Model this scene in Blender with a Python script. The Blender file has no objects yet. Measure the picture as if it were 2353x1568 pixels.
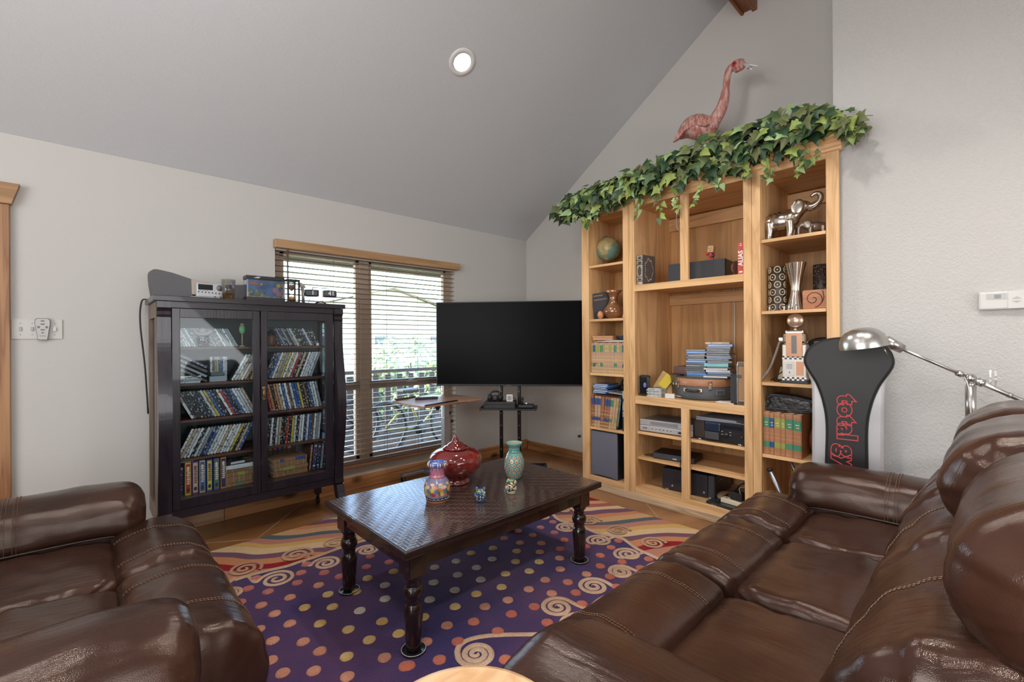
import bpy, bmesh, math, random
from mathutils import Vector, Matrix, noise
PI = math.pi
S = bpy.context.scene
COL = S.collection
random.seed(7)

# ---------------------------------------------------------------- camera
FPX = 1045.78                       # 16 mm lens on a 36 mm sensor, frame 2353 x 1568
H = 1.25
_y, _p, _r = (math.radians(a) for a in (46.71, 0.03, -0.339))
_f0 = Vector((math.cos(_y), math.sin(_y), 0)); _r0 = Vector((math.sin(_y), -math.cos(_y), 0)); _u0 = Vector((0, 0, 1))
FW = _f0*math.cos(_p) + _u0*math.sin(_p); _u1 = _u0*math.cos(_p) - _f0*math.sin(_p)
RT = _r0*math.cos(_r) + _u1*math.sin(_r); UP = _u1*math.cos(_r) - _r0*math.sin(_r)
CAM = Vector((0, 0, H))
cam = bpy.data.cameras.new('camera'); cam.lens = 16; cam.sensor_width = 36; cam.clip_start = .02; cam.clip_end = 400
co = bpy.data.objects.new('camera', cam); COL.objects.link(co); S.camera = co
mw = Matrix((RT, UP, -FW)).transposed().to_4x4(); mw.translation = CAM
co.matrix_world = mw
def P(px, py, **k):
    """world point where the sight line through a photograph pixel meets x=, y= or z="""
    d = FW + RT*((px-1176.5)/FPX) + UP*((784-py)/FPX)
    (ax, v), = k.items(); i = 'xyz'.index(ax)
    return CAM + d*((v-CAM[i])/d[i])

# ---------------------------------------------------------------- light, world, exposure
S.view_settings.view_transform = 'Standard'; S.view_settings.look = 'None'
S.view_settings.gamma = 1; S.view_settings.exposure = 0.38; S.view_settings.use_curve_mapping = False
try:
    S.cycles.use_denoising = True; S.cycles.max_bounces = 8; S.cycles.diffuse_bounces = 4; S.cycles.glossy_bounces = 4
    S.cycles.transparent_max_bounces = 24; S.cycles.sample_clamp_indirect = 6; S.cycles.caustics_reflective = False; S.cycles.caustics_refractive = False
except Exception: pass
W = bpy.data.worlds.new('sky'); S.world = W; W.use_nodes = True
nt = W.node_tree; bg = nt.nodes['Background']
sky = nt.nodes.new('ShaderNodeTexSky'); sky.sky_type = 'NISHITA'; sky.sun_disc = False
sky.sun_elevation = math.radians(38); sky.sun_rotation = math.radians(-70); sky.air_density = 1.0; sky.dust_density = 1.2; sky.ozone_density = 1.2
nt.links.new(sky.outputs[0], bg.inputs[0]); bg.inputs[1].default_value = 2.3

def light(name, kind, loc, to, power, color=(1, 1, 1), size=1, size_y=None, spot=None, blend=.5):
    l = bpy.data.lights.new(name, kind); l.energy = power; l.color = color
    if kind == 'AREA':
        l.size = size
        if size_y: l.shape = 'RECTANGLE'; l.size_y = size_y
    elif kind == 'SUN': l.angle = size
    else: l.shadow_soft_size = size
    if spot: l.spot_size = spot; l.spot_blend = blend
    o = bpy.data.objects.new(name, l); COL.objects.link(o); o.location = loc
    o.rotation_euler = (Vector(to)-Vector(loc)).to_track_quat('-Z', 'Y').to_euler()
    return o
light('sun', 'SUN', (-8, 6, 7), (-8+.93, 6-.17, 7-.42), 5.0, (1, .9, .72), math.radians(.6))
# soft fill added behind the camera, aimed to brighten ceiling and bookcase
light('rear_fill', 'AREA', (0.6, -3.3, 1.55), (1.6, 2.5, 2.5), 84, (.98, .99, 1), 3.6, 1.9)
light('side_fill', 'AREA', (-3.0, .6, 1.6), (3, 1.5, 1.5), 102, (.985, .99, 1), 3.4, 1.9)

# ---------------------------------------------------------------- materials
MATS = {}
def _nodes(name):
    m = bpy.data.materials.new(name); m.use_nodes = True
    return m, m.node_tree, m.node_tree.nodes['Principled BSDF']
def N(t, kind, **k):
    n = t.nodes.new(kind)
    for a, v in k.items():
        if a.startswith('i_'):
            n.inputs[a[2:].replace('_', ' ')].default_value = v
        else: setattr(n, a, v)
    return n
def ramp(t, fac, stops, interp='LINEAR'):
    r = t.nodes.new('ShaderNodeValToRGB'); r.color_ramp.interpolation = interp
    e = r.color_ramp.elements
    while len(e) < len(stops): e.new(.5)
    for el, (p, c) in zip(e, stops):
        el.position = p; el.color = (*c, 1) if len(c) == 3 else c
    t.links.new(fac, r.inputs[0]); return r.outputs[0]
def coords(t, scale=(1, 1, 1), rot=(0, 0, 0), world=False):
    tc = t.nodes.new('ShaderNodeTexCoord'); mp = t.nodes.new('ShaderNodeMapping')
    mp.inputs['Scale'].default_value = scale; mp.inputs['Rotation'].default_value = rot
    if world:
        g = t.nodes.new('ShaderNodeNewGeometry'); t.links.new(g.outputs['Position'], mp.inputs[0])
    else: t.links.new(tc.outputs['Object'], mp.inputs[0])
    return mp.outputs[0]
def bump(t, b, h, strength, dist=.01):
    n = N(t, 'ShaderNodeBump'); n.inputs['Strength'].default_value = strength; n.inputs['Distance'].default_value = dist
    t.links.new(h, n.inputs['Height']); t.links.new(n.outputs[0], b.inputs['Normal'])
def sc(c, k): return tuple(min(1, x*k) for x in c)
def mat(name, c, rough=.5, metal=0, var=0, vs=8, bmp=0, bs=60, spec=.5, coat=0, emit=0, world=False):
    if name in MATS: return MATS[name]
    m, t, b = _nodes(name)
    b.inputs['Base Color'].default_value = (*c, 1); b.inputs['Roughness'].default_value = rough; b.inputs['Metallic'].default_value = metal
    b.inputs['Specular IOR Level'].default_value = spec; b.inputs['Coat Weight'].default_value = coat; b.inputs['Coat Roughness'].default_value = .08
    if emit: b.inputs['Emission Color'].default_value = (*c, 1); b.inputs['Emission Strength'].default_value = emit
    if var or bmp: v = coords(t, world=world)
    if var:
        n = N(t, 'ShaderNodeTexNoise', i_Scale=vs, i_Detail=4.0); t.links.new(v, n.inputs['Vector'])
        t.links.new(ramp(t, n.outputs[0], [(.3, sc(c, 1-var)), (.7, sc(c, 1+var))]), b.inputs['Base Color'])
    if bmp:
        n = N(t, 'ShaderNodeTexNoise', i_Scale=bs, i_Detail=3.0); t.links.new(v, n.inputs['Vector']); bump(t, b, n.outputs[0], bmp)
    MATS[name] = m; return m
def wood(name, c1, c2, axis='z', s=1.0, rough=.45, knots=0, coat=0, contrast=1):
    if name in MATS: return MATS[name]
    m, t, b = _nodes(name)
    k = [9*s, 9*s, 9*s]; k['xyz'.index(axis)] = .7*s
    v = coords(t, k)
    n = N(t, 'ShaderNodeTexNoise', i_Scale=1.0, i_Detail=3.0, i_Distortion=1.2); t.links.new(v, n.inputs['Vector'])
    k2 = [90*s, 90*s, 90*s]; k2['xyz'.index(axis)] = 3*s
    v2 = coords(t, k2); n2 = N(t, 'ShaderNodeTexNoise', i_Scale=1.0, i_Detail=2.0); t.links.new(v2, n2.inputs['Vector'])
    w = N(t, 'ShaderNodeMath', operation='MULTIPLY_ADD'); t.links.new(n.outputs[0], w.inputs[0]); w.inputs[1].default_value = 7*contrast
    t.links.new(n2.outputs[0], w.inputs[2])
    fr = N(t, 'ShaderNodeMath', operation='PINGPONG'); t.links.new(w.outputs[0], fr.inputs[0]); fr.inputs[1].default_value = 1
    col = ramp(t, fr.outputs[0], [(0, c2), (.45, c1), (1, sc(c1, 1.12))])
    if knots:
        kk = [5, 5, 5]; kk['xyz'.index(axis)] = 3.2
        vk = coords(t, kk, world=True); vo = N(t, 'ShaderNodeTexVoronoi', i_Scale=1.0); t.links.new(vk, vo.inputs['Vector'])
        mk = ramp(t, vo.outputs['Distance'], [(.10, (0, 0, 0)), (.24, (1, 1, 1))])
        mx = N(t, 'ShaderNodeMix', data_type='RGBA'); t.links.new(mk, mx.inputs[0])
        mx.inputs[6].default_value = (*sc(c2, .18), 1); t.links.new(col, mx.inputs[7]); col = mx.outputs[2]
    t.links.new(col, b.inputs['Base Color']); b.inputs['Roughness'].default_value = rough; b.inputs['Coat Weight'].default_value = coat
    bump(t, b, n2.outputs[0], .12, .004)
    MATS[name] = m; return m
def glass(name, tint=(1, 1, 1), gloss=.06, rough=.02, fk=.8):
    if name in MATS: return MATS[name]
    m = bpy.data.materials.new(name); m.use_nodes = True; t = m.node_tree; t.nodes.clear()
    o = t.nodes.new('ShaderNodeOutputMaterial'); mx = t.nodes.new('ShaderNodeMixShader')
    tp = t.nodes.new('ShaderNodeBsdfTransparent'); tp.inputs[0].default_value = (*tint, 1)
    gl = t.nodes.new('ShaderNodeBsdfGlossy'); gl.inputs['Roughness'].default_value = rough
    fr = t.nodes.new('ShaderNodeLayerWeight'); fr.inputs[0].default_value = .35
    ad = N(t, 'ShaderNodeMath', operation='MULTIPLY_ADD'); t.links.new(fr.outputs['Fresnel'], ad.inputs[0]); ad.inputs[1].default_value = fk; ad.inputs[2].default_value = gloss
    ad.use_clamp = True
    t.links.new(ad.outputs[0], mx.inputs[0]); t.links.new(tp.outputs[0], mx.inputs[1]); t.links.new(gl.outputs[0], mx.inputs[2]); t.links.new(mx.outputs[0], o.inputs[0])
    MATS[name] = m; return m
def leather():
    m, t, b = _nodes('brown_leather')
    v = coords(t)
    n = N(t, 'ShaderNodeTexNoise', i_Scale=3.0, i_Detail=4.0); t.links.new(v, n.inputs['Vector'])
    t.links.new(ramp(t, n.outputs[0], [(.3, (.029, .0118, .0076)), (.7, (.061, .0265, .0168))]), b.inputs['Base Color'])
    n2 = N(t, 'ShaderNodeTexNoise', i_Scale=5.0, i_Detail=5.0); t.links.new(v, n2.inputs['Vector'])
    rr = N(t, 'ShaderNodeMapRange'); t.links.new(n2.outputs[0], rr.inputs[0]); rr.inputs[3].default_value = .11; rr.inputs[4].default_value = .27
    t.links.new(rr.outputs[0], b.inputs['Roughness'])
    b.inputs['Specular IOR Level'].default_value = .5; b.inputs['Specular Tint'].default_value = (1, .84, .76, 1)
    g = N(t, 'ShaderNodeTexVoronoi', i_Scale=620.0); t.links.new(v, g.inputs['Vector'])
    v3 = coords(t, (34, 5, 5)); w = N(t, 'ShaderNodeTexNoise', i_Scale=1.0, i_Detail=3.0, i_Distortion=1.6); t.links.new(v3, w.inputs['Vector'])
    a = N(t, 'ShaderNodeMath', operation='MULTIPLY_ADD'); t.links.new(w.outputs[0], a.inputs[0]); a.inputs[1].default_value = 2.8; gs = N(t, 'ShaderNodeMath', operation='MULTIPLY'); t.links.new(g.outputs['Distance'], gs.inputs[0]); gs.inputs[1].default_value = .3; t.links.new(gs.outputs[0], a.inputs[2])
    bump(t, b, a.outputs[0], .17, .004)
    MATS['leather'] = m; return m
def wallmat(name, c, strength, scale):
    m, t, b = _nodes(name)
    v = coords(t, world=True)
    b.inputs['Base Color'].default_value = (*c, 1); b.inputs['Roughness'].default_value = .85; b.inputs['Specular IOR Level'].default_value = .25
    n = N(t, 'ShaderNodeTexNoise', i_Scale=scale, i_Detail=3.0, i_Distortion=1.5); t.links.new(v, n.inputs['Vector'])
    r = ramp(t, n.outputs[0], [(.42, (0, 0, 0)), (.56, (1, 1, 1))])
    bump(t, b, r, strength, .006)
    MATS[name] = m; return m
# ---------------------------------------------------------------- mesh building
class MB:
    def __init__(s): s.v = []; s.f = []; s.mi = []; s.sm = []; s.X = Matrix()
    def add(s, vs, fs, m=0, smooth=False):
        o = len(s.v); s.v += [s.X @ Vector(a) for a in vs]
        for f in fs: s.f.append([i+o for i in f]); s.mi.append(m); s.sm.append(smooth)
        return s
    def box(s, lo, hi, m=0, bev=0, seg=2, rot=None):
        lo = Vector(lo); hi = Vector(hi); c = (lo+hi)/2; d = hi-lo
        if bev:
            bm = bmesh.new(); bmesh.ops.create_cube(bm, size=1)
            for q in bm.verts: q.co = Vector((q.co.x*d.x, q.co.y*d.y, q.co.z*d.z))
            bmesh.ops.bevel(bm, geom=list(bm.edges), offset=min(bev, min(d)*.49), segments=seg, profile=.5, affect='EDGES')
            bm.verts.index_update()
            vs = [q.co.copy() for q in bm.verts]; fs = [[q.index for q in f.verts] for f in bm.faces]; bm.free()
        else:
            vs = [Vector((x*d.x/2, y*d.y/2, z*d.z/2)) for x in (-1, 1) for y in (-1, 1) for z in (-1, 1)]
            fs = [(0, 1, 3, 2), (4, 6, 7, 5), (0, 4, 5, 1), (2, 3, 7, 6), (0, 2, 6, 4), (1, 5, 7, 3)]
        if rot is not None: vs = [rot @ q for q in vs]
        return s.add([q+c for q in vs], fs, m, False)
    def lathe(s, prof, n=24, c=(0, 0, 0), m=0, M=None, sy=1, smooth=True):
        vs = []; fs = []; c = Vector(c)
        for r, z in prof:
            for i in range(n):
                a = 2*PI*i/n; q = Vector((r*math.cos(a), r*math.sin(a)*sy, z)); vs.append((M @ q if M is not None else q)+c)
        k = len(prof)
        for j in range(k-1):
            for i in range(n): fs.append((j*n+i, j*n+(i+1) % n, (j+1)*n+(i+1) % n, (j+1)*n+i))
        s.add(vs, fs, m, smooth)
        caps = []
        op = abs(prof[0][0]-prof[-1][0])+abs(prof[0][1]-prof[-1][1]) > .015
        if op and prof[0][0] > 1e-5: caps.append(list(range(n))[::-1])
        if op and prof[-1][0] > 1e-5: caps.append([(k-1)*n+i for i in range(n)])
        if caps:
            o = len(s.v)-len(vs)
            for cp in caps: s.f.append([o+i for i in cp]); s.mi.append(m); s.sm.append(False)
        return s
    def tube(s, pts, r, n=8, m=0, closed=False, flat=None, smooth=True):
        pts = [Vector(p) for p in pts]; k = len(pts); rs = r if isinstance(r, (list, tuple)) else [r]*k
        vs = []; fs = []; ref = None
        for i, p in enumerate(pts):
            a = pts[(i-1) % k] if (closed or i) else pts[0]; b = pts[(i+1) % k] if (closed or i < k-1) else pts[-1]
            t = (b-a).normalized() if (b-a).length > 1e-9 else Vector((0, 0, 1))
            if ref is None: ref = Vector((0, 0, 1)) if abs(t.z) < .9 else Vector((1, 0, 0))
            u = ref - t*ref.dot(t); u = u.normalized() if u.length > 1e-6 else t.orthogonal().normalized()
            ref = u; w = t.cross(u); fl = flat or 1
            for j in range(n):
                an = 2*PI*j/n; vs.append(p + u*(rs[i]*fl*math.cos(an)) + w*(rs[i]*math.sin(an)))
        e = k if closed else k-1
        for i in range(e):
            for j in range(n): fs.append((i*n+j, i*n+(j+1) % n, ((i+1) % k)*n+(j+1) % n, ((i+1) % k)*n+j))
        if not closed: fs.append(list(range(n))[::-1]); fs.append([(k-1)*n+j for j in range(n)])
        return s.add(vs, fs, m, smooth)
    def cyl(s, a, b, r, r2=None, n=16, m=0, smooth=True): return s.tube([a, b], [r, r if r2 is None else r2], n, m, smooth=smooth)
    def ball(s, c, r, n=16, m=0, rot=None):
        r = (r, r, r) if not isinstance(r, (tuple, list)) else r; c = Vector(c); vs = []; fs = []; h = max(6, n//2)
        for j in range(h+1):
            t = PI*j/h
            for i in range(n):
                a = 2*PI*i/n; q = Vector((r[0]*math.sin(t)*math.cos(a), r[1]*math.sin(t)*math.sin(a), r[2]*math.cos(t)))
                vs.append((rot @ q if rot is not None else q)+c)
        for j in range(h):
            for i in range(n): fs.append((j*n+i, (j+1)*n+i, (j+1)*n+(i+1) % n, j*n+(i+1) % n))
        return s.add(vs, fs, m, True)
    def prism(s, poly, d0, d1, fr=None, m=0, smooth=False):
        """closed outline (a, b) pushed from d0 to d1; fr maps (a, b, d) to a point"""
        fr = fr or (lambda a, b, d: (a, b, d)); n = len(poly)
        vs = [fr(a, b, d0) for a, b in poly]+[fr(a, b, d1) for a, b in poly]
        s.add(vs, [(i, (i+1) % n, n+(i+1) % n, n+i) for i in range(n)], m, smooth)
        o = len(s.v)-2*n
        for cp in ([o+i for i in range(n)][::-1], [o+n+i for i in range(n)]): s.f.append(cp); s.mi.append(m); s.sm.append(False)
        return s
    def mesh(s, name, mats, off=None):
        me = bpy.data.meshes.new(name)
        vs = [v-off for v in s.v] if off is not None else s.v
        me.from_pydata([tuple(v) for v in vs], [], s.f)
        for mm in (mats if isinstance(mats, (list, tuple)) else [mats]): me.materials.append(mm)
        me.polygons.foreach_set('material_index', s.mi); me.polygons.foreach_set('use_smooth', s.sm)
        bm = bmesh.new(); bm.from_mesh(me)
        bmesh.ops.remove_doubles(bm, verts=bm.verts, dist=1e-6); bmesh.ops.recalc_face_normals(bm, faces=bm.faces)
        bm.to_mesh(me); bm.free()
        return me
    def obj(s, name, mats, parent=None, world=False):
        """parent given: vertices are in the parent's own space, or in world space when world=True"""
        off = None; q = parent
        if world and parent:
            off = Vector()
            while q: off += q.location; q = q.parent
        elif world: off = Vector()
        o = bpy.data.objects.new(name, s.mesh(name, mats, off)); COL.objects.link(o)
        if parent: o.parent = parent
        return o
def link(name, me, parent=None, loc=(0, 0, 0), rot=(0, 0, 0)):
    o = bpy.data.objects.new(name, me); COL.objects.link(o); o.location = loc; o.rotation_euler = rot
    if parent: o.parent = parent
    return o
LABELS = {}
def tag(o, label, cat, group=None, kind=None):
    o['label'] = label; o['category'] = cat
    if group: o['group'] = group
    if kind: o['kind'] = kind
    LABELS.setdefault(label, []).append(o.name)
    return o
def thing(name, label, cat, loc=(0, 0, 0), rz=0, group=None):
    o = bpy.data.objects.new(name, None); COL.objects.link(o); o.location = loc; o.rotation_euler = (0, 0, rz)
    o.empty_display_size = .05
    return tag(o, label, cat, group)
def solo(name, mb, mats, label, cat, loc=None, rz=0, group=None):
    """a thing that is one mesh; built in world space with its origin moved to loc"""
    if loc is None:
        c = Vector((sum(v.x for v in mb.v)/len(mb.v), sum(v.y for v in mb.v)/len(mb.v), min(v.z for v in mb.v)))
        me = mb.mesh(name, mats, c); loc = c
    else: me = mb.mesh(name, mats)
    return tag(link(name, me, None, loc, (0, 0, rz)), label, cat, group)
def struct(name, mb, mats, parent=None):
    o = mb.obj(name, mats, parent)
    if not parent: o['kind'] = 'structure'
    return o
def fuse(o, vox, smooth=2):
    m = o.modifiers.new('r', 'REMESH'); m.mode = 'VOXEL'; m.voxel_size = vox; m.use_smooth_shade = True
    m = o.modifiers.new('s', 'SMOOTH'); m.iterations = smooth; m.factor = .5
    return o
def text(name, body, size, loc, mtx, m, parent=None, ext=.0004, outline=0, offset=0, align='CENTER', sx=1):
    """flat print: mtx = 3x3 whose columns are reading direction, letter-up direction, facing direction"""
    c = bpy.data.curves.new(name, 'FONT'); c.body = body; c.size = size; c.align_x = align; c.align_y = 'CENTER'; c.extrude = ext; c.offset = offset
    if outline: c.fill_mode = 'NONE'; c.bevel_depth = outline; c.extrude = 0
    c.materials.append(m); o = bpy.data.objects.new(name, c); COL.objects.link(o)
    me = bpy.data.meshes.new_from_object(o); bpy.data.objects.remove(o); o = bpy.data.objects.new(name, me); COL.objects.link(o)
    M4 = mtx.to_4x4() @ Matrix.Diagonal((sx, 1, 1, 1)); M4.translation = Vector(loc)
    if parent:
        o.parent = parent
        pm = parent.matrix_basis.copy(); q = parent.parent
        while q: pm = q.matrix_basis @ pm; q = q.parent
        M4 = pm.inverted() @ M4
    o.matrix_basis = M4; return o
def spline(pts, n, closed=False):
    """Catmull-Rom through the points"""
    pts = [Vector(p) for p in pts]; k = len(pts); out = []
    segs = k if closed else k-1
    for j in range(n):
        u = j/n*segs if closed else j/(n-1)*segs
        i = min(int(u), segs-1); f = u-i
        g = (lambda q: pts[q % k]) if closed else (lambda q: pts[max(0, min(k-1, q))])
        a, b, c, d = g(i-1), g(i), g(i+1), g(i+2)
        out.append(.5*((2*b)+(c-a)*f+(2*a-5*b+4*c-d)*f*f+(3*b-a-3*c+d)*f**3))
    return out
ORD = ['first', 'second', 'third', 'fourth', 'fifth', 'sixth', 'seventh', 'eighth', 'ninth', 'tenth', 'eleventh', 'twelfth', 'thirteenth', 'fourteenth', 'fifteenth',
       'sixteenth', 'seventeenth', 'eighteenth', 'nineteenth', 'twentieth'] + ['twenty-'+q for q in 'first second third fourth fifth sixth seventh eighth ninth'.split()] + ['thirtieth']+['thirty-'+q for q in 'first second third fourth fifth sixth'.split()]
# ================================================================ THE SETTING
XB, YW, XF, XR = 3.76, 3.74, 3.14, 3.19      # book wall, window wall, bookcase front, thermostat wall
YE, ZC, YRIDGE = .642, 2.415, 1.295
SLOPE = .673; ZR = ZC+SLOPE*(YW-YRIDGE)
XL, YB = -3.2, -3.5
WX0, WX1, WZ0, WZ1 = 1.06, 2.735, .117, 2.0
wm_l = wallmat('warm_white_plaster', (.58, .57, .545), .10, 55)
wm_b = wallmat('warm_white_plaster_end', (.60, .58, .55), .10, 55)
wm_r = wallmat('white_knockdown_plaster', (.53, .523, .51), .34, 42)
cm = wallmat('grey_white_ceiling', (.60, .625, .65), .16, 60)
b = MB()
for lo, hi in (((XL, YW, 0), (WX0, YW+.14, ZC)), ((WX1, YW, 0), (XB+.1, YW+.14, ZC)), ((WX0, YW, 0), (WX1, YW+.14, WZ0)), ((WX0, YW, WZ1), (WX1, YW+.14, ZC))): b.box(lo, hi)
struct('wall_left', b, wm_l)
b = MB(); b.prism([(YW+.14, 0), (YW+.14, ZC), (YW, ZC), (YRIDGE, ZR), (YE-.05, ZR-SLOPE*(YRIDGE-YE+.05)), (YE-.05, 0)], XB, XB+.1, lambda a, c, d: (d, a, c)); struct('wall_back', b, wm_b)
b = MB(); b.prism([(YE, 0), (YE, ZR-SLOPE*(YRIDGE-YE)), (-1.15, ZC), (YB, ZC), (YB, 0)], XR, XB, lambda a, c, d: (d, a, c)); struct('wall_right', b, wm_r)
b = MB()
for y0, z0, y1, z1 in ((YW+.14, ZC-SLOPE*.14, YRIDGE, ZR), (YRIDGE, ZR, -1.15, ZC), (-1.15, ZC, YB, ZC)):
    b.add([(XL, y0, z0), (XB+.1, y0, z0), (XB+.1, y1, z1), (XL, y1, z1), (XL, y0, z0+.1), (XB+.1, y0, z0+.1), (XB+.1, y1, z1+.1), (XL, y1, z1+.1)], [(0, 1, 2, 3), (4, 5, 6, 7), (0, 1, 5, 4), (1, 2, 6, 5), (2, 3, 7, 6), (3, 0, 4, 7)])
struct('ceiling', b, cm)
b = MB().box((XL, YB-.1, 0), (XB, YB, ZC+.05)); struct('wall_rear', b, wm_l)
b = MB(); b.prism([(YW+.14, 0), (YW+.14, ZC), (YRIDGE, ZR), (-1.15, ZC), (YB, ZC), (YB, 0)], XL-.1, XL, lambda a, c, d: (d, a, c)); struct('wall_side', b, wm_l)
def floormat():
    m, t, b = _nodes('stained_concrete')
    v = coords(t, (1.2, 1.2, 1), world=True)
    n = N(t, 'ShaderNodeTexNoise', i_Scale=1.4, i_Detail=6.0, i_Distortion=.6); t.links.new(v, n.inputs['Vector'])
    t.links.new(ramp(t, n.outputs[0], [(.28, (.14, .052, .018)), (.45, (.26, .11, .038)), (.6, (.36, .17, .065)), (.75, (.44, .23, .10))]), b.inputs['Base Color'])
    b.inputs['Roughness'].default_value = .28; b.inputs['Coat Weight'].default_value = .35; b.inputs['Coat Roughness'].default_value = .12
    bump(t, b, n.outputs[0], .08); return m
fl = struct('floor', MB().box((XL, YB, -.1), (XB+.1, YW+.14, 0)), floormat())
sm_ = mat('scored_line', (.50, .33, .2), .5)
def score(a, c, w=.005):
    a = Vector((*a, 0)); c = Vector((*c, 0)); d = (c-a).normalized(); q = Vector((-d.y, d.x, 0))*w/2; h = Vector((0, 0, .0012))
    MB().add([a-q, a+q, c+q, c-q, a-q+h, a+q+h, c+q+h, c-q+h], [(4, 5, 6, 7), (0, 1, 5, 4), (1, 2, 6, 5), (2, 3, 7, 6), (3, 0, 4, 7)]).obj('score_line', sm_, fl)
for a, c in (((.05, 4.25-.55), (1.6, 2.73)), ((1.262, 3.73), (.60, 3.01)), ((3.14, 1.841), (2.6, 1.28)), ((3.745, 3.095), (3.0, 2.335)), ((3.6, 3.215), (3.2, 2.92)), ((2.35, 3.72), (3.45, 2.62))): score(a, c)
pine_x = wood('knotty_pine_x', (.50, .25, .105), (.34, .15, .055), 'x', .8, .4, knots=1)
pine_y = wood('knotty_pine_y', (.42, .21, .085), (.27, .115, .04), 'y', .8, .4, knots=1)
pine_z = wood('knotty_pine_z', (.40, .215, .10), (.27, .12, .05), 'z', .8, .45, knots=1)
def board(name, lo, hi, m, bev=.004): return struct(name, MB().box(lo, hi, bev=bev), m)
bl = board('baseboard_left', (.72, YW-.018, 0), (XB-.02, YW, .113), pine_x)
bl2 = board('baseboard_left', (.05, YW-.020, 0), (.716, YW, .113), wood('worn_pine_x', (.46, .30, .18), (.33, .19, .10), 'x', .8, .5, knots=1))
board('baseboard_back', (XB-.018, 2.46, 0), (XB, YW-.018, .098), pine_y)
board('baseboard_right', (XR-.016, YB, 0), (XR, .55, .11), pine_y)
# door trim at the left edge
b = MB(); b.prism([(-.74, 2.02), (-.74, 2.135), (-.253, 2.135), (-.285, 2.02)], YW-.045, YW, lambda a, c, d: (a, d, c)); t1 = struct('trim_1', b, wood('pine_header', (.40, .23, .10), (.29, .15, .06), 'x', .8))
b = MB().box((-.415, YW-.03, 0), (-.292, YW, 2.02), bev=.004); struct('trim_2', b, pine_z)
struct('door_1', MB().box((-1.2, YW-.012, 0), (-.42, YW, 2.0)), pine_z)
# ridge beam
b = MB().box((XL, 1.27, 3.80), (XB, 1.335, 4.0)); b.box((XL, 1.236, 3.775), (XB, 1.268, 4.0)); b.box((XL, 1.332, 3.785), (XB, 1.352, 4.0))
struct('beam', b, wood('redwood_beam', (.30, .10, .03), (.17, .05, .015), 'x', .8, .45, knots=1))

# window: outer frame, mullion, meeting rail, panes
fm = mat('taupe_window_frame', (.42, .34, .27), .5)
wn = thing('window_1', 'x', 'x', (WX0, YW, WZ0)); wn['kind'] = 'structure'; LABELS.pop('x'); del wn['label'], wn['category']
y0, y1 = YW+.07, YW+.13; MX0, MX1 = 1.755, 1.845; MZ = .87
b = MB()
for lo, hi in (((WX0, y0, WZ0), (WX0+.055, y1, WZ1)), ((WX1-.06, y0, WZ0), (WX1, y1, WZ1)), ((WX0, y0, WZ0), (WX1, y1, WZ0+.10)), ((WX0, y0, WZ1-.04), (WX1, y1, WZ1))): b.box(lo, hi, bev=.004)
b.obj('window_frame', fm, wn, True)
MB().box((MX0, y0-.012, WZ0+.1), (MX1, y1, WZ1-.04), bev=.006).obj('mullion', fm, wn, True)
for x0, x1 in ((WX0+.055, MX0), (MX1, WX1-.06)):
    MB().box((x0, y0-.006, MZ-.035), (x1, y1-.01, MZ+.035), bev=.004).obj('meeting_rail', mat('grey_rail', (.25, .21, .185), .45), wn, True)
    b = MB(); b.box((x0, y0+.005, WZ0+.1), (x1, y1-.01, WZ0+.145), bev=.003); b.box((x0, y0+.005, WZ0+.1), (x0+.03, y1-.01, MZ)); b.box((x1-.03, y0+.005, WZ0+.1), (x1, y1-.01, MZ)); b.obj('sash', fm, wn, True)
    b = MB(); b.box((x0, y0+.005, MZ), (x0+.028, y1-.01, WZ1-.04)); b.box((x1-.028, y0+.005, MZ), (x1, y1-.01, WZ1-.04)); b.box((x0, y0+.005, WZ1-.075), (x1, y1-.01, WZ1-.04)); b.obj('sash', fm, wn, True)
    for z0, z1 in ((WZ0+.14, MZ-.03), (MZ+.03, WZ1-.07)): MB().box((x0+.02, y0+.03, z0), (x1-.02, y0+.034, z1)).obj('pane', glass('window_glass', (.97, .99, 1), .03), wn, True)
    b = MB(); xc = (x0+x1)/2; b.box((xc-.06, y0-.03, MZ+.0), (xc+.06, y0-.004, MZ+.018), bev=.006); b.cyl((xc-.03, y0-.02, MZ+.02), (xc+.05, y0-.03, MZ+.035), .006, n=8); b.obj('crank_handle', mat('pale_crank', (.5, .48, .45), .4), wn, True)
MB().box((WX0-.01, YW-.01, WZ0-.018), (WX1+.01, y0+.02, WZ0+.004), bev=.004).obj('sill', mat('cream_sill', (.62, .55, .46), .45), wn, True)

# ================================================================ OUTSIDE
gm = mat('deck_boards', (.035, .029, .023), .9, spec=.05, var=.25, vs=5)
b = MB().box((-6, YW+.16, -.35), (16, 8.2, -.15)); struct('deck_floor', b, gm)
b = MB().box((-30, 8.2, -1.2), (60, 60, -1.0)); struct('ground', b, mat('dry_grass_ground', (.22, .22, .10), .9, var=.3, vs=2))
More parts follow.
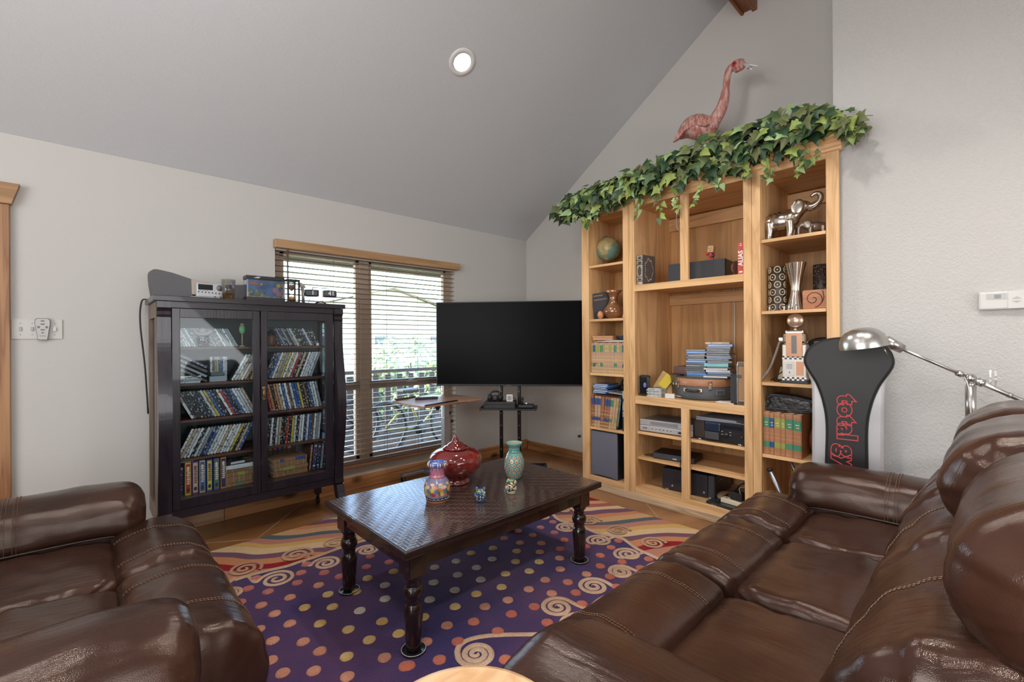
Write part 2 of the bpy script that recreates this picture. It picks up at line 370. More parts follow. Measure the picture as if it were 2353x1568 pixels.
# porch roof edge above the window
b = MB(); b.box((-6, YW+.14, 2.34), (10, 5.7, 2.42)); b.box((-6, 5.65, 2.20), (10, 5.7, 2.42)); struct('porch_roof', b, mat('porch_soffit', (.16, .115, .085), .8))
rl = thing('deck_railing', 'dark wooden railing with upright pickets on the deck outside the window', 'railing', (3, 6.4, -.15))
dk = mat('dark_picket', (.035, .03, .028), .7)
MB().box((-2, 6.36, .78), (11, 6.44, .83)).obj('top_rail', dk, rl, True); MB().box((-2, 6.37, -.05), (11, 6.43, 0)).obj('bottom_rail', dk, rl, True)
pk = MB().box((-.045, -.015, 0), (.045, .015, .8)).mesh('picket', dk)
for i in range(46): link('picket', pk, rl, (-1.2-3+i*.20+1, 0, .1))
hs = thing('neighbour_house', 'pale house with low gable roof beyond the trees outside the window', 'house', (14, 30, -1))
hb = MB().box((6, 26, -1), (22, 38, 2.4)); hb.obj('wall', mat('house_siding', (.62, .57, .5), .8), hs, True)
b = MB(); b.prism([(5.2, 2.3), (14, 4.6), (22.8, 2.3), (22.8, 2.6), (14, 4.95), (5.2, 2.6)], 25.4, 38.5, lambda a, c, d: (a, d, c)); b.obj('roof', mat('house_roof', (.42, .37, .33), .85), hs, True)
b = MB(); b.prism([(6, 2.3), (14, 4.6), (22, 2.3)], 25.9, 26.1, lambda a, c, d: (a, d, c)); b.obj('gable', mat('house_gable', (.55, .5, .44), .8), hs, True)
for x in (9, 13, 17): MB().box((x, 25.9, .2), (x+1.4, 26.02, 1.6)).obj('window', mat('house_window', (.08, .1, .12), .2), hs, True)
def bush(name, label, c, r, n, cols, seed, sz=.09, group=None, trunk=0):
    rnd = random.Random(seed); c = Vector(c)
    t = thing(name, label, 'shrub' if not trunk else 'tree', (c.x, c.y, c.z-r.z if not trunk else trunk), 0, group)
    b = MB()
    for i in range(n):
        d = Vector((rnd.gauss(0, 1), rnd.gauss(0, 1), rnd.gauss(0, 1))).normalized()*rnd.uniform(.55, 1)**.5
        q = c+Vector((d.x*r.x, d.y*r.y, d.z*r.z)); s_ = sz*rnd.uniform(.6, 1.4)
        u = Vector((rnd.gauss(0, 1), rnd.gauss(0, 1), rnd.gauss(0, 1))).normalized()*s_; w = u.orthogonal().normalized()*s_*.45
        b.add([q-u, q+w, q+u, q-w], [(0, 1, 2, 3)], rnd.randrange(len(cols)))
    o = b.obj('foliage', cols, t, True); o['kind'] = 'stuff'
    b = MB(); b.tube([(c.x, c.y, t.location.z), (c.x+.02, c.y, c.z)], [.09*r.x, .05*r.x], 7); b.obj('trunk', mat('bark', (.1, .07, .05), .9), t, True)
    return t
leafc = [mat('leaf_yellow_green', (.18, .22, .04), .6), mat('leaf_mid_green', (.05, .10, .025), .6), mat('leaf_pale', (.30, .33, .12), .6)]
V = Vector
for i, (x, y, w, lab) in enumerate(((2.1, 7.0, .9, 'bright green shrub behind railing, left of the mullion'), (3.9, 7.4, 1.0, 'bright green shrub behind railing, right of the mullion'), (5.6, 7.5, 1.0, 'yellowish shrub behind railing, beyond the table pole'))):
    bush('garden_shrub', lab, (x, y+.3*i, .22), V((w*.72, .38, .6)), 800, leafc, 20+i, .085, 'shrubs behind the deck railing')
bush('garden_tree', 'pale green tree at the right of the neighbour house', (11.2, 19, .3), V((2.0, 1.5, 1.3)), 900, [mat('leaf_hazy', (.5, .56, .36), .7), mat('leaf_hazy2', (.4, .5, .3), .7)], 31, .22, trunk=-1.0)
bush('garden_tree', 'grey green tree at the left of the neighbour house', (5.0, 17, .4), V((1.6, 1.5, 1.2)), 700, [mat('leaf_grey', (.35, .4, .3), .7), leafc[1]], 32, .3, trunk=-1.0)
# porch post standing right of the window
b = MB().box((3.82, 5.15, -.15), (4.35, 5.25, 2.34), bev=.01); struct('pillar', b, mat('white_post', (.62, .60, .58), .7))
# bicycles
rub = mat('black_rubber', (.012, .012, .012), .55); stl = mat('steel', (.45, .45, .46), .3, .9); bst_ = mat('bike_rim', (.06, .06, .065), .5, .3)
def bicycle(loc, rz, fc, label, seed):
    t = thing('bicycle', label, 'bicycle', loc, rz, 'bicycles on the deck'); R_ = .32
    wh = MB(); wh.tube([(R_*math.cos(2*PI*i/36), 0, R_*math.sin(2*PI*i/36)) for i in range(36)], .022, 8, closed=True); wme = wh.mesh('tyre', rub)
    rm = MB(); rm.tube([((R_-.03)*math.cos(2*PI*i/36), 0, (R_-.03)*math.sin(2*PI*i/36)) for i in range(36)], .009, 6, closed=True)
    for i in range(16):
        a = 2*PI*i/16; rm.tube([(0, 0, 0), ((R_-.03)*math.cos(a), 0, (R_-.03)*math.sin(a))], .0022, 4)
    rm.cyl((0, -.04, 0), (0, .04, 0), .018); rme = rm.mesh('rim', bst_)
    for x in (-.52, .52): q = link('wheel', wme, t, (x, 0, R_+.022)); link('rim', rme, q)
    z = R_+.022; b = MB()
    for p, q in (((0, 0, z-.05), (-.16, 0, z+.38)), ((-.14, 0, z+.33), (.36, 0, z+.36)), ((0, 0, z-.05), (.39, 0, z+.26)), ((-.52, 0, z), (0, 0, z-.05)), ((-.52, 0, z), (-.14, 0, z+.33)), ((.36, 0, z+.42), (.39, 0, z+.26)), ((.39, 0, z+.26), (.52, 0, z))): b.cyl(p, q, .017, n=8)
    b.obj('frame', mat(fc[0], fc[1], .35), t)
    MB().tube([(.30, -.28, z+.50), (.36, -.08, z+.47), (.36, .08, z+.47), (.30, .28, z+.50)], .013, 8).obj('handlebar', rub, t)
    MB().box((-.30, -.07, z+.42), (-.04, .07, z+.47), bev=.02).obj('saddle', rub, t)
    b = MB(); b.lathe([(.001, -.006), (.09, -.006), (.09, .006), (.001, .006)], 20, (0, -.03, z-.05), M=Matrix.Rotation(PI/2, 3, 'X')); b.box((-.01, -.07, z-.22), (.01, -.05, z-.05)); b.box((-.05, -.13, z-.23), (.05, -.06, z-.21)); b.obj('crank', rub, t)
bicycle((3.15, 5.1, -.15), .12, ('olive_frame', (.16, .17, .05)), 'olive framed bicycle parked on the deck behind the right pane', 1)
bicycle((2.0, 5.5, -.15), PI+.1, ('black_frame', (.03, .03, .035)), 'black framed bicycle parked on the deck behind the left pane', 2)

# ================================================================ CEILING LIGHT
d = FW+RT*((1062-1176.5)/FPX)+UP*((784-143)/FPX)
k = (ZC+SLOPE*YW-H)/(d.z+SLOPE*d.y); LC = CAM+d*k; NC = Vector((0, -SLOPE, -1)).normalized()
R3 = Vector((0, 0, 1)).rotation_difference(NC).to_matrix()
lt = thing('recessed_light', 'round white recessed light glowing in the sloped ceiling', 'ceiling light', LC)
MB().lathe([(.062, .001), (.064, .006), (.095, .006), (.099, .0)], 40, M=R3).obj('trim_ring', mat('white_trim', (.75, .75, .75), .5), lt)
MB().lathe([(.001, .004), (.061, .004), (.061, .0)], 40, M=R3).obj('lens', mat('lit_lens', (1, .96, .9), .5, emit=6), lt)
ll = light('ceiling_spot', 'SPOT', LC+NC*.03, LC+NC, 45, (1, .94, .86), .05, spot=2.3, blend=.9)
for i, (x, y) in enumerate(((1.9, -.2), (1.75, .75), (-.4, -.2))):       # unseen spots added to brighten the bookcase and put highlights on the sofa
    z = ZC+SLOPE*(YW-y) if y > YRIDGE else ZR-SLOPE*(YRIDGE-y)
    light('ceiling_spot', 'SPOT', (x, y, z-.05), (x, y, 0), 62, (1, .94, .86), .05, spot=2.3, blend=.9)

# ceiling fan just above the frame; its lamp throws the soft blade shadows seen on the ceiling
fan = thing('ceiling_fan', 'white ceiling fan with a lamp hanging from the ridge beam', 'ceiling fan', (-.15, 1.30, 3.12))
b = MB(); b.cyl((0, 0, .12), (0, 0, .66), .016, n=12); b.lathe([(.02, .0), (.10, .01), (.12, .05), (.10, .11), (.03, .14)], 24); b.obj('motor', mat('fan_white', (.5, .5, .48), .4), fan)
for i in range(5):
    a = 2*PI*i/5+.35; b = MB(); b.X = Matrix.Rotation(a, 4, 'Z') @ Matrix.Rotation(.2, 4, 'X'); b.box((.16, -.065, .035), (.66, .065, .045), bev=.003); b.box((.08, -.02, .038), (.2, .02, .048)); b.obj('blade', mat('fan_blade', (.25, .16, .1), .5), fan)
b = MB(); b.lathe([(.03, -.005), (.10, -.03), (.12, -.07), (.09, -.11), (.001, -.125)], 24); b.obj('lamp_bowl', mat('lit_bowl', (1, .95, .88), .5, emit=3), fan)
light('fan_lamp', 'POINT', (-.15, 1.30, 2.93), (0, 0, 0), 30, (1, .97, .94), .10)
# ================================================================ WINDOW BLIND
bw = wood('blind_wood', (.44, .27, .135), (.38, .21, .10), 'x', .8, .38)
bl_ = thing('window_blind', 'wide wooden venetian blind hanging open over the window', 'blind', (1.9, YW-.02, 2.0))
MB().box((1.045, YW-.062, 1.965), (2.755, YW-.004, 2.03), bev=.005).obj('valance', bw, bl_, True)
b = MB(); b.box((1.065, YW-.002, 1.955), (2.73, YW+.052, 1.995)); b.obj('headrail', mat('pale_headrail', (.5, .46, .42), .5), bl_, True)
slm = wood('slat_wood', (.44, .31, .20), (.38, .25, .15), 'x', .8, .25)
sl = MB(); sl.box((-.832, -.025, -.0014), (.832, .025, .0014)); slme = sl.mesh('slat', slm)
NS = 40
for i in range(NS):
    link('slat', slme, bl_, (1.8985-1.9, YW+.024-(YW-.02), 1.928-i*.0433-2.0), (math.radians(-4), 0, 0))
MB().box((1.065, YW, .182), (2.731, YW+.05, .203), bev=.004).obj('bottom_rail', wood('bottom_rail_wood', (.33, .16, .085), (.26, .11, .05), 'x', .8, .4), bl_, True)
crd = mat('ladder_cord', (.30, .24, .19), .8)
for x in (1.155, 1.50, 1.98, 2.30, 2.655):
    b = MB()
    for y in (YW-.002, YW+.050): b.cyl((x, y, .19), (x, y, 1.965), .0011, n=4)
    b.cyl((x+.012, YW+.024, .19), (x+.012, YW+.024, 1.965), .001, n=4); b.obj('ladder_cord', crd, bl_, True)
MB().cyl((1.145, YW-.012, 1.96), (1.148, YW-.014, 1.28), .006, n=8).obj('tilt_wand', wood('wand_wood', (.28, .15, .08), (.2, .1, .05), 'z'), bl_, True)

# ================================================================ DISPLAY CABINET
ebz = wood('ebony_z', (.017, .013, .020), (.010, .007, .011), 'z', 1, .30, coat=.25); ebx = wood('ebony_x', (.017, .013, .020), (.010, .007, .011), 'x', 1, .30, coat=.25)
mah = wood('mahogany_shelf', (.12, .045, .025), (.06, .02, .012), 'x', 1, .35)
raw = wood('raw_side_wood', (.20, .15, .11), (.13, .095, .07), 'z', 1, .6)
dc = thing('display_cabinet', 'tall dark wood glass-door cabinet full of discs left of the window', 'cabinet', (.83, 3.47, 0))
MB().box((.285, 3.235, 1.492), (1.388, 3.70, 1.523), bev=.003).obj('top_board', ebx, dc, True)
MB().box((.30, 3.27, 1.458), (1.372, 3.29, 1.493)).obj('frieze', ebx, dc, True)
b = MB()                                                             # left side: unfinished frame with a sunk dark panel
b.box((.302, 3.285, .20), (.322, 3.345, 1.49)); b.box((.302, 3.63, .20), (.322, 3.69, 1.49)); b.box((.302, 3.345, 1.40), (.322, 3.63, 1.49)); b.box((.302, 3.345, .20), (.322, 3.63, .30)); b.obj('side_frame', raw, dc, True)
MB().box((.318, 3.34, .29), (.326, 3.64, 1.41)).obj('side_panel', ebz, dc, True)
b = MB(); b.box((1.350, 3.285, .20), (1.368, 3.345, 1.49)); b.box((1.350, 3.63, .20), (1.368, 3.69, 1.49)); b.box((1.350, 3.345, 1.40), (1.368, 3.63, 1.49)); b.box((1.350, 3.345, .20), (1.368, 3.63, .30)); b.obj('side_frame', ebz, dc, True)
MB().box((1.356, 3.34, .29), (1.360, 3.64, 1.41)).obj('side_glass', glass('cabinet_side_glass', (.9, .95, 1), .05), dc, True)
MB().box((.31, 3.675, .20), (1.36, 3.69, 1.49)).obj('back_panel', mat('cabinet_back', (.20, .22, .225), .6), dc, True)
MB().box((.322, 3.30, .30), (1.35, 3.675, .332)).obj('cabinet_floor', mah, dc, True)
SH = [1.226, 1.006, .786, .553]
for z in SH: MB().box((.322, 3.335, z-.016), (1.35, 3.672, z), bev=.002).obj('shelf', mah, dc, True)
MB().box((.30, 3.275, .222), (1.372, 3.295, .272), bev=.002).obj('bottom_rail', ebx, dc, True)
MB().box((.32, 3.29, .225), (1.35, 3.68, .30)).obj('bottom_frame', ebx, dc, True)
for x0, x1, g0, g1 in ((.372, .832, .412, .792), (.838, 1.308, .876, 1.252)):
    d = MB(); y0, y1 = 3.262, 3.284
    d.box((x0, y0, .278), (g0, y1, 1.454), bev=.002); d.box((g1, y0, .278), (x1, y1, 1.454), bev=.002); d.box((g0, y0, 1.400), (g1, y1, 1.454), bev=.002); d.box((g0, y0, .278), (g1, y1, .336), bev=.002)
    do = d.obj('door', ebz, dc, True)
    MB().box((g0-.004, 3.272, .332), (g1+.004, 3.275, 1.404)).obj('glass_pane', glass('cabinet_glass', (.92, .97, .99), .012, .03, .30), do, True)
br = mat('aged_brass', (.30, .2, .08), .4, .9)
b = MB(); b.lathe([(.001, 0), (.012, 0), (.012, .004), (.001, .004)], 14, (.855, 3.262, .955), M=Matrix.Rotation(PI/2, 3, 'X')); b.tube([(.855, 3.256, .95), (.849, 3.250, .925), (.851, 3.250, .905), (.856, 3.254, .89)], [.006, .004, .006, .003], 8); b.box((.847, 3.258, .88), (.863, 3.263, .965), bev=.002); b.obj('latch', br, dc, True)
# front columns: straight at the top, swelling to a scroll low down, and ending in a curled foot
col = [(3.268, 1.49), (3.240, 1.49), (3.240, 1.455), (3.255, 1.435), (3.248, 1.415), (3.252, 1.40)]+[(3.252-.062*max(0, math.sin(PI*min(1, (1.28-z)/.95)))**1.6*(1 if z < 1.28 else 0), z) for z in [1.3-.024*i for i in range(44)]]+[(3.245, .235), (3.268, .225)]
for x0, x1 in ((.303, .368), (1.312, 1.372)):
    c = MB(); c.prism(col, x0, x1, lambda a, z, d: (d, a, z)); c.obj('column', ebz, dc, True)
    f = MB(); f.prism([(3.30, .228), (3.235, .228), (3.215, .17), (3.175, .105), (3.165, .05), (3.185, .0), (3.215, .0), (3.215, .05), (3.235, .10), (3.275, .16)], x0+.004, x1-.002, lambda a, z, d: (d, a, z)); f.obj('front_foot', ebz, dc, True)
for x in (.345, 1.325):
    f = MB().box((x-.022, 3.60, .075), (x+.022, 3.644, .226), bev=.003); f.cyl((x, 3.622, .04), (x, 3.622, .076), .012); f.cyl((x-.010, 3.622, .022), (x+.010, 3.622, .022), .022, n=14); f.obj('rear_foot', ebz, dc, True)

# ---- discs
PAL = dict(black=(.012, .012, .014), white=(.74, .74, .72), grey=(.28, .30, .32), silver=(.56, .58, .60), blue=(.03, .09, .26), red=(.38, .03, .025), yellow=(.55, .43, .06),
           tan=(.52, .38, .24), green=(.05, .17, .09), teal=(.05, .25, .27), brown=(.13, .06, .03), orange=(.48, .17, .05), navy=(.02, .03, .09), violet=(.14, .07, .2))
def spine(color, axis='z'):
    nm = 'spine_%s_%s' % (color, axis)
    if nm in MATS: return MATS[nm]
    m, t, b = _nodes(nm); c = PAL[color]
    sc_ = [110, 3, 110]; sc_['xyz'.index(axis)] = 75
    v = coords(t, sc_); oi = t.nodes.new('ShaderNodeObjectInfo')
    n = N(t, 'ShaderNodeTexNoise', noise_dimensions='4D', i_Scale=1.0, i_Detail=1.0); t.links.new(v, n.inputs['Vector'])
    mm = N(t, 'ShaderNodeMath', operation='MULTIPLY'); t.links.new(oi.outputs['Random'], mm.inputs[0]); mm.inputs[1].default_value = 50; t.links.new(mm.outputs[0], n.inputs['W'])
    alt = (.55, .55, .52) if sum(c) < .9 else (.10, .10, .12)
    acc = (.45, .3, .1) if color in ('black', 'navy', 'grey') else sc(c, .35)
    t.links.new(ramp(t, n.outputs[0], [(0, c), (.60, alt), (.685, acc)], 'CONSTANT'), b.inputs['Base Color'])
    b.inputs['Roughness'].default_value = .3; b.inputs['Coat Weight'].default_value = .4; b.inputs['Coat Roughness'].default_value = .1
    MATS[nm] = m; return m
cb = mat('case_plastic', (.02, .02, .022), .3); cj = mat('jewel_case', (.30, .34, .35), .12, coat=.4)
CM = {}
def casemesh(color, t, d, h, clear):
    k = (color, t, d, h, clear)
    if k not in CM:
        b = MB(); b.box((0, .0012, 0), (t, d, h), 1); b.box((t*.06, 0, .001), (t*.94, .0014, h-.001), 0)
        CM[k] = b.mesh('disc_case', [spine(color), cj if clear else cb])
    return CM[k]
SEQ = random.Random(11)
def disc_row(x0, n, pitch, t, h, d, lean, z, cols, shelf, door, clear=False, name='disc_case', word='disc case', y=3.352, jit=1.5, w=None):
    ln = 'leaning left' if lean < -4 else 'leaning right' if lean > 4 else 'standing upright'
    x = x0
    for i in range(n):
        c = cols[i] if isinstance(cols, list) and i < len(cols) and w is None else SEQ.choices(list(cols), w)[0]
        hh = h
        a = math.radians(lean)
        zz = z+.0004+(t*math.sin(a) if a > 0 else 0)
        o = link(name, casemesh(c, t, d, hh, clear), None, (x, y+SEQ.uniform(0, .004), zz), (0, a, 0))
        tag(o, '%s %s %s, %s from left on %s shelf behind %s glass door' % (c, word, ln, ORD[i], shelf, door), 'disc case', 'disc cases in the glass cabinet')
        x += pitch
mix = ['black', 'white', 'grey', 'blue', 'silver', 'tan', 'navy', 'red', 'yellow', 'brown', 'teal', 'orange']; wm = [22, 16, 14, 10, 12, 8, 8, 4, 5, 5, 3, 4]
def seq(n, cols, w): return SEQ.choices(cols, w, k=n)
cdw = ['grey', 'silver', 'white', 'black', 'teal', 'brown']; cdp = [20, 22, 14, 20, 6, 8]
def R_(a, t): return t/math.cos(math.radians(a))+.0006
# top shelf
disc_row(.402, 25, R_(27, .0112), .0108, .125, .142, -27, SH[0], seq(25, cdw, cdp), 'top', 'left', True, word='slim disc case')
for i in range(0): pass
disc_row(.955, 17, R_(27, .0150), .0146, .135, .142, -27, SH[0], seq(17, ['black', 'grey', 'silver', 'yellow', 'navy'], [22, 18, 12, 4, 6]), 'top', 'right', word='slim disc case')
# second shelf
zz = SH[1]
for i, c in enumerate(['silver', 'grey', 'silver', 'white']):       # a few lying flat at the left
    o = link('disc_case', casemesh(c, .0108, .142, .125, True), None, (.395+.003*(i % 2)+.002, 3.36, zz+.0003+.0112*(i+1)), (0, PI/2, 0)); o.location.x = .40+.004*(i % 2)
    tag(o, '%s slim disc case lying flat, %s from bottom behind left glass door' % (c, ORD[i]), 'disc case', 'disc cases in the glass cabinet')
disc_row(.402, 5, .0205, .0108, .125, .142, -58, zz+.046, ['grey', 'black', 'silver', 'black', 'grey'], 'second', 'left', True, word='sloping disc case') if False else None
for i, c in enumerate(['black', 'grey', 'black', 'navy']):
    o = link('disc_case', casemesh(c, .0146, .135, .155, False), None, (.520+.0172*i*1.05, 3.36, zz+.0005), (0, math.radians(-60), 0))
    o.location = (.545-.0*i, 3.36, zz+.0005+i*.0293*.985)
    o.location.x = .555-.0*i
    tag(o, '%s disc case, %s of the steeply sloping pile behind left glass door' % (c, ORD[i]), 'disc case', 'disc cases in the glass cabinet')
bx = thing('glass_block', 'clear glass box standing in front of the upright discs on the second shelf', 'box', (.618, 3.39, zz))
MB().box((-.045, -.03, .0), (.045, .03, .035), bev=.004).obj('base', mat('clear_block', (.35, .4, .42), .05, coat=.5), bx); MB().box((-.038, -.022, .035), (.038, .024, .06), bev=.006).obj('lid', mat('smoky_block', (.12, .12, .13), .15), bx)
disc_row(.588, 8, .0118, .0108, .155, .13, 0, zz+.0005, ['white', 'brown', 'grey', 'yellow', 'blue', 'blue', 'white', 'silver'], 'second', 'left', True, y=3.43, word='upright disc case')
disc_row(.688, 7, R_(27, .0150), .0146, .185, .135, 27, zz, ['white', 'silver', 'tan', 'white', 'tan', 'brown', 'tan'], 'second', 'left', word='tall disc case')
disc_row(.876, 19, R_(20, .0150), .0146, .186, .135, 21, zz, ['black', 'navy', 'blue', 'white', 'tan', 'grey', 'yellow', 'white', 'tan', 'white', 'red', 'black', 'tan', 'black', 'white', 'silver', 'silver', 'silver', 'grey'], 'second', 'right')
# third shelf
disc_row(.478, 21, R_(25, .0150), .0146, .188, .135, -26, SH[2], ['white', 'black', 'black', 'black', 'black', 'navy', 'black', 'silver', 'yellow', 'blue', 'navy', 'black', 'white', 'red', 'navy', 'black', 'blue', 'white', 'silver', 'silver', 'tan'], 'third', 'left')
disc_row(.918, 20, R_(12, .0162), .0152, .188, .135, -12, SH[2], ['red', 'orange', 'black', 'orange', 'tan', 'white', 'blue', 'white', 'brown', 'silver', 'blue', 'blue', 'yellow', 'black', 'brown', 'black', 'blue', 'silver', 'white', 'grey'], 'third', 'right')
# fourth shelf
disc_row(.400, 20, R_(24, .0150), .0146, .188, .135, 25, SH[3], ['white', 'tan', 'silver', 'white', 'black', 'silver', 'grey', 'navy', 'blue', 'silver', 'white', 'white', 'tan', 'white', 'silver', 'white', 'yellow', 'black', 'tan', 'blue'], 'fourth', 'left')
disc_row(.876, 22, R_(4, .0160), .0150, .188, .135, 5, SH[3], ['blue', 'black', 'white', 'black', 'silver', 'tan', 'black', 'black', 'red', 'black', 'yellow', 'silver', 'black', 'silver', 'white', 'navy', 'silver', 'blue', 'brown', 'white', 'grey', 'silver'], 'fourth', 'right')
# bottom shelf left: tape boxes and books
zb = .3325
tapeb = {}
def tape(x, col, trim, lab, w=.030):
    t = thing('tape_box', lab, 'tape box', (x, 3.34, zb), 0, 'video tape boxes on the cabinet floor')
    MB().box((0, 0, 0), (w, .11, .196), bev=.0015).obj('box', mat('tape_trim_'+trim, sc(PAL[trim], 1.2), .35), t)
    MB().box((.004, -.0007, .010), (w-.004, 0, .188)).obj('spine_panel', mat('tape_'+col, sc(PAL[col], 1.35), .35), t)
    ink = mat('tape_ink', (.75, .7, .5), .4) if col not in ('yellow', 'tan') else mat('tape_ink_dark', (.25, .1, .1), .4)
    b = MB()
    for j in range(7): b.box((.008+.002*(j % 2), -.0012, .065+j*.013), (w-.008+.001*(j % 3), -.0006, .065+j*.013+.009))
    b.ball((w/2, -.0006, .162), (.008, .0008, .011), 10); b.ball((w/2, -.0006, .032), (.009, .0008, .013), 10, 1); b.obj('print', [ink, mat('tape_picture', (.06, .05, .06), .4)], t)
for i, (x, c, tr, lab) in enumerate(((.442, 'red', 'yellow', 'red spined video box edged yellow on the cabinet floor'), (.478, 'tan', 'violet', 'tan spined video box edged violet on the cabinet floor'), (.514, 'blue', 'tan', 'blue spined video box edged tan, fourth spine from left on cabinet floor'),
        (.551, 'yellow', 'blue', 'yellow spined video box edged blue on the cabinet floor'), (.588, 'green', 'violet', 'green spined video box edged violet on the cabinet floor'), (.625, 'navy', 'orange', 'navy spined video box edged orange beside the stacked books'))): tape(x, c, tr, lab)
o = link('disc_case', casemesh('navy', .0150, .135, .175, False), None, (.418, 3.352, zb), (0, 0, 0)); tag(o, 'navy disc case at the far left of the video boxes on cabinet floor', 'disc case', 'disc cases in the glass cabinet')
solo('white_box', MB().box((.402, 3.36, .5305), (.49, 3.46, .5355-.003), bev=.0006).box((.402, 3.352, zb+.1975), (.485, 3.43, zb+.216), bev=.002), mat('white_card', (.75, .77, .82), .5), 'small white box lying across the first video boxes', 'box')
bkl = mat('tan_leatherette', (.30, .15, .07), .45, var=.15, vs=30); pgs = mat('page_edges', (.62, .55, .42), .8); gld = mat('gilt', (.62, .45, .2), .35, .5); blu = mat('label_blue', (.03, .08, .25), .4); grn = mat('label_green', (.06, .25, .14), .4); olv = mat('label_olive', (.32, .33, .07), .4)
def flatbook(c, size, rz, bands, lab, group, cover=None, name='book'):
    """lying book: spine towards -y before turning"""
    L, D, h = size; t = thing(name, lab, 'book', c, rz, group)
    b = MB(); b.box((-L/2, 0, 0), (L/2, D, .003)); b.box((-L/2, 0, h-.003), (L/2, D, h)); b.box((-L/2, -.003, 0), (L/2, .003, h), bev=.0014); b.obj('cover', cover or bkl, t)
    MB().box((-L/2+.004, .003, .003), (L/2-.004, D-.005, h-.003)).obj('pages', pgs, t)
    for x0, x1, m in bands: MB().box((x0*L-L/2, -.0042, .0012), (x1*L-L/2, -.0026, h-.0012)).obj('spine_label', m, t)
G1 = 'books stacked flat in the glass cabinet'
z = zb
for i, (h, bd, lab) in enumerate(((.020, [(0.1, 0.118, gld), (0.282, 0.3, gld), (.35, .55, grn)], 'tan book at the bottom of the stack beside the video boxes'), (.040, [(0.06, 0.078, gld), (0.262, 0.28, gld), (0.45, 0.468, gld), (0.582, 0.6, gld), (0.8, 0.818, gld), (0.932, 0.95, gld)], 'thick tan book, second from bottom of the stack beside the video boxes'),
        (.025, [(0.06, 0.078, gld), (0.262, 0.28, gld), (.4, .65, olv), (0.7, 0.718, gld), (0.882, 0.9, gld)], 'tan book with olive label, third in the stack beside the video boxes'), (.022, [(0.06, 0.078, gld), (0.232, 0.25, gld), (.8, .95, olv)], 'tan book under the tapes on the stack beside the video boxes'))):
    flatbook((.738, 3.345+.004*i, z), (.175+.004*(i % 2), .125, h), -.02*i, bd, lab, G1); z += h+.0006
def vhs(c, rz, m, lab):
    t = thing('video_tape', lab, 'video tape', c, rz, 'video tapes on the book stack'); MB().box((-.094, 0, 0), (.094, .103, .025), bev=.002).obj('shell', m, t)
    MB().box((-.05, -.0007, .006), (.03, 0, .019)).obj('label', mat('tape_label', (.6, .62, .65), .6), t)
    b = MB(); b.cyl((-.045, .05, .0245), (-.045, .05, .0256), .016, n=16); b.cyl((.045, .05, .0245), (.045, .05, .0256), .016, n=16); b.obj('reel', mat('reel_grey', (.25, .25, .28), .3), t)
vhs((.738, 3.342, z), -.05, mat('white_tape_sleeve', (.7, .7, .7), .5), 'white sleeved video tape under the black one on the book stack'); vhs((.732, 3.35, z+.0256), .06, cb, 'black video tape on top of the book stack')
# bottom shelf right
z = zb
for i, (h, bd, lab) in enumerate(((.018, [(0.1, 0.118, gld), (0.282, 0.3, gld)], 'bottom book of the stack behind the right glass door'), (.020, [(0.08, 0.098, gld), (0.262, 0.28, gld), (0.4, 0.418, gld), (0.582, 0.6, gld)], 'tan book, second from bottom of the stack behind the right door'), (.024, [(0.05, 0.068, gld), (0.182, 0.2, gld), (.25, .6, olv)], 'tan book with olive label in the stack behind the right door'),
        (.034, [(0.06, 0.078, gld), (0.182, 0.2, gld), (0.4, 0.418, gld), (0.532, 0.55, gld), (0.7, 0.718, gld), (0.882, 0.9, gld)], 'thick tan book, second from top of the stack behind the right door'), (.024, [(0.05, 0.068, gld), (0.182, 0.2, gld), (.2, .32, blu), (.65, .95, blu)], 'tan book with blue labels topping the stack behind the right door'))):
    flatbook((1.045-.006*(i > 2), 3.35+.006*(i < 2), z), (.225, .15, h), .03*(i % 2), bd, lab, G1); z += h+.0006
for i, c in enumerate(('red', 'grey', 'brown', 'red', 'blue', 'red', 'tan', 'navy')):
    t = thing('video_box', '%s video box with a round emblem, %s of the row behind the stacked books' % (c, ORD[i]), 'tape box', (.885+i*.0315, 3.525, zb), 0, 'video boxes behind the stacked books')
    MB().box((0, 0, 0), (.029, .11, .197), bev=.0015).obj('box', cb, t); MB().box((.002, -.0008, .150), (.027, 0, .194)).obj('spine_label', mat('vb_'+c, sc(PAL[c], 1.4), .4), t); MB().ball((.0145, -.0008, .170), (.007, .0008, .012), 10).obj('emblem', mat('pale_emblem', (.6, .58, .55), .5), t)
for i, (c, h, w) in enumerate((('orange', .188, .016), ('navy', .20, .030), ('navy', .192, .022), ('grey', .185, .020), ('navy', .18, .018))):
    x = 1.165+[0, .020, .053, .078, .101][i]
    b = MB(); b.box((0, .002, 0), (w, .13, h), 0, bev=.001); b.box((.003, 0, .004), (w-.003, .003, h-.004), 1); b.ball((w/2, 0, h-.03), (w*.28, .0012, w*.28), 10, 2); b.ball((w/2, 0, .03), (w*.28, .0012, w*.28), 10, 2)
    o = link('book', b.mesh('book', [cb, spine(c), mat('book_emblem', (.45, .5, .6), .5)]), None, (x, 3.36, zb+w*math.sin(.10)), (0, .10, 0)); tag(o, '%s book leaning right, %s of five beside the stacked books' % (c, ORD[i]), 'book', 'books leaning at the cabinet corner')
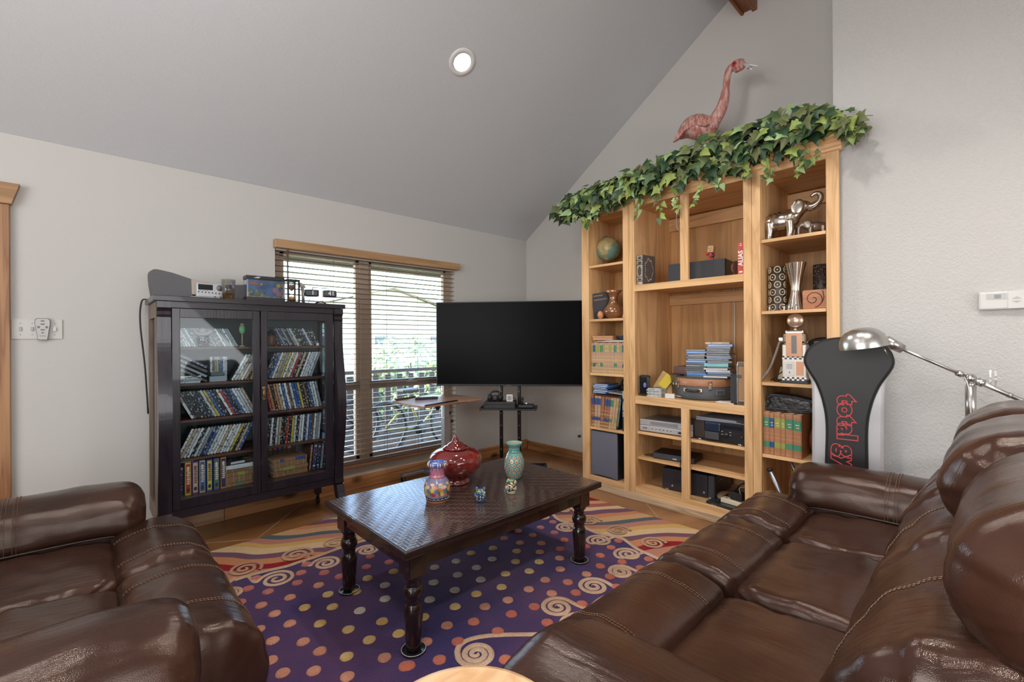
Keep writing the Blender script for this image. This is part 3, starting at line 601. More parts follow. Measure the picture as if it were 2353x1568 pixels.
# trinkets standing before the discs
zt = SH[0]
t = thing('bead_jar', 'jar of coloured beads with a soft grey figure on top, behind left glass', 'jar', (.538, 3.335+.02, zt), 0)
MB().lathe([(.024, .001), (.032, .01), (.034, .05), (.030, .068), (.026, .072)], 20).obj('jar', glass('jar_glass', (.95, .97, .97), .05), t)
rn = random.Random(3); b = MB(); bc = [mat('bead_%s' % k, PAL[k], .3) for k in ('red', 'blue', 'orange', 'white', 'teal', 'navy')]
for i in range(90): b.ball((rn.uniform(-.020, .020), rn.uniform(-.020, .02), rn.uniform(.008, .062)), .0058, 6, rn.randrange(6))
o = b.obj('beads', bc, t); o['kind'] = 'stuff'
b = MB(); b.tube(spline([(-.046, 0, .105), (-.035, -.008, .085), (-.01, -.012, .075), (.015, -.012, .078), (.038, -.008, .09), (.042, 0, .10)], 16), .012, 10); b.ball((0, 0, .098), (.024, .018, .022), 12); b.obj('soft_figure', mat('grey_plush', (.45, .42, .42), .9, bmp=.3), t)
t = thing('bird_figurine', 'green bird figurine on a thin wooden stick behind the left glass', 'figurine', (.752, 3.345+.01, zt))
MB().cyl((0, 0, .006), (0, 0, .085), .0035, n=8).obj('stick', mat('pale_stick', (.5, .38, .24), .6), t); MB().lathe([(.016, 0), (.016, .006), (.006, .008)], 12).obj('base', mat('pale_stick2', (.45, .34, .22), .6), t)
b = MB(); b.lathe([(.004, .076), (.013, .088), (.019, .108), (.018, .125), (.012, .136), (.004, .140)], 14); b.obj('body', mat('bird_green', (.18, .42, .2), .5), t); MB().ball((0, 0, .142), (.012, .012, .010), 12).obj('head', mat('bird_head', (.5, .3, .15), .5), t)
t = thing('bear_figurine', 'brown bear-like bottle figure with a dark hat behind the right glass', 'figurine', (.925, 3.36, zt))
b = MB(); b.lathe([(.026, 0), (.033, .012), (.034, .04), (.03, .066), (.018, .078)], 18); b.obj('body', mat('brown_resin', (.14, .06, .035), .35), t); b = MB(); b.ball((0, 0, .084), (.022, .02, .018), 12); b.lathe([(.038, .092), (.036, .097), (.018, .099), (.015, .112), (.004, .116)], 16); b.obj('hat', mat('dark_hat', (.02, .018, .02), .6), t)
solo('white_cube', MB().box((1.222, 3.35, zt), (1.24, 3.366, zt+.02), bev=.002), mat('white_card', (.75, .77, .82), .5), 'tiny white cube at the right end of the top shelf', 'cube')
t = thing('wire_figurine', 'tiny pale wire figurine standing before the top shelf discs at right', 'figurine', (1.10, 3.345, zt))
b = MB(); b.lathe([(.012, 0), (.012, .003)], 10); b.cyl((0, 0, .002), (.002, 0, .05), .0016, n=6); b.obj('post', mat('pale_wire', (.6, .55, .45), .4), t); MB().tube([(-.028, 0, .035), (-.01, -.004, .048), (.01, 0, .043), (.024, 0, .052)], .0022, 6).obj('branch', mat('pale_wire', (.6, .55, .45), .4), t)

# ================================================================ ON TOP OF THE CABINET
ZT = 1.5232
gsp = mat('speaker_cloth', (.125, .125, .13), .85, bmp=.15, bs=400); svp = mat('silver_plastic', (.50, .51, .53), .35, .3)
t = thing('cd_radio', 'wide grey table radio with curved speaker wings and silver centre', 'radio', (.595, 3.44, ZT), math.radians(3))
def wing(sx, x0, x1, prof, name):
    b = MB(); pts = spline([(x, z, 0) for x, z in prof], 24)
    poly = [(x0, .004)]+[(p.x, p.y) for p in pts]+[(x1, .004)] if sx > 0 else [(x0, .004)]+[(p.x, p.y) for p in pts]+[(x1, .004)]
    b.prism(poly, 0, .11, lambda a, z, d: (a, -.02+d+.10*abs(a)**1.6*.6, z)); b.obj(name, gsp, t)
wing(-1, -.292, -.10, [(-.302, .08), (-.298, .162), (-.22, .158), (-.15, .138), (-.10, .122)], 'speaker_wing')
wing(1, .075, .222, [(.075, .102), (.12, .108), (.17, .112), (.214, .116), (.232, .07)], 'speaker_wing')
MB().prism([(-.105, .03), (-.108, .124), (-.06, .116), (.0, .108), (.08, .102), (.082, .03)], -.024, .09, lambda a, z, d: (a, d, z)).obj('housing', mat('beige_plastic', (.42, .36, .31), .5), t)
c = MB().box((-.088, -.050, .012), (.072, -.02, .104), bev=.008).obj('control_panel', svp, t)
MB().box((-.078, -.0515, .060), (.0, -.0495, .094), bev=.0008).obj('display', mat('dark_lcd', (.012, .016, .02), .12), t)
b = MB(); b.lathe([(.001, 0), (.018, 0), (.019, .003), (.008, .003), (.007, .006), (.001, .006)], 20, (.038, -.050, .076), M=Matrix.Rotation(PI/2, 3, 'X')); b.obj('dial', mat('dial_grey', (.16, .16, .17), .4), t)
b = MB()
for j in range(8): b.ball((-.076+j*.0185, -.0502, .046-.0008*j), (.0042, .0015, .0042), 8)
for j in range(3): b.box((-.074+j*.018, -.0512, .0535), (-.064+j*.018, -.0495, .0555))
b.ball((.012, -.0502, .018), (.006, .0015, .005), 8); b.ball((.042, -.0502, .018), (.006, .0015, .005), 8); b.obj('buttons', mat('dark_button', (.04, .04, .045), .4), t)
solo('power_cable', MB().tube(spline([(.42, 3.56, 1.555), (.335, 3.60, 1.565), (.318, 3.60, 1.53), (.335, 3.62, 1.528), (.30, 3.68, 1.528), (.270, 3.705, 1.515), (.262, 3.706, 1.38), (.285, 3.712, 1.1), (.30, 3.715, .8)], 40), .0045, 8), mat('black_cable', (.015, .014, .014), .5), 'black cord looping down behind the left side of the dark cabinet', 'cord')
t = thing('remote_control', 'flat pale remote lying in front of the silver radio', 'remote control', (.532, 3.352, ZT), -.05)
MB().prism([(-.06, -.028), (.095, -.034), (.095, .02), (-.045, .02)], .0, .009, None).obj('body', mat('pale_remote', (.45, .44, .42), .5), t)
b = MB(); [b.box((-.03+i*.02, -.02, .009), (-.02+i*.02, -.008, .0105)) for i in range(5)]; b.obj('buttons', mat('dark_button', (.04, .04, .045), .4), t)
t = thing('pint_glass', 'clear pint glass with a small crest in front of the radio', 'glass', (.672, 3.338, ZT))
MB().lathe([(.001, .002), (.030, .002), (.0385, .129), (.0400, .129), (.0315, 0), (.001, 0)], 28).obj('glass', glass('drinking_glass', (.97, .96, .94), .03, .02, .4), t)
MB().lathe([(.001, .006), (.0293, .006), (.0315, .04), (.001, .04)], 24).obj('amber_base', glass('amber_glass', (.88, .68, .40), .03, .02, .3), t)
b = MB(); b.prism([(-.008, 0), (-.009, .018), (-.004, .024), (.005, .023), (.009, .016), (.006, 0)], 0, .001, lambda a, c, d: (.022+a*.8, -.0345-d+abs(a)*.5, .072+c)); b.obj('crest', mat('crest', (.05, .09, .25), .4, var=.8, vs=300), t)
t = thing('aquarium_lamp', 'black framed picture lamp showing a bright fish tank scene', 'lamp', (.895, 3.40, ZT), math.radians(-1))
blk = mat('black_plastic', (.016, .016, .018), .35)
MB().box((-.118, -.045, .148), (.118, .045, .172), bev=.003).obj('lid', blk, t); MB().box((-.118, -.05, 0), (.118, .05, .03), bev=.003).obj('base', blk, t)
b = MB(); [b.box((x-.005, y-.005, .03), (x+.005, y+.005, .148)) for x in (-.112, .112) for y in (-.04, .04)]; b.obj('corner_posts', glass('clear_post', (.9, .92, .95), .1), t)
def tankmat():
    m, tt, bb = _nodes('tank_scene'); v = coords(tt, (14, 1, 14)); n = N(tt, 'ShaderNodeTexNoise', i_Scale=1.0, i_Detail=3.0); tt.links.new(v, n.inputs['Vector'])
    c1 = ramp(tt, n.outputs[0], [(.35, (.03, .09, .26)), (.6, (.10, .25, .5))]); tt.links.new(c1, bb.inputs['Base Color']); bb.inputs['Roughness'].default_value = .4; return m
sc_o = MB().box((-.105, -.004, .03), (.105, .004, .148)).obj('picture', tankmat(), t)
fis = [mat('fish_orange', (.65, .17, .04), .4), mat('coral_yellow', (.65, .55, .05), .5), mat('coral_pink', (.45, .25, .3), .6), mat('coral_tan', (.42, .33, .2), .7), mat('coral_green', (.12, .28, .12), .6), mat('sand', (.5, .5, .45), .8)]
b = MB(); b.ball((-.06, -.006, .122), (.034, .002, .009), 12, 0); b.prism([(-.03, .12), (-.012, .132), (-.014, .110)], -.008, -.004, lambda a, c, d: (a, d, c), 1); b.ball((.088, -.006, .118), (.014, .002, .014), 12, 1); b.ball((.07, -.006, .085), (.024, .002, .022), 12, 2); b.ball((.09, -.006, .062), (.02, .002, .02), 12, 2)
for i in range(14): b.ball((-.095+i*.008, -.006, .055+.028*math.sin(i*1.3)-.0016*i), (.012, .002, .012), 8, 3+(i % 2))
for i in range(9): b.ball((-.09+i*.022, -.006, .036), (.014, .002, .006), 8, 5 if i % 2 else 3)
b.obj('scene_figures', fis, t)
MB().box((-.112, -.043, .03), (.112, -.041, .148)).obj('front_pane', glass('tank_glass', (.95, .97, 1), .03), t)
MB().prism([(-.075, 0), (-.05, .014), (-.03, .012), (-.045, 0)], -.0468, -.0452, lambda a, c, d: (a, d, .155+c*.8)).obj('sticker', mat('pale_sticker', (.5, .55, .65), .4), t)
t = thing('sand_timer', 'hourglass with orange sand in a dark open frame', 'hourglass', (1.053, 3.345, ZT), .06)
MB().box((-.042, -.042, 0), (.042, .042, .012), bev=.002).obj('base', blk, t); MB().box((-.042, -.042, .150), (.042, .042, .162), bev=.002).obj('cap', blk, t)
for x in (-.036, .036):
    for y in (-.036, .036): MB().box((x-.005, y-.005, .012), (x+.005, y+.005, .150)).obj('post', blk, t)
MB().lathe([(.001, .013), (.02, .014), (.0285, .03), (.027, .05), (.012, .07), (.0035, .081), (.012, .092), (.027, .112), (.0285, .132), (.02, .148), (.001, .149)], 24).obj('bulb', glass('timer_glass', (.93, .94, .95), .07), t)
MB().lathe([(.001, .015), (.019, .016), (.0265, .03), (.025, .042), (.012, .046), (.001, .047)], 20).obj('sand', mat('orange_sand', (.75, .40, .10), .8), t); MB().lathe([(.001, .084), (.004, .086), (.012, .096), (.023, .115), (.024, .128), (.001, .130)], 20).obj('upper_sand', mat('brown_sand', (.45, .28, .2), .8), t)
t = thing('metal_stand', 'upright brushed metal bracket with a loose wire beside the hourglass', 'stand', (1.150, 3.40, ZT))
MB().box((-.03, -.03, 0), (.03, .03, .008), bev=.002).obj('base', mat('pale_bracket', (.5, .48, .42), .45, .4), t)
b = MB(); b.tube([(0, 0, .006), (-.002, 0, .07), (-.008, 0, .13)], [.016, .015, .018], 12, flat=.6); b.prism([(-.028, .125), (-.02, .155), (.004, .140), (.016, .118), (.0, .112)], -.012, .012, lambda a, c, d: (a, d, c)); b.obj('bracket', mat('brushed_bracket', (.42, .40, .34), .4, .6, var=.15, vs=40), t)
MB().tube(spline([(.01, -.02, .10), (.024, -.028, .08), (.012, -.03, .06), (.03, -.03, .045), (.022, -.03, .01), (-.02, -.032, .02), (-.03, -.03, .06)], 30), .0018, 6).obj('wire', mat('black_cable', (.015, .014, .014), .5), t)
t = thing('flip_clock', 'retro chrome flip clock with two black number drums', 'clock', (1.262, 3.375, ZT), math.radians(-14))
chrome = mat('chrome', (.72, .70, .66), .16, 1.0); dkf = mat('clock_flap', (.025, .028, .035), .35); wt = mat('white_ink', (.85, .85, .85), .6)
MB().lathe([(.044, 0), (.044, .004), (.038, .016), (.018, .026), (.010, .032)], 28).obj('base', chrome, t)
b = MB(); b.box((-.016, -.012, .026), (.016, .02, .118), bev=.004); b.obj('column', chrome, t); b = MB(); b.cyl((-.055, .0, .124), (.055, .0, .124), .003, n=8); b.cyl((-.052, 0, .124), (-.052, 0, .108), .003, n=8); b.cyl((.052, 0, .124), (.052, 0, .108), .003, n=8); b.obj('top_bar', mat('dark_metal', (.08, .08, .08), .4, .8), t)
for x, s in ((-.062, '1'), (.062, '41')):
    b = MB(); b.box((x-.046, -.030, .058), (x+.046, .028, .108), bev=.010, seg=3); d = b.obj('number_drum', dkf, t)
    MB().box((x-.042, -.0312, .0826), (x+.042, -.0298, .0834)).obj('split_line', blk, t)
    text('digits', s, .046, t.matrix_basis @ Vector((x+.008, -.0312, .083)), Matrix.Rotation(t.rotation_euler.z, 3, 'Z') @ Matrix(((1, 0, 0), (0, 0, -1), (0, 1, 0))), wt, t, .0004)
# ================================================================ TELEVISION ON ITS STAND
ta = math.atan2(2.475-3.48, 3.19-2.33)                 # screen runs from (2.33, 3.48) to (3.19, 2.475)
tn = Vector((math.sin(ta), -math.cos(ta), 0))           # facing the camera
tc = Vector((2.76, 2.9775, 0))
tv = thing('television', 'large flat black television on a pole stand before the window corner', 'television', (tc.x, tc.y, .85), ta)
tw = 1.318
tilt = Matrix.Rotation(math.radians(-1.5), 3, 'X')
scr = mat('black_screen', (.002, .002, .0022), .30, spec=.06); tvb = mat('tv_bezel', (.008, .008, .009), .4)
b = MB(); b.box((-tw/2, .0, .0), (tw/2, .03, .757), bev=.004); b.box((-.45, .03, .1), (.45, .065, .6), bev=.015); b.obj('casing', tvb, tv)
MB().box((-tw/2+.008, -.0015, .016), (tw/2-.008, .001, .750)).obj('screen', scr, tv)
MB().box((-.02, -.002, .004), (.02, 0, .009)).obj('logo', mat('dim_logo', (.12, .12, .12), .4), tv)
pm = mat('black_powder_coat', (.012, .012, .014), .4); pc = tc-tn*.115
st = thing('tv_stand', 'black two-pole rolling stand holding up the television', 'tv stand', (pc.x, pc.y, .0106), ta)
for x in (-.083, .083):
    p = MB().cyl((x, 0, .10), (x, 0, 1.35), .017, n=16).obj('pole', pm, st)
    b = MB(); [b.ball((x, -.017, z), (.004, .002, .004), 8) for z in (.25, .36, .47, .58, .78)]; b.obj('bolt', mat('bright_bolt', (.6, .6, .62), .3, .9), p)
b = MB(); b.box((-.22, .015, 1.0), (.22, .045, 1.05)); b.box((-.22, .015, 1.3), (.22, .045, 1.35)); b.obj('mount', pm, st); b = MB(); b.box((-.13, -.04, .09), (.13, .04, .14), bev=.006); b.obj('foot_block', pm, st)
blu_leg = mat('stand_leg', (.03, .035, .06), .3, .3)
for s in (-1, 1):
    for e in (-1, 1):
        b = MB(); b.prism([(0, .12), (.30, .055), (.30, .03), (0, .06)], -.022, .022, lambda a, z, d, s=s, e=e: (s*(.09+a*.72)+d*.4, e*(a*.9)+d*.6, z)); l = b.obj('leg', blu_leg, st)
        b = MB(); b.cyl((s*.31-.012, e*.27, .026), (s*.31+.012, e*.27, .026), .026, n=14); b.cyl((s*.31, e*.27, .026), (s*.31, e*.27, .05), .008, n=8); b.obj('caster', rub, l)
tz = .648
b = MB(); b.box((-.25, -.20, tz-.014), (.25, .045, tz), bev=.003); b.box((-.25, -.20, tz-.018), (-.235, .045, tz+.008)); b.cyl((.245, -.2, tz-.006), (.245, .04, tz-.006), .008, n=8); b.obj('tray', pm, st)
t = thing('game_console', 'slim black game console on the stand tray under the television', 'game console', st.matrix_basis @ Vector((-.075, -.10, tz+.0005)), ta)
b = MB(); b.box((-.14, -.09, 0), (.14, .09, .032), bev=.003); b.obj('lower_half', cb, t); MB().box((-.137, -.085, .0325), (.137, .09, .055), bev=.003).obj('upper_half', blk, t)
t = thing('headset', 'black headset and controller bundle on the game console', 'headset', st.matrix_basis @ Vector((-.13, -.09, tz+.0562)), ta)
b = MB(); b.ball((-.045, 0, .03), (.028, .032, .032), 12); b.ball((.05, 0, .03), (.03, .032, .032), 12); b.obj('ear_cup', rub, t); b = MB(); b.tube(spline([(-.045, 0, .04), (-.03, .01, .075), (.01, .02, .083), (.04, .01, .075), (.05, 0, .04)], 14), .009, 8); b.box((-.02, -.03, .002), (.03, .02, .05), bev=.012); b.obj('band', blk, t)
t = thing('thermometer_clock', 'small white square display standing on the game console', 'clock', st.matrix_basis @ Vector((.012, -.14, tz+.0562)), ta)
MB().box((-.028, -.008, 0), (.028, .012, .062), bev=.004).obj('case', mat('white_plastic', (.72, .70, .68), .4), t); MB().box((-.018, -.009, .014), (.018, -.0078, .052)).obj('display', mat('grey_lcd', (.32, .34, .32), .3), t)
t = thing('joystick', 'small black joystick base on the right of the stand tray', 'joystick', st.matrix_basis @ Vector((.15, -.115, tz+.0005)), ta)
MB().box((-.062, -.06, 0), (.075, .06, .03), bev=.01).obj('base', blk, t); b = MB(); b.cyl((-.03, 0, .028), (-.03, 0, .075), .012, n=10); b.ball((-.03, 0, .08), .016, 10); b.obj('stick', rub, t); b = MB(); b.cyl((.01, -.02, .028), (.01, -.02, .05), .018, n=14); b.obj('button', stl, t)
solo('charger_cable', MB().tube(spline([st.matrix_basis @ Vector(p) for p in ((.06, -.12, tz+.03), (.065, -.14, tz+.075), (.04, -.13, tz+.09), (.02, -.10, tz+.062), (.05, -.06, tz+.06))], 24), .003, 6), mat('black_cable', (.015, .014, .014), .5), 'thin black cable arching behind the white square display', 'cable')

# ================================================================ OVERBED TABLE
OT = .745
A_, B_, C_, D_, E_, F_ = (P(*q, z=OT) for q in ((902, 922), (974, 935), (1053, 922), (985, 909), (1107, 915.5), (1035, 906)))
ot = thing('overbed_table', 'adjustable side table with wood top and silver post before the window', 'table', (2.24, 3.25, 0))
lam = wood('reddish_laminate', (.40, .22, .14), (.31, .15, .09), 'x', .6, .28); edg = mat('black_edge', (.02, .018, .018), .5)
def plate(q, z0, z1, nm, m):
    b = MB(); b.prism([(p.x, p.y) for p in q], z0, z1); return b.obj(nm, m, ot, True)
pl_ = lambda a, c, f: a+(c-a)*f
plate([A_, pl_(A_, B_, .5)+Vector((-.012, -.012, 0)), B_, C_, D_], OT-.016, OT, 'main_leaf', lam)
plate([C_+Vector((.004, 0, 0)), E_, pl_(E_, F_, .4)+Vector((.02, .02, 0)), F_, D_+Vector((.004, .002, 0))], OT-.016, OT, 'side_leaf', lam)
for a, c, nm in ((pl_(B_, C_, .05), pl_(B_, C_, .98), 'edge_stop'), (pl_(A_, D_, .1), pl_(A_, D_, .62), 'edge_stop')):
    b = MB(); b.tube([a+Vector((0, .008, .005)), c+Vector((0, .008, .005))], .008, 8, flat=.8); b.obj(nm, edg, ot, True)
pp = P(1025, 1000, y=3.25)
sv = mat('brushed_steel_post', (.42, .45, .50), .32, .85)
MB().box((pp.x-.028, 3.23, .42), (pp.x+.022, 3.27, OT-.03), bev=.004).obj('upper_post', sv, ot, True); MB().box((pp.x-.034, 3.223, .05), (pp.x+.028, 3.277, .60), bev=.004).obj('lower_post', sv, ot, True)
b = MB(); b.box((pp.x-.22, 3.20, OT-.032), (pp.x+.20, 3.30, OT-.0165)); b.obj('bracket', edg, ot, True); b = MB(); b.cyl((pp.x+.03, 3.24, .56), (pp.x+.06, 3.24, .56), .014, n=10); b.cyl((pp.x+.03, 3.25, .63), (pp.x+.045, 3.25, .63), .012, n=10); b.cyl((pp.x-.12, 3.205, OT-.045), (pp.x-.12, 3.19, OT-.045), .02, n=14); b.obj('adjuster_knob', edg, ot, True)
b = MB(); b.box((pp.x-.03, 3.23, .055), (pp.x+.03, 3.62, .09), bev=.006); b.obj('base_bar', sv, ot, True)
for y in (3.255, 3.59):
    q = MB().box((pp.x-.24, y-.02, .055), (pp.x+.24, y+.02, .085), bev=.006).obj('base_foot', sv, ot, True)
    for x in (-.22, .22): b = MB(); b.cyl((pp.x+x-.012, y, .028), (pp.x+x+.012, y, .028), .0275, n=14); b.box((pp.x+x-.006, y-.01, .03), (pp.x+x+.006, y+.01, .056)); b.obj('caster', rub, q, True)
rp = P(980, 917, z=OT+.001); t = thing('remote_control', 'long black remote lying on the overbed table leaf', 'remote control', (rp.x, rp.y, OT+.0006), math.radians(-24))
MB().box((-.10, -.022, 0), (.10, .022, .016), bev=.005).obj('body', blk, t); b = MB(); [b.box((-.085+i*.017, -.014+j*.012, .016), (-.075+i*.017, -.006+j*.012, .018)) for i in range(10) for j in range(3)]; b.obj('buttons', mat('dark_button', (.04, .04, .045), .4), t)

# ================================================================ BUILT-IN BOOKCASE
oc = dict(c1=(.72, .445, .215), c2=(.58, .335, .145))
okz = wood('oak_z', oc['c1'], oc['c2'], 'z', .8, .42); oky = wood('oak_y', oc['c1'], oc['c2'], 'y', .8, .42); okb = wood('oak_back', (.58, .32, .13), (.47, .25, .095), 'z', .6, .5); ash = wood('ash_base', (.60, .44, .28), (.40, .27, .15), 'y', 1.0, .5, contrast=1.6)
bc_ = thing('bookcase', 'tall built-in oak bookcase with open shelves in the wall recess', 'bookcase', (3.40, 1.53, 0))
def bp(nm, lo, hi, m, bev=.0015): return MB().box(lo, hi, bev=bev).obj(nm, m, bc_, True)
ZTOP = 2.296
F0, F1 = XF, XF+.022
for y0, y1 in ((2.375, 2.45), (1.985, 2.037), (1.933, 1.983), (1.075, 1.125), (1.022, 1.073), (.607, .670)): bp('stile', (F0, y0, .055), (F1, y1, 2.37), okz)
for z0, z1 in ((1.683, ZTOP), (.109, .758)): bp('divider', (F0, 1.497, z0), (F1, 1.558, z1), okz)
for y0, y1, zb0, zt0 in ((2.037, 2.375, .108, 2.293), (1.125, 1.933, .111, ZTOP), (.670, 1.022, .108, 2.298)): bp('bottom_rail', (F0, y0, .055), (F1, y1, zb0), oky); bp('top_rail', (F0, y0, zt0), (F1, y1, 2.37), oky)
bp('shelf_rail', (F0, 1.125, 1.633), (F1, 1.933, 1.683), oky); bp('counter_rail', (F0, 1.125, .757), (F1, 1.933, .818), oky)
def bay(y0, y1, xb, zs, thick=.02):
    bp('side_panel', (F1, y1-.001, .06), (xb, y1+.017, 2.35), okz, 0); bp('side_panel', (F1, y0-.017, .06), (xb, y0+.001, 2.35), okz, 0)
    bp('back_panel', (xb, y0-.017, .06), (xb+.012, y1+.017, 2.35), okb, 0)
    for z in zs: bp('shelf', (F0+.006, y0+.001, z-thick), (xb, y1-.001, z), oky)
    bp('bay_floor', (F1, y0, .088), (xb, y1, .108), oky, 0); bp('bay_top', (F1, y0, 2.30), (xb, y1, 2.318), oky, 0)
LZ = (1.887, 1.432, .977, .520); RZ = (1.885, 1.432, .980, .523)
bay(2.037, 2.375, 3.53, LZ); bay(.672, 1.022, 3.735, RZ); bay(1.125, 1.933, 3.735, ())
bp('back_cleat', (3.70, 1.125, 2.19), (3.735, 1.933, 2.29), oky); bp('back_cleat', (3.70, 1.125, 1.55), (3.735, 1.933, 1.633), oky); bp('back_cleat', (3.70, .672, 2.19), (3.735, 1.022, 2.29), oky)
bp('shelf', (F1, 1.126, 1.655), (3.735, 1.932, 1.683), oky); bp('counter', (F1, 1.126, .79), (3.735, 1.932, .818), oky)
for z in (.538, .340): bp('shelf', (F0+.03, 1.50, z-.02), (3.735, 1.932, z), oky); bp('shelf', (F0+.03, 1.126, z-.018), (3.735, 1.499, z+.002), oky)
bp('outer_side', (F1, 2.432, .0), (3.735, 2.45, 2.37), okz)
bp('top_board', (F0, .65, 2.345), (3.735, 2.45, 2.37), oky)
b = MB(); b.prism([(0, 2.33), (-.012, 2.335), (-.014, 2.348), (-.022, 2.355), (-.028, 2.372), (-.05, 2.392), (-.058, 2.397), (-.058, 2.414), (.02, 2.414), (.02, 2.33)], .592, 2.47, lambda a, z, d: (F0+a, d, z)); b.obj('crown', oky, bc_, True)
b = MB(); b.prism([(0, 2.33), (-.012, 2.335), (-.014, 2.348), (-.022, 2.355), (-.028, 2.372), (-.05, 2.392), (-.058, 2.397), (-.058, 2.414), (.02, 2.414), (.02, 2.33)], F0-.03, 3.73, lambda a, z, d: (d, 2.452-a, z)); b.obj('crown', okb, bc_, True)
bp('base_moulding', (F0-.004, .58, 0), (F1, 2.45, .056), ash, .003)

def lab_books(): pass
# ---- left bay
def py(px, x): return P(px, 784, x=x).y
t = thing('globe', 'small world globe on a silver foot in the top left bay', 'globe', (3.33, py(1399, 3.33), LZ[0]))
def globemat():
    m, tt, bb = _nodes('globe_map'); v = coords(tt, (1, 1, 1)); n = N(tt, 'ShaderNodeTexNoise', i_Scale=9.0, i_Detail=4.0); tt.links.new(v, n.inputs['Vector'])
    tt.links.new(ramp(tt, n.outputs[0], [(.47, (.16, .30, .25)), (.49, (.42, .34, .14)), (.58, (.50, .36, .17)), (.66, (.28, .30, .12))]), bb.inputs['Base Color']); bb.inputs['Roughness'].default_value = .25; return m
MB().ball((0, 0, .160), .103, 32).obj('ball', globemat(), t)
arc = [(0, .004+.118*math.sin(a), .160+.118*math.cos(a)) for a in [math.radians(-6+i*9) for i in range(21)]]
b = MB(); b.tube(arc, .007, 8, flat=.5); b.ball(arc[0], .009, 8); b.ball(arc[-1], .009, 8); b.obj('meridian', mat('grey_bronze', (.30, .25, .22), .4, .5), t)
MB().lathe([(.055, 0), (.05, .008), (.022, .016), (.012, .03), (.01, .046)], 24, (0, .01, 0)).obj('foot', mat('satin_silver', (.5, .48, .45), .3, .9), t)
yb = py(1353, 3.17)
t = thing('book', 'black covered book leaning back in the second left bay', 'book', (3.20, 2.362, LZ[1]+.0035), math.radians(-50))
Rl = Matrix.Rotation(math.radians(-9), 3, 'X')
b = MB(); b.X = Matrix.Rotation(math.radians(8), 4, 'Y') ; b.X = Matrix.Rotation(math.radians(-8), 4, 'Y'); b.box((0, 0, .0), (.16, .022, .218), bev=.001); b.obj('cover', mat('black_cover', (.018, .014, .014), .35), t)
b = MB(); b.X = Matrix.Rotation(math.radians(-8), 4, 'Y'); [b.box((.02, -.0006, .19-.035*i), (.10+.03*(i % 2), .0, .20-.035*i)) for i in range(2)]; b.box((-.0006, .004, .03), (0, .018, .19)); b.obj('title', mat('dim_title', (.22, .13, .08), .5), t)
solo('stone_egg', MB().ball((3.175, py(1380, 3.175), LZ[1]+.0355), (.026, .026, .035), 18), mat('peach_stone', (.62, .27, .13), .35, var=.2, vs=20), 'polished peach stone egg leaning against the black book', 'egg')
t = thing('bronze_vase', 'iridescent bronze flared vase beside the leaning black book', 'vase', (3.27, py(1411, 3.27), LZ[1]))
MB().lathe([(.04, 0), (.045, .006), (.06, .015), (.088, .045), (.092, .07), (.075, .098), (.05, .125), (.038, .155), (.036, .185), (.046, .215), (.075, .240), (.072, .241), (.042, .214), (.03, .18), (.03, .15)], 36).obj('body', mat('iridescent_bronze', (.36, .17, .08), .16, .35, var=.45, vs=9, coat=.8), t)
solo('white_card', MB().box((3.16, 2.043, LZ[1]+.003), (3.20, 2.046, LZ[1]+.075), rot=Matrix.Rotation(.35, 3, 'X')), mat('paper', (.72, .70, .68), .7), 'white card propped beside the bronze vase', 'card')
def stdbook(c, w, h, d, bands, lab, grp, cov, lean=0, name='book'):
    """upright book, spine towards -x, width along y (to the right = -y)"""
    t = thing(name, lab, 'book', c, 0, grp); b = MB(); X = Matrix.Rotation(math.radians(lean), 4, 'X')
    b.X = X; b.box((.004, 0, 0), (d, .0025, h)); b.box((.004, w-.0025, 0), (d, w, h)); pr = [(0.0045, 0), (.0012, w*.18), (0, w*.5), (.0012, w*.82), (.0045, w)]
    b.prism(pr, 0, h, lambda a, y, z: (a, y, z)); b.obj('cover', cov, t)
    b = MB(); b.X = X; b.box((.005, .003, .003), (d-.004, w-.003, h-.004)); b.obj('pages', pgs, t)
    for z0, z1, m in bands:
        b = MB(); b.X = X; b.prism([(a-.0007, y) for a, y in pr]+[(.005, w), (.005, 0)], z0*h, z1*h, lambda a, y, z: (a, y, z)); b.obj('spine_band', m, t)
lt_tan = mat('pale_tan_cover', (.50, .32, .21), .4, var=.15, vs=30); red_tan = mat('russet_cover', (.34, .14, .075), .4, var=.15, vs=30)
gb = [(.30, .325, gld), (.42, .45, gld), (.54, .56, gld), (.04, .09, gld), (.16, .19, gld)]
y = 2.372; rnb = random.Random(5)
for i, (w, m1, m2, nm) in enumerate(((.020, olv, olv, 'olive'), (.023, blu, blu, 'blue'), (.026, olv, olv, 'olive'), (.024, olv, None, 'olive-topped'), (.025, grn, grn, 'green'), (.020, olv, None, 'olive-topped'), (.020, gld, None, 'gilt'), (.020, gld, gld, 'gilt'), (.022, olv, None, 'olive-topped'), (.023, gld, None, 'gilt'), (.028, grn, grn, 'green'), (.024, gld, gld, 'gilt'), (.027, olv, None, 'olive-topped'), (.022, blu, blu, 'blue'))):
    y -= w+.0006; bands = ([(.70, .92, m1)] if m1 is not gld else [(.72, .75, gld), (.88, .9, gld)])+([(.22, .33, m2)] if m2 and m2 is not gld else [])+gb
    stdbook((3.158, y, LZ[2]), w, .253+.003*(i % 3), .19, bands, 'pale tan %s-labelled book, %s from the left in the row under the wooden box' % (nm, ORD[i]), 'matching books in the third left bay', lt_tan)
solo('paper_stack', MB().box((3.18, 2.05, LZ[2]+.2625), (3.38, 2.352, LZ[2]+.267)).box((3.20, 2.06, LZ[2]+.267), (3.36, 2.33, LZ[2]+.272), rot=Matrix.Rotation(.06, 3, 'Z')).box((3.19, 2.07, LZ[2]+.272), (3.37, 2.25, LZ[2]+.276)), mat('paper', (.72, .70, .68), .7), 'loose white papers lying on top of the tan book row', 'papers')
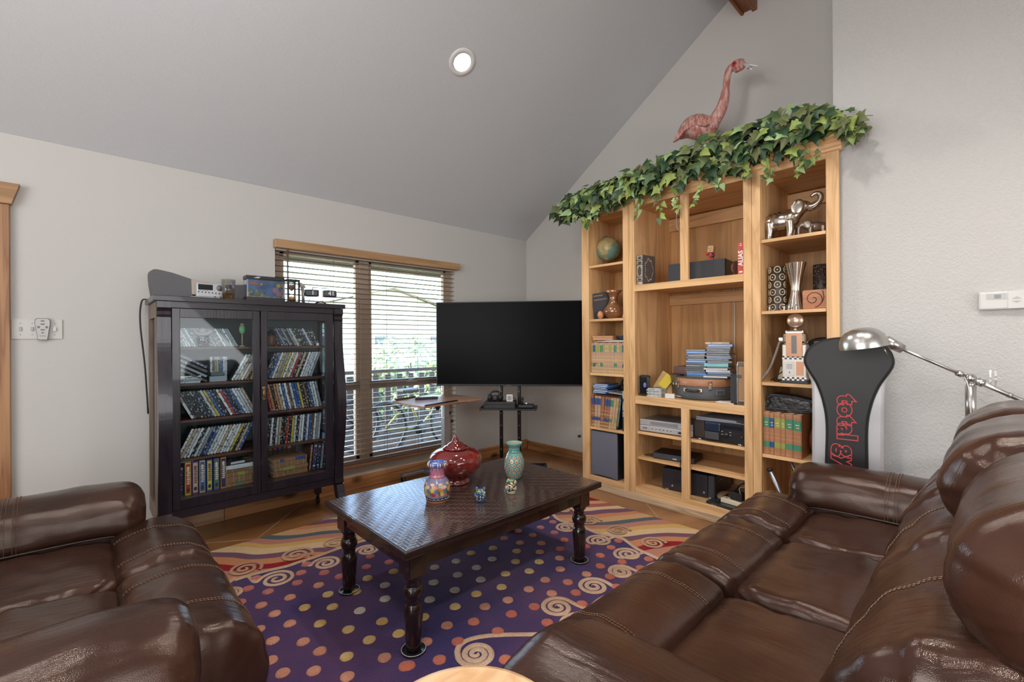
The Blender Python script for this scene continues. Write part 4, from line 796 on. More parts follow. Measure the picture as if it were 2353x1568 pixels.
t = thing('wooden_box', 'flat pale wooden box on the papers above the tan books', 'box', (3.26, 2.262, LZ[2]+.2765), .12)
MB().box((-.09, -.085, 0), (.09, .10, .022), bev=.002).obj('tray', wood('pine_box', (.55, .30, .15), (.45, .22, .1), 'y', 1, .5), t); MB().box((-.092, -.087, .0225), (.092, .102, .036), bev=.002).obj('lid', wood('pine_box', (.55, .30, .15), (.45, .22, .1), 'y', 1, .5), t)
t = thing('dark_bowl', 'shallow dark blue dish at the right above the tan books', 'dish', (3.27, 2.105, LZ[2]+.2765)); MB().lathe([(.03, 0), (.034, .006), (.058, .026), (.062, .034), (.059, .035), (.05, .022), (.001, .01)], 28).obj('dish', mat('dark_blue_glaze', (.03, .04, .07), .2, coat=.5), t); MB().lathe([(.022, .0352), (.066, .0352), (.062, .042), (.02, .046), (.001, .046)], 28).obj('lid', mat('grey_blue_glaze', (.12, .15, .19), .2, coat=.5), t)
y = 2.373
wl = [(.022, navy_ if False else blu, 0), (.026, blu, 0), (.028, blu, 1)]
for i, (w, m1, ln, nm, cov) in enumerate(((.026, blu, 0, 'navy', red_tan), (.027, blu, 2.2, 'blue', lt_tan), (.032, blu, 3, 'blue', lt_tan), (.028, None, 4.5, 'plain', red_tan), (.024, blu, 6, 'blue', red_tan), (.024, blu, 6.5, 'blue', red_tan), (.028, grn, 7, 'green', lt_tan), (.022, gld, 7.5, 'gilt', lt_tan), (.022, olv, 8, 'olive', lt_tan))):
    y -= w/math.cos(math.radians(ln))+.0012; bands = ([(.72, .93, m1), (.22, .33, m1)] if m1 not in (None, gld) else [])+gb
    stdbook((3.158, y, LZ[3]+.0005), w, .262-.004*(i > 4), .19, bands, '%s-labelled tan book, %s from the left in the leaning row under blue cases' % (nm, ORD[i]), 'leaning books in the fourth left bay', cov, ln)
y -= .0165; stdbook((3.165, y, LZ[3]+.0005), .014, .285, .19, [(.1, .9, mat('slate_art', (.12, .2, .24), .4, var=.6, vs=60))], 'thin slate-blue book leaning next to the black art book', None, cb, 8)
y = 2.041; stdbook((3.163, y, LZ[3]+.0005), .026, .325, .19, [(.80, .99, mat('grey_photo', (.4, .4, .42), .4, var=.4, vs=40))], 'tall black photo book upright at the right of the fourth bay', None, cb, 0)
text('spine_title', 'Photo Ark', .028, (3.1622, y+.013, LZ[3]+.175), Matrix(((0, 0, -1), (0, -1, 0), (-1, 0, 0))), wt, bpy.data.objects[[o.name for o in COL.objects if o.get('label', '').startswith('tall black photo')][0]], .0003)
z = LZ[3]+.288
bcase = mat('blue_case', (.03, .12, .42), .2, coat=.4); bcase2 = mat('blue_case_pale', (.25, .38, .55), .25, coat=.4)
for i, (m, lab) in enumerate(((bcase, 'bottom blue case of the pile above the leaning books'), (bcase2, 'pale blue case second from bottom above the leaning books'), (cb, 'black case third from bottom above the leaning books'), (bcase, 'blue case fourth from bottom above the leaning books'), (bcase2, 'pale case second from top above the leaning books'), (bcase, 'blue case topping the pile above the leaning books'))):
    t = thing('disc_case', lab, 'disc case', (3.24+.006*(i % 3), 2.285-.004*(i % 2), z), .05*(i % 3), 'blue cases above the leaning books'); MB().box((-.085, -.068, 0), (.085, .068, .0125), bev=.001).obj('case', m, t); MB().box((-.0858, -.06, .003), (-.085, .06, .0095)).obj('spine_strip', mat('case_strip', (.5, .55, .62), .4), t); z += .0131
solo('paper_sheaf', MB().box((3.18, 2.055, LZ[3]+.291), (3.36, 2.21, LZ[3]+.296), rot=Matrix.Rotation(.05, 3, 'X')), mat('grey_paper', (.4, .42, .46), .6), 'grey folder lying right of the blue case pile', 'folder')
t = thing('headphones', 'black headphones propped behind the blue case pile', 'headphones', (3.40, 2.17, LZ[3]+.29)); MB().tube(spline([(0, .05, .02), (0, .05, .08), (0, .01, .115), (0, -.04, .09), (0, -.055, .03)], 16), .009, 8).obj('band', rub, t); b = MB(); b.ball((0, .05, .031), (.02, .022, .03), 12); b.ball((0, -.055, .031), (.02, .022, .03), 12); b.obj('ear_pads', rub, t)
t = thing('floor_speaker', 'grey fronted loudspeaker filling the bottom left bay', 'speaker', (3.15, 2.235, .1085))
MB().box((.012, -.125, 0), (.30, .13, .385), bev=.004).obj('cabinet', cb, t); gc = MB(); gc.prism(spline([(-.128, .03, 0), (-.128, .36, 0), (-.115, .380, 0), (.115, .380, 0), (.128, .36, 0), (.128, .03, 0), (.11, .012, 0), (0, .006, 0), (-.11, .012, 0)], 48, True) if False else [(-.128, .006), (-.128, .368), (-.120, .378), (.120, .378), (.128, .368), (.128, .006), (.06, .016), (-.06, .016)], 0, .011, lambda a, z, d: (d, a, z)); gc.obj('grille', mat('blue_grey_cloth', (.135, .135, .175), .8, bmp=.1, bs=500), t)
# ---- middle bay, top
ornt = thing('ornate_book', 'thick ornate book with grey gilt spine on the upper shelf', 'book', (3.155, 1.868, 1.6835), math.radians(-8))
MB().box((.0, -.0, 0), (.150, .058, .232), bev=.002).obj('cover', mat('grey_leather', (.10, .085, .085), .45), ornt)
b = MB(); b.box((-.002, .003, .003), (.0005, .055, .229)); b.obj('spine', mat('pewter_spine', (.40, .37, .31), .4, .2, var=.4, vs=60), ornt)
b = MB(); [b.box((-.0045, .002, z_), (0, .056, z_+.006), bev=.001) for z_ in (.025, .058, .155, .19)]; b.obj('raised_bands', mat('dark_band', (.06, .05, .045), .4), ornt)
b = MB(); [b.ball((-.0022, .029, z_), (.0018, .017, h_), 12) for z_, h_ in ((.107, .038), (.042, .010), (.172, .012), (.21, .010))]; b.obj('spine_ornament', mat('dark_band', (.06, .05, .045), .4), ornt)
b = MB(); [b.ball((.075+.048*math.cos(a)*(1+.12*math.cos(5*a)), -.0006, .118+.082*math.sin(a)*(1+.1*math.cos(7*a))), (.0048, .001, .0055), 6) for a in [i*2*PI/34 for i in range(34)]]; b.obj('gilt_stars', mat('gilt_star', (.7, .5, .28), .35, .4), ornt)
cs = thing('centre_speaker', 'long black centre speaker lying on the upper shelf', 'speaker', (3.27, 1.505, 1.6835), math.radians(6))
MB().box((.02, -.205, 0), (.20, .205, .145), bev=.004).obj('cabinet', cb, cs); MB().prism([(-.203, 0), (-.203, .143), (.203, .143), (.203, 0)], 0, 1, lambda a, z, d: (.0+.02*d+ .012*(abs(a) < .0), a, z)).obj('grille', mat('charcoal_cloth', (.03, .032, .038), .6, bmp=.1, bs=400), cs); MB().box((-.001, -.02, .012), (0, .012, .018)).obj('badge', mat('silver_badge', (.5, .5, .5), .4), cs)
fg = thing('bobble_figure', 'small figure with blocky tan head and red body on the speaker', 'figurine', (3.36, 1.425, 1.6835+.1455))
b = MB(); b.lathe([(.022, 0), (.022, .008), (.02, .012)], 16); b.tube([(-.004, -.009, .008), (0, -.008, .03)], .008, 8); b.tube([(-.004, .009, .008), (0, .008, .03)], .008, 8); b.ball((0, 0, .045), (.015, .02, .024), 12); b.tube([(0, .018, .055), (-.012, .03, .05), (-.016, .034, .066)], .0055, 8); b.tube([(0, -.018, .055), (-.01, -.026, .04)], .0055, 8); b.obj('body', mat('red_enamel', (.5, .04, .03), .3), fg)
b = MB(); b.ball((-.006, -.012, .040), (.012, .012, .018), 10); b.obj('coat', mat('navy_enamel', (.02, .03, .12), .3), fg)
b = MB(); b.box((-.022, -.022, .062), (.022, .022, .112), bev=.006, rot=Matrix.Rotation(.12, 3, 'X')); b.obj('head', mat('tan_head', (.62, .40, .2), .5), fg); b = MB(); b.ball((-.0225, -.007, .092), (.0015, .003, .003), 6); b.ball((-.0225, .009, .092), (.0015, .003, .003), 6); b.box((-.0235, -.006, .076), (-.0215, .008, .079)); b.obj('face', blk, fg)
rb = thing('red_box_set', 'red box set standing at the right of the upper shelf', 'box set', (3.165, 1.130, 1.6835)); MB().box((0, 0, 0), (.14, .040, .212), bev=.001).obj('slipcase', mat('red_card', (.50, .075, .05), .45), rb)
text('title', 'ALIAS', .040, (3.1644, 1.15, 1.79), Matrix(((0, 0, -1), (0, -1, 0), (1, 0, 0))) if False else Matrix(((0, 0, -1), (0, 1, 0), (1, 0, 0))), wt, rb, .0003, offset=.0012)
b = MB(); b.box((-.0006, .012, .190), (0, .028, .194)); b.box((-.0006, .016, .2), (0, .024, .205)); b.box((-.0006, .010, .012), (0, .03, .022)); b.obj('small_print', wt, rb)
pt = thing('round_dish', 'round brown wooden dish leaning behind the red box set', 'dish', (3.24, 1.19, 1.6835)); b = MB(); b.lathe([(.001, 0), (.044, .0), (.054, .008), (.057, .012), (.052, .011), (.04, .005), (.001, .005)], 30, (.03, .01, .058), M=Matrix.Rotation(math.radians(62), 3, 'Z') @ Matrix.Rotation(math.radians(100), 3, 'Y')); b.obj('plate', mat('brown_turned_wood', (.09, .04, .028), .35), pt)
cw = mat('white_cord', (.68, .62, .56), .5)
solo('cord', MB().tube(spline([(3.45, 1.735, 2.29), (3.40, 1.715, 2.18), (3.38, 1.69, 2.11), (3.5, 1.66, 2.09)], 20), .003, 6), cw, 'thin white cord hanging from the top behind the ivy', 'cord')
solo('cord', MB().tube(spline([(3.245, 1.562, 1.85), (3.235, 1.575, 1.78), (3.24, 1.572, 1.72), (3.236, 1.55, 1.6868)], 20), .0035, 6), cw, 'white cord draped in front of the black centre speaker', 'cord')
solo('cord', MB().tube([(3.727, 1.40, 1.653), (3.725, 1.402, 1.2), (3.727, 1.398, .83)], .0055, 8), cw, 'white cord running straight down the back behind the case stacks', 'cord')
# ---- counter
CZ = .8185
pb = thing('black_phone', 'black rounded handset with blue oval standing left on the counter', 'phone', (3.19, py(1481, 3.19), CZ), .15)
MB().box((-.02, -.042, .0), (.03, .042, .162), bev=.018, seg=3).obj('body', mat('gloss_black', (.01, .01, .012), .12, coat=.6), pb); MB().ball((-.0202, -.008, .085), (.0015, .012, .020), 16).obj('oval', mat('blue_oval', (.12, .18, .5), .3), pb); MB().box((-.012, .041, .02), (.02, .0445, .14), bev=.001).obj('side_trim', mat('grey_trim', (.3, .3, .3), .4), pb)
solo('padded_envelope', MB().box((3.30, 1.66, CZ+.001), (3.315, 1.84, CZ+.16), rot=Matrix.Rotation(.5, 3, 'X') @ Matrix.Rotation(.2, 3, 'Y')), mat('manila', (.50, .33, .14), .7, var=.1), 'manila envelope tilted behind the small disc stack', 'envelope')
solo('yellow_card', MB().box((3.275, 1.71, CZ+.058), (3.278, 1.78, CZ+.168), rot=Matrix.Rotation(.62, 3, 'X') @ Matrix.Rotation(.2, 3, 'Y')), mat('yellow_card', (.62, .47, .04), .6), 'yellow card leaning on the manila envelope', 'card')
cp = thing('clear_cup', 'tall clear plastic cup holding cables beside the round case', 'cup', (3.30, 1.665, CZ)); MB().lathe([(.034, 0), (.052, .175), (.050, .175), (.033, .003), (.001, .003)], 28).obj('cup', glass('clear_plastic', (.9, .9, .9), .08), cp); b = MB()
for i in range(6): b.tube(spline([(.02*math.cos(i*1.1), .02*math.sin(i*1.1), .01), (.025*math.cos(i*1.1+1), .025*math.sin(i*1.1+1), .05), (.02*math.cos(i*1.1+2), .02*math.sin(i*1.1+2), .10)], 12), .004, 6, i % 2)
b.obj('cables', [mat('grey_cable', (.35, .33, .32), .5), mat('dark_cable', (.1, .09, .09), .5)], cp)
cdst = thing('disc_stack', 'stack of small clear disc sleeves at the front left counter', 'disc stack', (3.225, 1.795, CZ), .1)
for i in range(9): MB().box((-.05+.004*(i % 3), -.058+.004*(i % 2), .0001+.0072*i), (.055+.004*(i % 3), .058+.004*((i+1) % 2), .0066+.0072*i), bev=.001).obj('sleeve', mat('clear_sleeve', (.5, .52, .53), .1, var=.4, vs=40, coat=.6), cdst)
MB().lathe([(.015, .065), (.045, .065), (.045, .0685), (.015, .0685)], 24).obj('disc', mat('disc_silver', (.55, .52, .5), .15, .9), cdst)
ad = thing('white_adapter', 'small white power adapter at the front edge of the counter', 'adapter', (3.175, 1.66, CZ), .4); MB().box((-.02, -.034, 0), (.02, .034, .034), bev=.004).obj('body', mat('white_plastic', (.72, .70, .68), .4), ad); MB().tube(spline([(.015, -.034, .02), (.02, -.08, .012), (.06, -.09, .006)], 12), .0028, 6).obj('cord', cw, ad)
rc = thing('round_case', 'round grey hat-box case with tan lid band and chrome latches', 'case', (3.40, py(1618, 3.40), CZ))
RR = .205
gcv = mat('grey_case_vinyl', (.075, .08, .09), .5, bmp=.1, bs=300)
MB().lathe([(RR-.02, 0), (RR-.004, .004), (RR, .014), (RR, .098)], 56).obj('case_body', gcv, rc)
MB().lathe([(RR+.001, .098), (RR+.002, .100), (RR+.002, .148), (RR-.004, .153)], 56).obj('lid_band', mat('tan_case_band', (.42, .19, .10), .4), rc); MB().lathe([(RR-.001, .153), (RR-.004, .159), (.001, .160)], 56).obj('lid', gcv, rc)
brs = mat('brassy_latch', (.5, .40, .28), .3, .9)
def ang(px):
    best = min((abs(py_(a)-px), a) for a in [math.radians(100+i*1.0) for i in range(160)]); return best[1]
def py_(a):
    q = Vector((3.40+RR*math.cos(a), rc.location.y+RR*math.sin(a), .9))-CAM; return 1176.5+FPX*q.dot(RT)/q.dot(FW)
def onrim(a, r, z): return (r*math.cos(a), r*math.sin(a), z)
for px in (1560, 1632):
    a = ang(px); b = MB(); Rz = Matrix.Rotation(a, 3, 'Z'); c0 = Vector(onrim(a, RR+.006, .108)); b.box(c0+Vector((-.004, -.010, -.028)), c0+Vector((.004, .010, .012)), bev=.002, rot=Rz); c1 = Vector(onrim(a, RR+.009, .13)); b.tube([c1+Rz @ Vector(q) for q in ((0, -.008, -.016), (0, -.011, .008), (0, 0, .014), (0, .011, .008), (0, .008, -.016))], .003, 6); b.obj('latch', brs, rc)
ah = ang(1592); b = MB(); b.tube(spline([onrim(ah+s*.26, RR+.006+.022*(1-(s)**2), .072-.006*(1-s*s)) for s in (-1, -.8, -.4, 0, .4, .8, 1)], 20), .0095, 8); b.obj('handle', mat('black_handle', (.02, .02, .022), .3), rc)
for s in (-1, 1): a = ah+s*.26; c0 = Vector(onrim(a, RR+.008, .072)); MB().box(c0+Vector((-.008, -.012, -.012)), c0+Vector((.008, .012, .012)), bev=.002, rot=Matrix.Rotation(a, 3, 'Z')).obj('handle_clip', brs, rc)
a = ang(1655); c0 = Vector(onrim(a, RR+.002, .06)); b = MB(); b.box(c0+Vector((-.003, -.032, -.018)), c0+Vector((.003, .032, .018)), bev=.001, rot=Matrix.Rotation(a, 3, 'Z')); b.obj('label_frame', mat('grey_frame', (.3, .29, .26), .4, .4), rc); c0 = Vector(onrim(a, RR+.0045, .06)); MB().box(c0+Vector((-.002, -.026, -.012)), c0+Vector((.002, .026, .012)), rot=Matrix.Rotation(a, 3, 'Z')).obj('label_card', gcv, rc)
def casestack(c, lst, grp, word, sz=(.137, .17), seed=1):
    rn = random.Random(seed); z = c[2]
    for i, (m, h, nm) in enumerate(lst):
        t = thing('disc_case', '%s, %s from the bottom of the %s stack on the round case' % (nm, ORD[i], word), 'disc case', (c[0]+rn.uniform(-.006, .006), c[1]+rn.uniform(-.012, .012), z), rn.uniform(-.10, .10)+.25, grp)
        MB().box((-sz[1]/2, -sz[0]/2, 0), (sz[1]/2, sz[0]/2, h-.0005), bev=.0012).obj('case', m, t)
        b = MB(); b.box((-sz[1]/2-.0006, -sz[0]/2+.004, .002), (-sz[1]/2, sz[0]/2-.004, h-.003)); b.obj('sleeve_edge', mat('sleeve_grey', (.20, .22, .25), .3, var=.3, vs=40) if m is cb else m, t)
        z += h
bb_ = mat('bright_blue_case', (.05, .22, .62), .25, coat=.4); gg = mat('graphite_case', (.09, .10, .115), .25, coat=.3); ww = mat('whitish_case', (.58, .57, .58), .4); tq = mat('turquoise_case', (.10, .42, .44), .3, coat=.3); pb2 = mat('pale_blue_case', (.26, .40, .72), .3); tn2 = mat('tan_print_case', (.5, .40, .28), .4, var=.4, vs=60)
KL = 'disc cases stacked on the round case'
casestack((3.365, 1.535, CZ+.1602), [(gg, .0155, 'graphite case'), (bb_, .014, 'blue case'), (cb, .015, 'black case'), (gg, .0155, 'graphite case'), (gg, .0155, 'graphite case'), (cb, .0155, 'black case'), (gg, .0155, 'graphite case'), (bb_, .0150, 'blue case'), (gg, .0155, 'graphite case'), (cb, .0155, 'black case'), (ww, .006, 'white case'), (gg, .0155, 'graphite case'), (bb_, .014, 'blue case'), (gg, .0155, 'graphite case')], KL, 'left', seed=4)
casestack((3.375, 1.378, CZ+.1602), [(ww, .013, 'white case'), (gg, .015, 'graphite case'), (bb_, .011, 'blue case'), (ww, .017, 'white case'), (ww, .015, 'white case'), (cb, .008, 'black case'), (tq, .028, 'turquoise case'), (gg, .0155, 'graphite case'), (cb, .0155, 'black case'), (pb2, .008, 'pale blue case'), (gg, .0155, 'graphite case'), (cb, .0155, 'black case'), (gg, .0155, 'graphite case'), (cb, .0155, 'black case'), (gg, .0155, 'graphite case'), (pb2, .018, 'pale blue case'), (tn2, .015, 'tan printed case')], KL, 'right', (.16, .17), seed=8)
solo('cardboard_box', MB().box((3.50, 1.62, CZ+.13), (3.70, 1.80, CZ+.22), bev=.002), mat('brown_card', (.20, .12, .10), .8), 'brown box on the black camera bag at the back of the counter', 'box')
solo('soft_bag', MB().box((3.44, 1.60, CZ), (3.715, 1.82, CZ+.128), bev=.035, seg=3), mat('black_bag_cloth', (.015, .012, .012), .8, bmp=.2), 'black soft bag at the back left of the counter', 'bag')
ms = thing('mesh_speaker', 'upright black mesh-fronted unit at the right end of the counter', 'speaker', (3.165, py(1683, 3.165)-.008, CZ)); MB().box((.012, -.026, 0), (.16, .026, .205), bev=.006).obj('body', blk, ms)
b = MB(); b.box((0, -.024, .004), (.013, .024, .201), bev=.005); b.obj('grille', mat('mesh_grille', (.05, .05, .055), .5, .3, bmp=.8, bs=900), ms)
b = MB(); [b.box((-.0008, -.02+i*.0066, .012), (0, -.0175+i*.0066, .193)) for i in range(7)]; b.obj('grille_ribs', mat('mesh_rib', (.11, .11, .12), .4, .5), ms)
tcse = thing('corner_case', 'narrow tan case with chrome corners at the right counter end', 'case', (3.16, 1.130, CZ)); MB().box((.0, .0, .002), (.15, .040, .285), bev=.002).obj('body', mat('tan_hide', (.33, .19, .10), .45), tcse)
[MB().box((-.004, -.001, z_), (.03, .044, z_+.03), bev=.003).obj('corner_cap', chrome, tcse) for z_ in (0.0, .257)]; MB().box((-.004, .018, .18), (0, .05, .20)).obj('clasp', chrome, tcse); MB().box((-.003, .041, .01), (.02, .048, .275), bev=.002).obj('edge_rail', mat('steel_edge', (.35, .36, .4), .3, .8), tcse)
solo('black_strap', MB().tube(spline([(3.42, 1.20, CZ+.12), (3.40, 1.16, CZ+.20), (3.30, 1.145, CZ+.30), (3.26, 1.16, CZ+.40), (3.30, 1.165, CZ+.36), (3.33, 1.17, CZ+.22)], 24), .006, 6, flat=.4), rub, 'black strap looped behind the tan chrome-cornered case', 'strap')
solo('folded_paper', MB().prism([(3.16, 1.20), (3.19, 1.33), (3.26, 1.33), (3.28, 1.22)], CZ+.0004, CZ+.006), mat('paper', (.72, .70, .68), .7), 'folded white paper at the front right of the counter', 'paper')
ow = thing('wall_outlet', 'cream outlet on the bookcase back behind the case stacks', 'outlet', (3.734, 1.245, 1.08)); MB().box((-.004, -.036, -.058), (0, .036, .058), bev=.0015).obj('plate', mat('cream_plate', (.62, .56, .42), .4), ow); b = MB(); [b.box((-.0048, y_, z_), (-.0036, y_+.004, z_+.010)) for y_ in (-.010, .006) for z_ in (-.03, .02)]; b.obj('slots', blk, ow)
# ---- electronics
el = thing('video_recorder', 'silver video recorder on the upper left electronics shelf', 'video recorder', (3.20, 1.715, .5385), math.radians(3))
MB().box((.006, -.21, .006), (.30, .205, .095), bev=.003).obj('chassis', mat('silver_case', (.36, .35, .36), .35, .5), el); MB().box((0, -.212, .052), (.012, .207, .096), bev=.003).obj('upper_fascia', svp, el); MB().box((-.006, -.212, .006), (.010, .207, .05), bev=.006).obj('lower_fascia', mat('pale_silver', (.55, .55, .56), .3, .3), el)
MB().box((-.0015, -.10, .060), (.001, .12, .086), bev=.001).obj('tape_flap', mat('flap_silver', (.42, .42, .44), .25, .5), el); b = MB(); [b.box((-.0075, .165-.02*i, .026), (-.005, .177-.02*i, .034)) for i in range(2)]; [b.ball((-.0065, .10-.03*i, .03), (.002, .004, .004), 8) for i in range(6)]; b.ball((-.0065, -.12, .026), (.002, .02, .009), 12); b.obj('buttons', mat('dark_button', (.04, .04, .045), .4), el)
b = MB(); [b.cyl((x_, y_, 0), (x_, y_, .007), .014, n=12) for x_ in (.05, .25) for y_ in (-.17, .17)]; b.obj('foot', blk, el)
cdp_ = thing('disc_changer', 'wide black disc changer with grey tray on the upper right shelf', 'disc player', (3.185, 1.315, .5405), math.radians(-2))
MB().box((.004, -.175, .012), (.38, .172, .142), bev=.004).obj('chassis', mat('black_case_metal', (.02, .018, .02), .35), cdp_); MB().box((-.018, -.012, .022), (.004, .085, .072), bev=.003).obj('tray', mat('graphite_tray', (.10, .10, .11), .35, .4), cdp_); MB().box((-.014, -.022, .078), (.004, .085, .138), bev=.012, seg=3).obj('window', mat('blue_smoked', (.02, .03, .06), .06, coat=.8), cdp_)
b = MB(); b.box((-.001, .095, .022), (.004, .165, .138), bev=.004); b.obj('side_fascia', mat('brown_black', (.05, .038, .036), .35), cdp_); MB().box((-.001, -.16, .105), (.003, -.035, .127)).obj('display', mat('dark_lcd', (.012, .016, .02), .12), cdp_)
b = MB(); b.cyl((-.014, -.06, .065), (.004, -.06, .065), .014, n=18); b.obj('knob', mat('black_knob', (.03, .03, .032), .25), cdp_); b = MB(); b.cyl((-.008, -.16, .06), (.004, -.16, .06), .009, n=14); b.obj('knob', mat('black_knob', (.03, .03, .032), .25), cdp_); b = MB(); [b.box((-.0005, -.09+.055*i, .06+.02*j), (.003, -.078+.055*i, .066+.02*j)) for i in range(2) for j in range(2)]; b.obj('buttons', mat('grey_button', (.3, .3, .31), .4), cdp_)
b = MB(); [b.lathe([(.018, 0), (.02, .004), (.016, .012)], 14, (x_, y_, 0)) for x_ in (.03, .3) for y_ in (-.14, .14)]; b.obj('foot', stl, cdp_)
solo('paper_stack', MB().box((3.20, 1.15, .540+.1428), (3.5, 1.48, .540+.147), rot=Matrix.Rotation(.05, 3, 'Z')).box((3.195, 1.17, .6872), (3.48, 1.47, .692)).box((3.21, 1.19, .692), (3.47, 1.475, .702), rot=Matrix.Rotation(-.06, 3, 'Z')), mat('grey_paper2', (.32, .33, .38), .5), 'grey blue folders lying on the black disc changer', 'papers')
pl2 = thing('disc_player', 'slim black disc player on the lower left electronics shelf', 'disc player', (3.22, 1.665, .3405), math.radians(8)); MB().box((0, -.16, .005), (.20, .155, .046), bev=.002).obj('body', blk, pl2); MB().box((-.001, -.155, .008), (0, .15, .043)).obj('front', mat('slate_front', (.06, .065, .075), .3), pl2); b = MB(); b.box((-.002, -.03, .012), (0, .0, .022)); b.obj('buttons', mat('pale_button', (.5, .5, .5), .4), pl2); MB().box((-.006, -.125, .010), (0, -.075, .036), bev=.002).obj('connector', rub, pl2)
b = MB(); [b.cyl((x_, y_, 0), (x_, y_, .006), .01, n=10) for x_ in (.03, .17) for y_ in (-.13, .13)]; b.obj('foot', blk, pl2)
solo('loose_disc', MB().lathe([(.0075, 0), (.06, 0), (.06, .0012), (.0075, .0012)], 32, (3.27, 1.865, .3403)), mat('disc_gold', (.45, .35, .2), .12, .9), 'loose shiny disc lying beside the slim black player', 'disc')
solo('cable', MB().tube(spline([(3.21, 1.60, .365), (3.18, 1.585, .345), (3.158, 1.575, .33), (3.19, 1.56, .30)], 18), .003, 6), mat('black_cable', (.015, .014, .014), .5), 'black lead dropping from the slim disc player', 'cable')
av = thing('receiver', 'large black audio receiver turned sideways on the bookcase floor', 'receiver', (3.25, 1.56, .1085), math.radians(4))
MB().box((0, -.14, .012), (.36, .20, .166), bev=.004).obj('chassis', mat('receiver_case', (.024, .021, .03), .4), av)
b = MB(); [b.box((-.0008, y0_, .145-.012*j), (.0, y1_, .150-.012*j)) for j in range(8) for y0_, y1_ in ((.055, .105), (-.005, .02), (-.12, -.08))]; b.obj('vents', mat('vent_black', (.004, .004, .004), .6), av); b = MB(); [b.lathe([(.001, 0), (.008, 0), (.008, .003), (.001, .003)], 12, (0, y_, .04), M=Matrix.Rotation(-PI/2, 3, 'Y')) for y_ in (.12, -.115)]; b.obj('screw', stl, av)
MB().box((-.004, -.19, .012), (.37, -.142, .170), bev=.01).obj('fascia', mat('slate_fascia', (.05, .055, .07), .3), av); b = MB(); [b.ball((.08+.05*i, -.191, .12), (.006, .002, .004), 8) for i in range(5)]; b.obj('fascia_dots', mat('pale_button', (.5, .5, .5), .4), av); b = MB(); [b.lathe([(.018, 0), (.02, .004), (.016, .0125)], 14, (x_, y_, 0)) for x_ in (.03, .3) for y_ in (-.15, .17)]; b.obj('foot', stl, av)
lp = thing('laptop', 'closed black laptop lying at the right of the bookcase floor', 'laptop', (3.235, 1.245, .1085), math.radians(-10)); MB().box((-.09, -.10, 0), (.14, .13, .012), bev=.005).obj('base', blk, lp); MB().box((-.092, -.102, .0122), (.142, .132, .021), bev=.004).obj('lid', cb, lp); b = MB(); [b.box((-.0908, .06+i*.02, .004), (-.09, .07+i*.02, .008)) for i in range(2)]; b.obj('ports', stl, lp)
ps = thing('power_strip', 'cream power strip lying on the closed black laptop', 'power strip', (3.225, 1.235, .1300), math.radians(-8)); MB().box((-.03, -.09, 0), (.03, .07, .03), bev=.004).obj('body', mat('cream_plastic', (.66, .58, .42), .45), ps); b = MB(); b.box((-.008, .035, .030), (.008, .05, .031)); b.obj('socket', mat('sock_grey', (.2, .18, .15), .5), ps)
pa = thing('power_adapter', 'black block plugged into the cream power strip', 'adapter', (3.235, 1.205, .1604), math.radians(-8)); MB().box((-.025, -.04, 0), (.03, .04, .055), bev=.004).obj('body', blk, pa); b = MB(); b.tube(spline([(0, .02, .054), (-.01, .04, .085), (0, 0, .10), (.02, -.05, .085)], 16), .003, 6); b.tube(spline([(-.02, -.03, .05), (-.01, -.02, .09), (.03, -.06, .09)], 14), .0025, 6, 1); b.obj('leads', [mat('black_cable', (.015, .014, .014), .5), mat('grey_cable', (.35, .33, .32), .5)], pa)
solo('cable_tangle', MB().tube(spline([(3.20, 1.40, .113), (3.165, 1.385, .118), (3.17, 1.365, .113), (3.22, 1.33, .13), (3.30, 1.30, .16), (3.36, 1.33, .13), (3.27, 1.37, .125), (3.24, 1.35, .114)], 50), .0045, 6).tube(spline([(3.34, 1.32, .12), (3.36, 1.26, .19), (3.34, 1.22, .24), (3.40, 1.16, .25), (3.45, 1.14, .2)], 30), .005, 6), mat('black_cable', (.015, .014, .014), .5), 'tangle of black cables between the receiver and the laptop', 'cables')
solo('brown_pouch', MB().ball((3.34, 1.335, .1355), (.08, .045, .026), 16), mat('tan_pouch', (.33, .21, .12), .7), 'tan cloth pouch lying among the cables by the receiver', 'pouch')
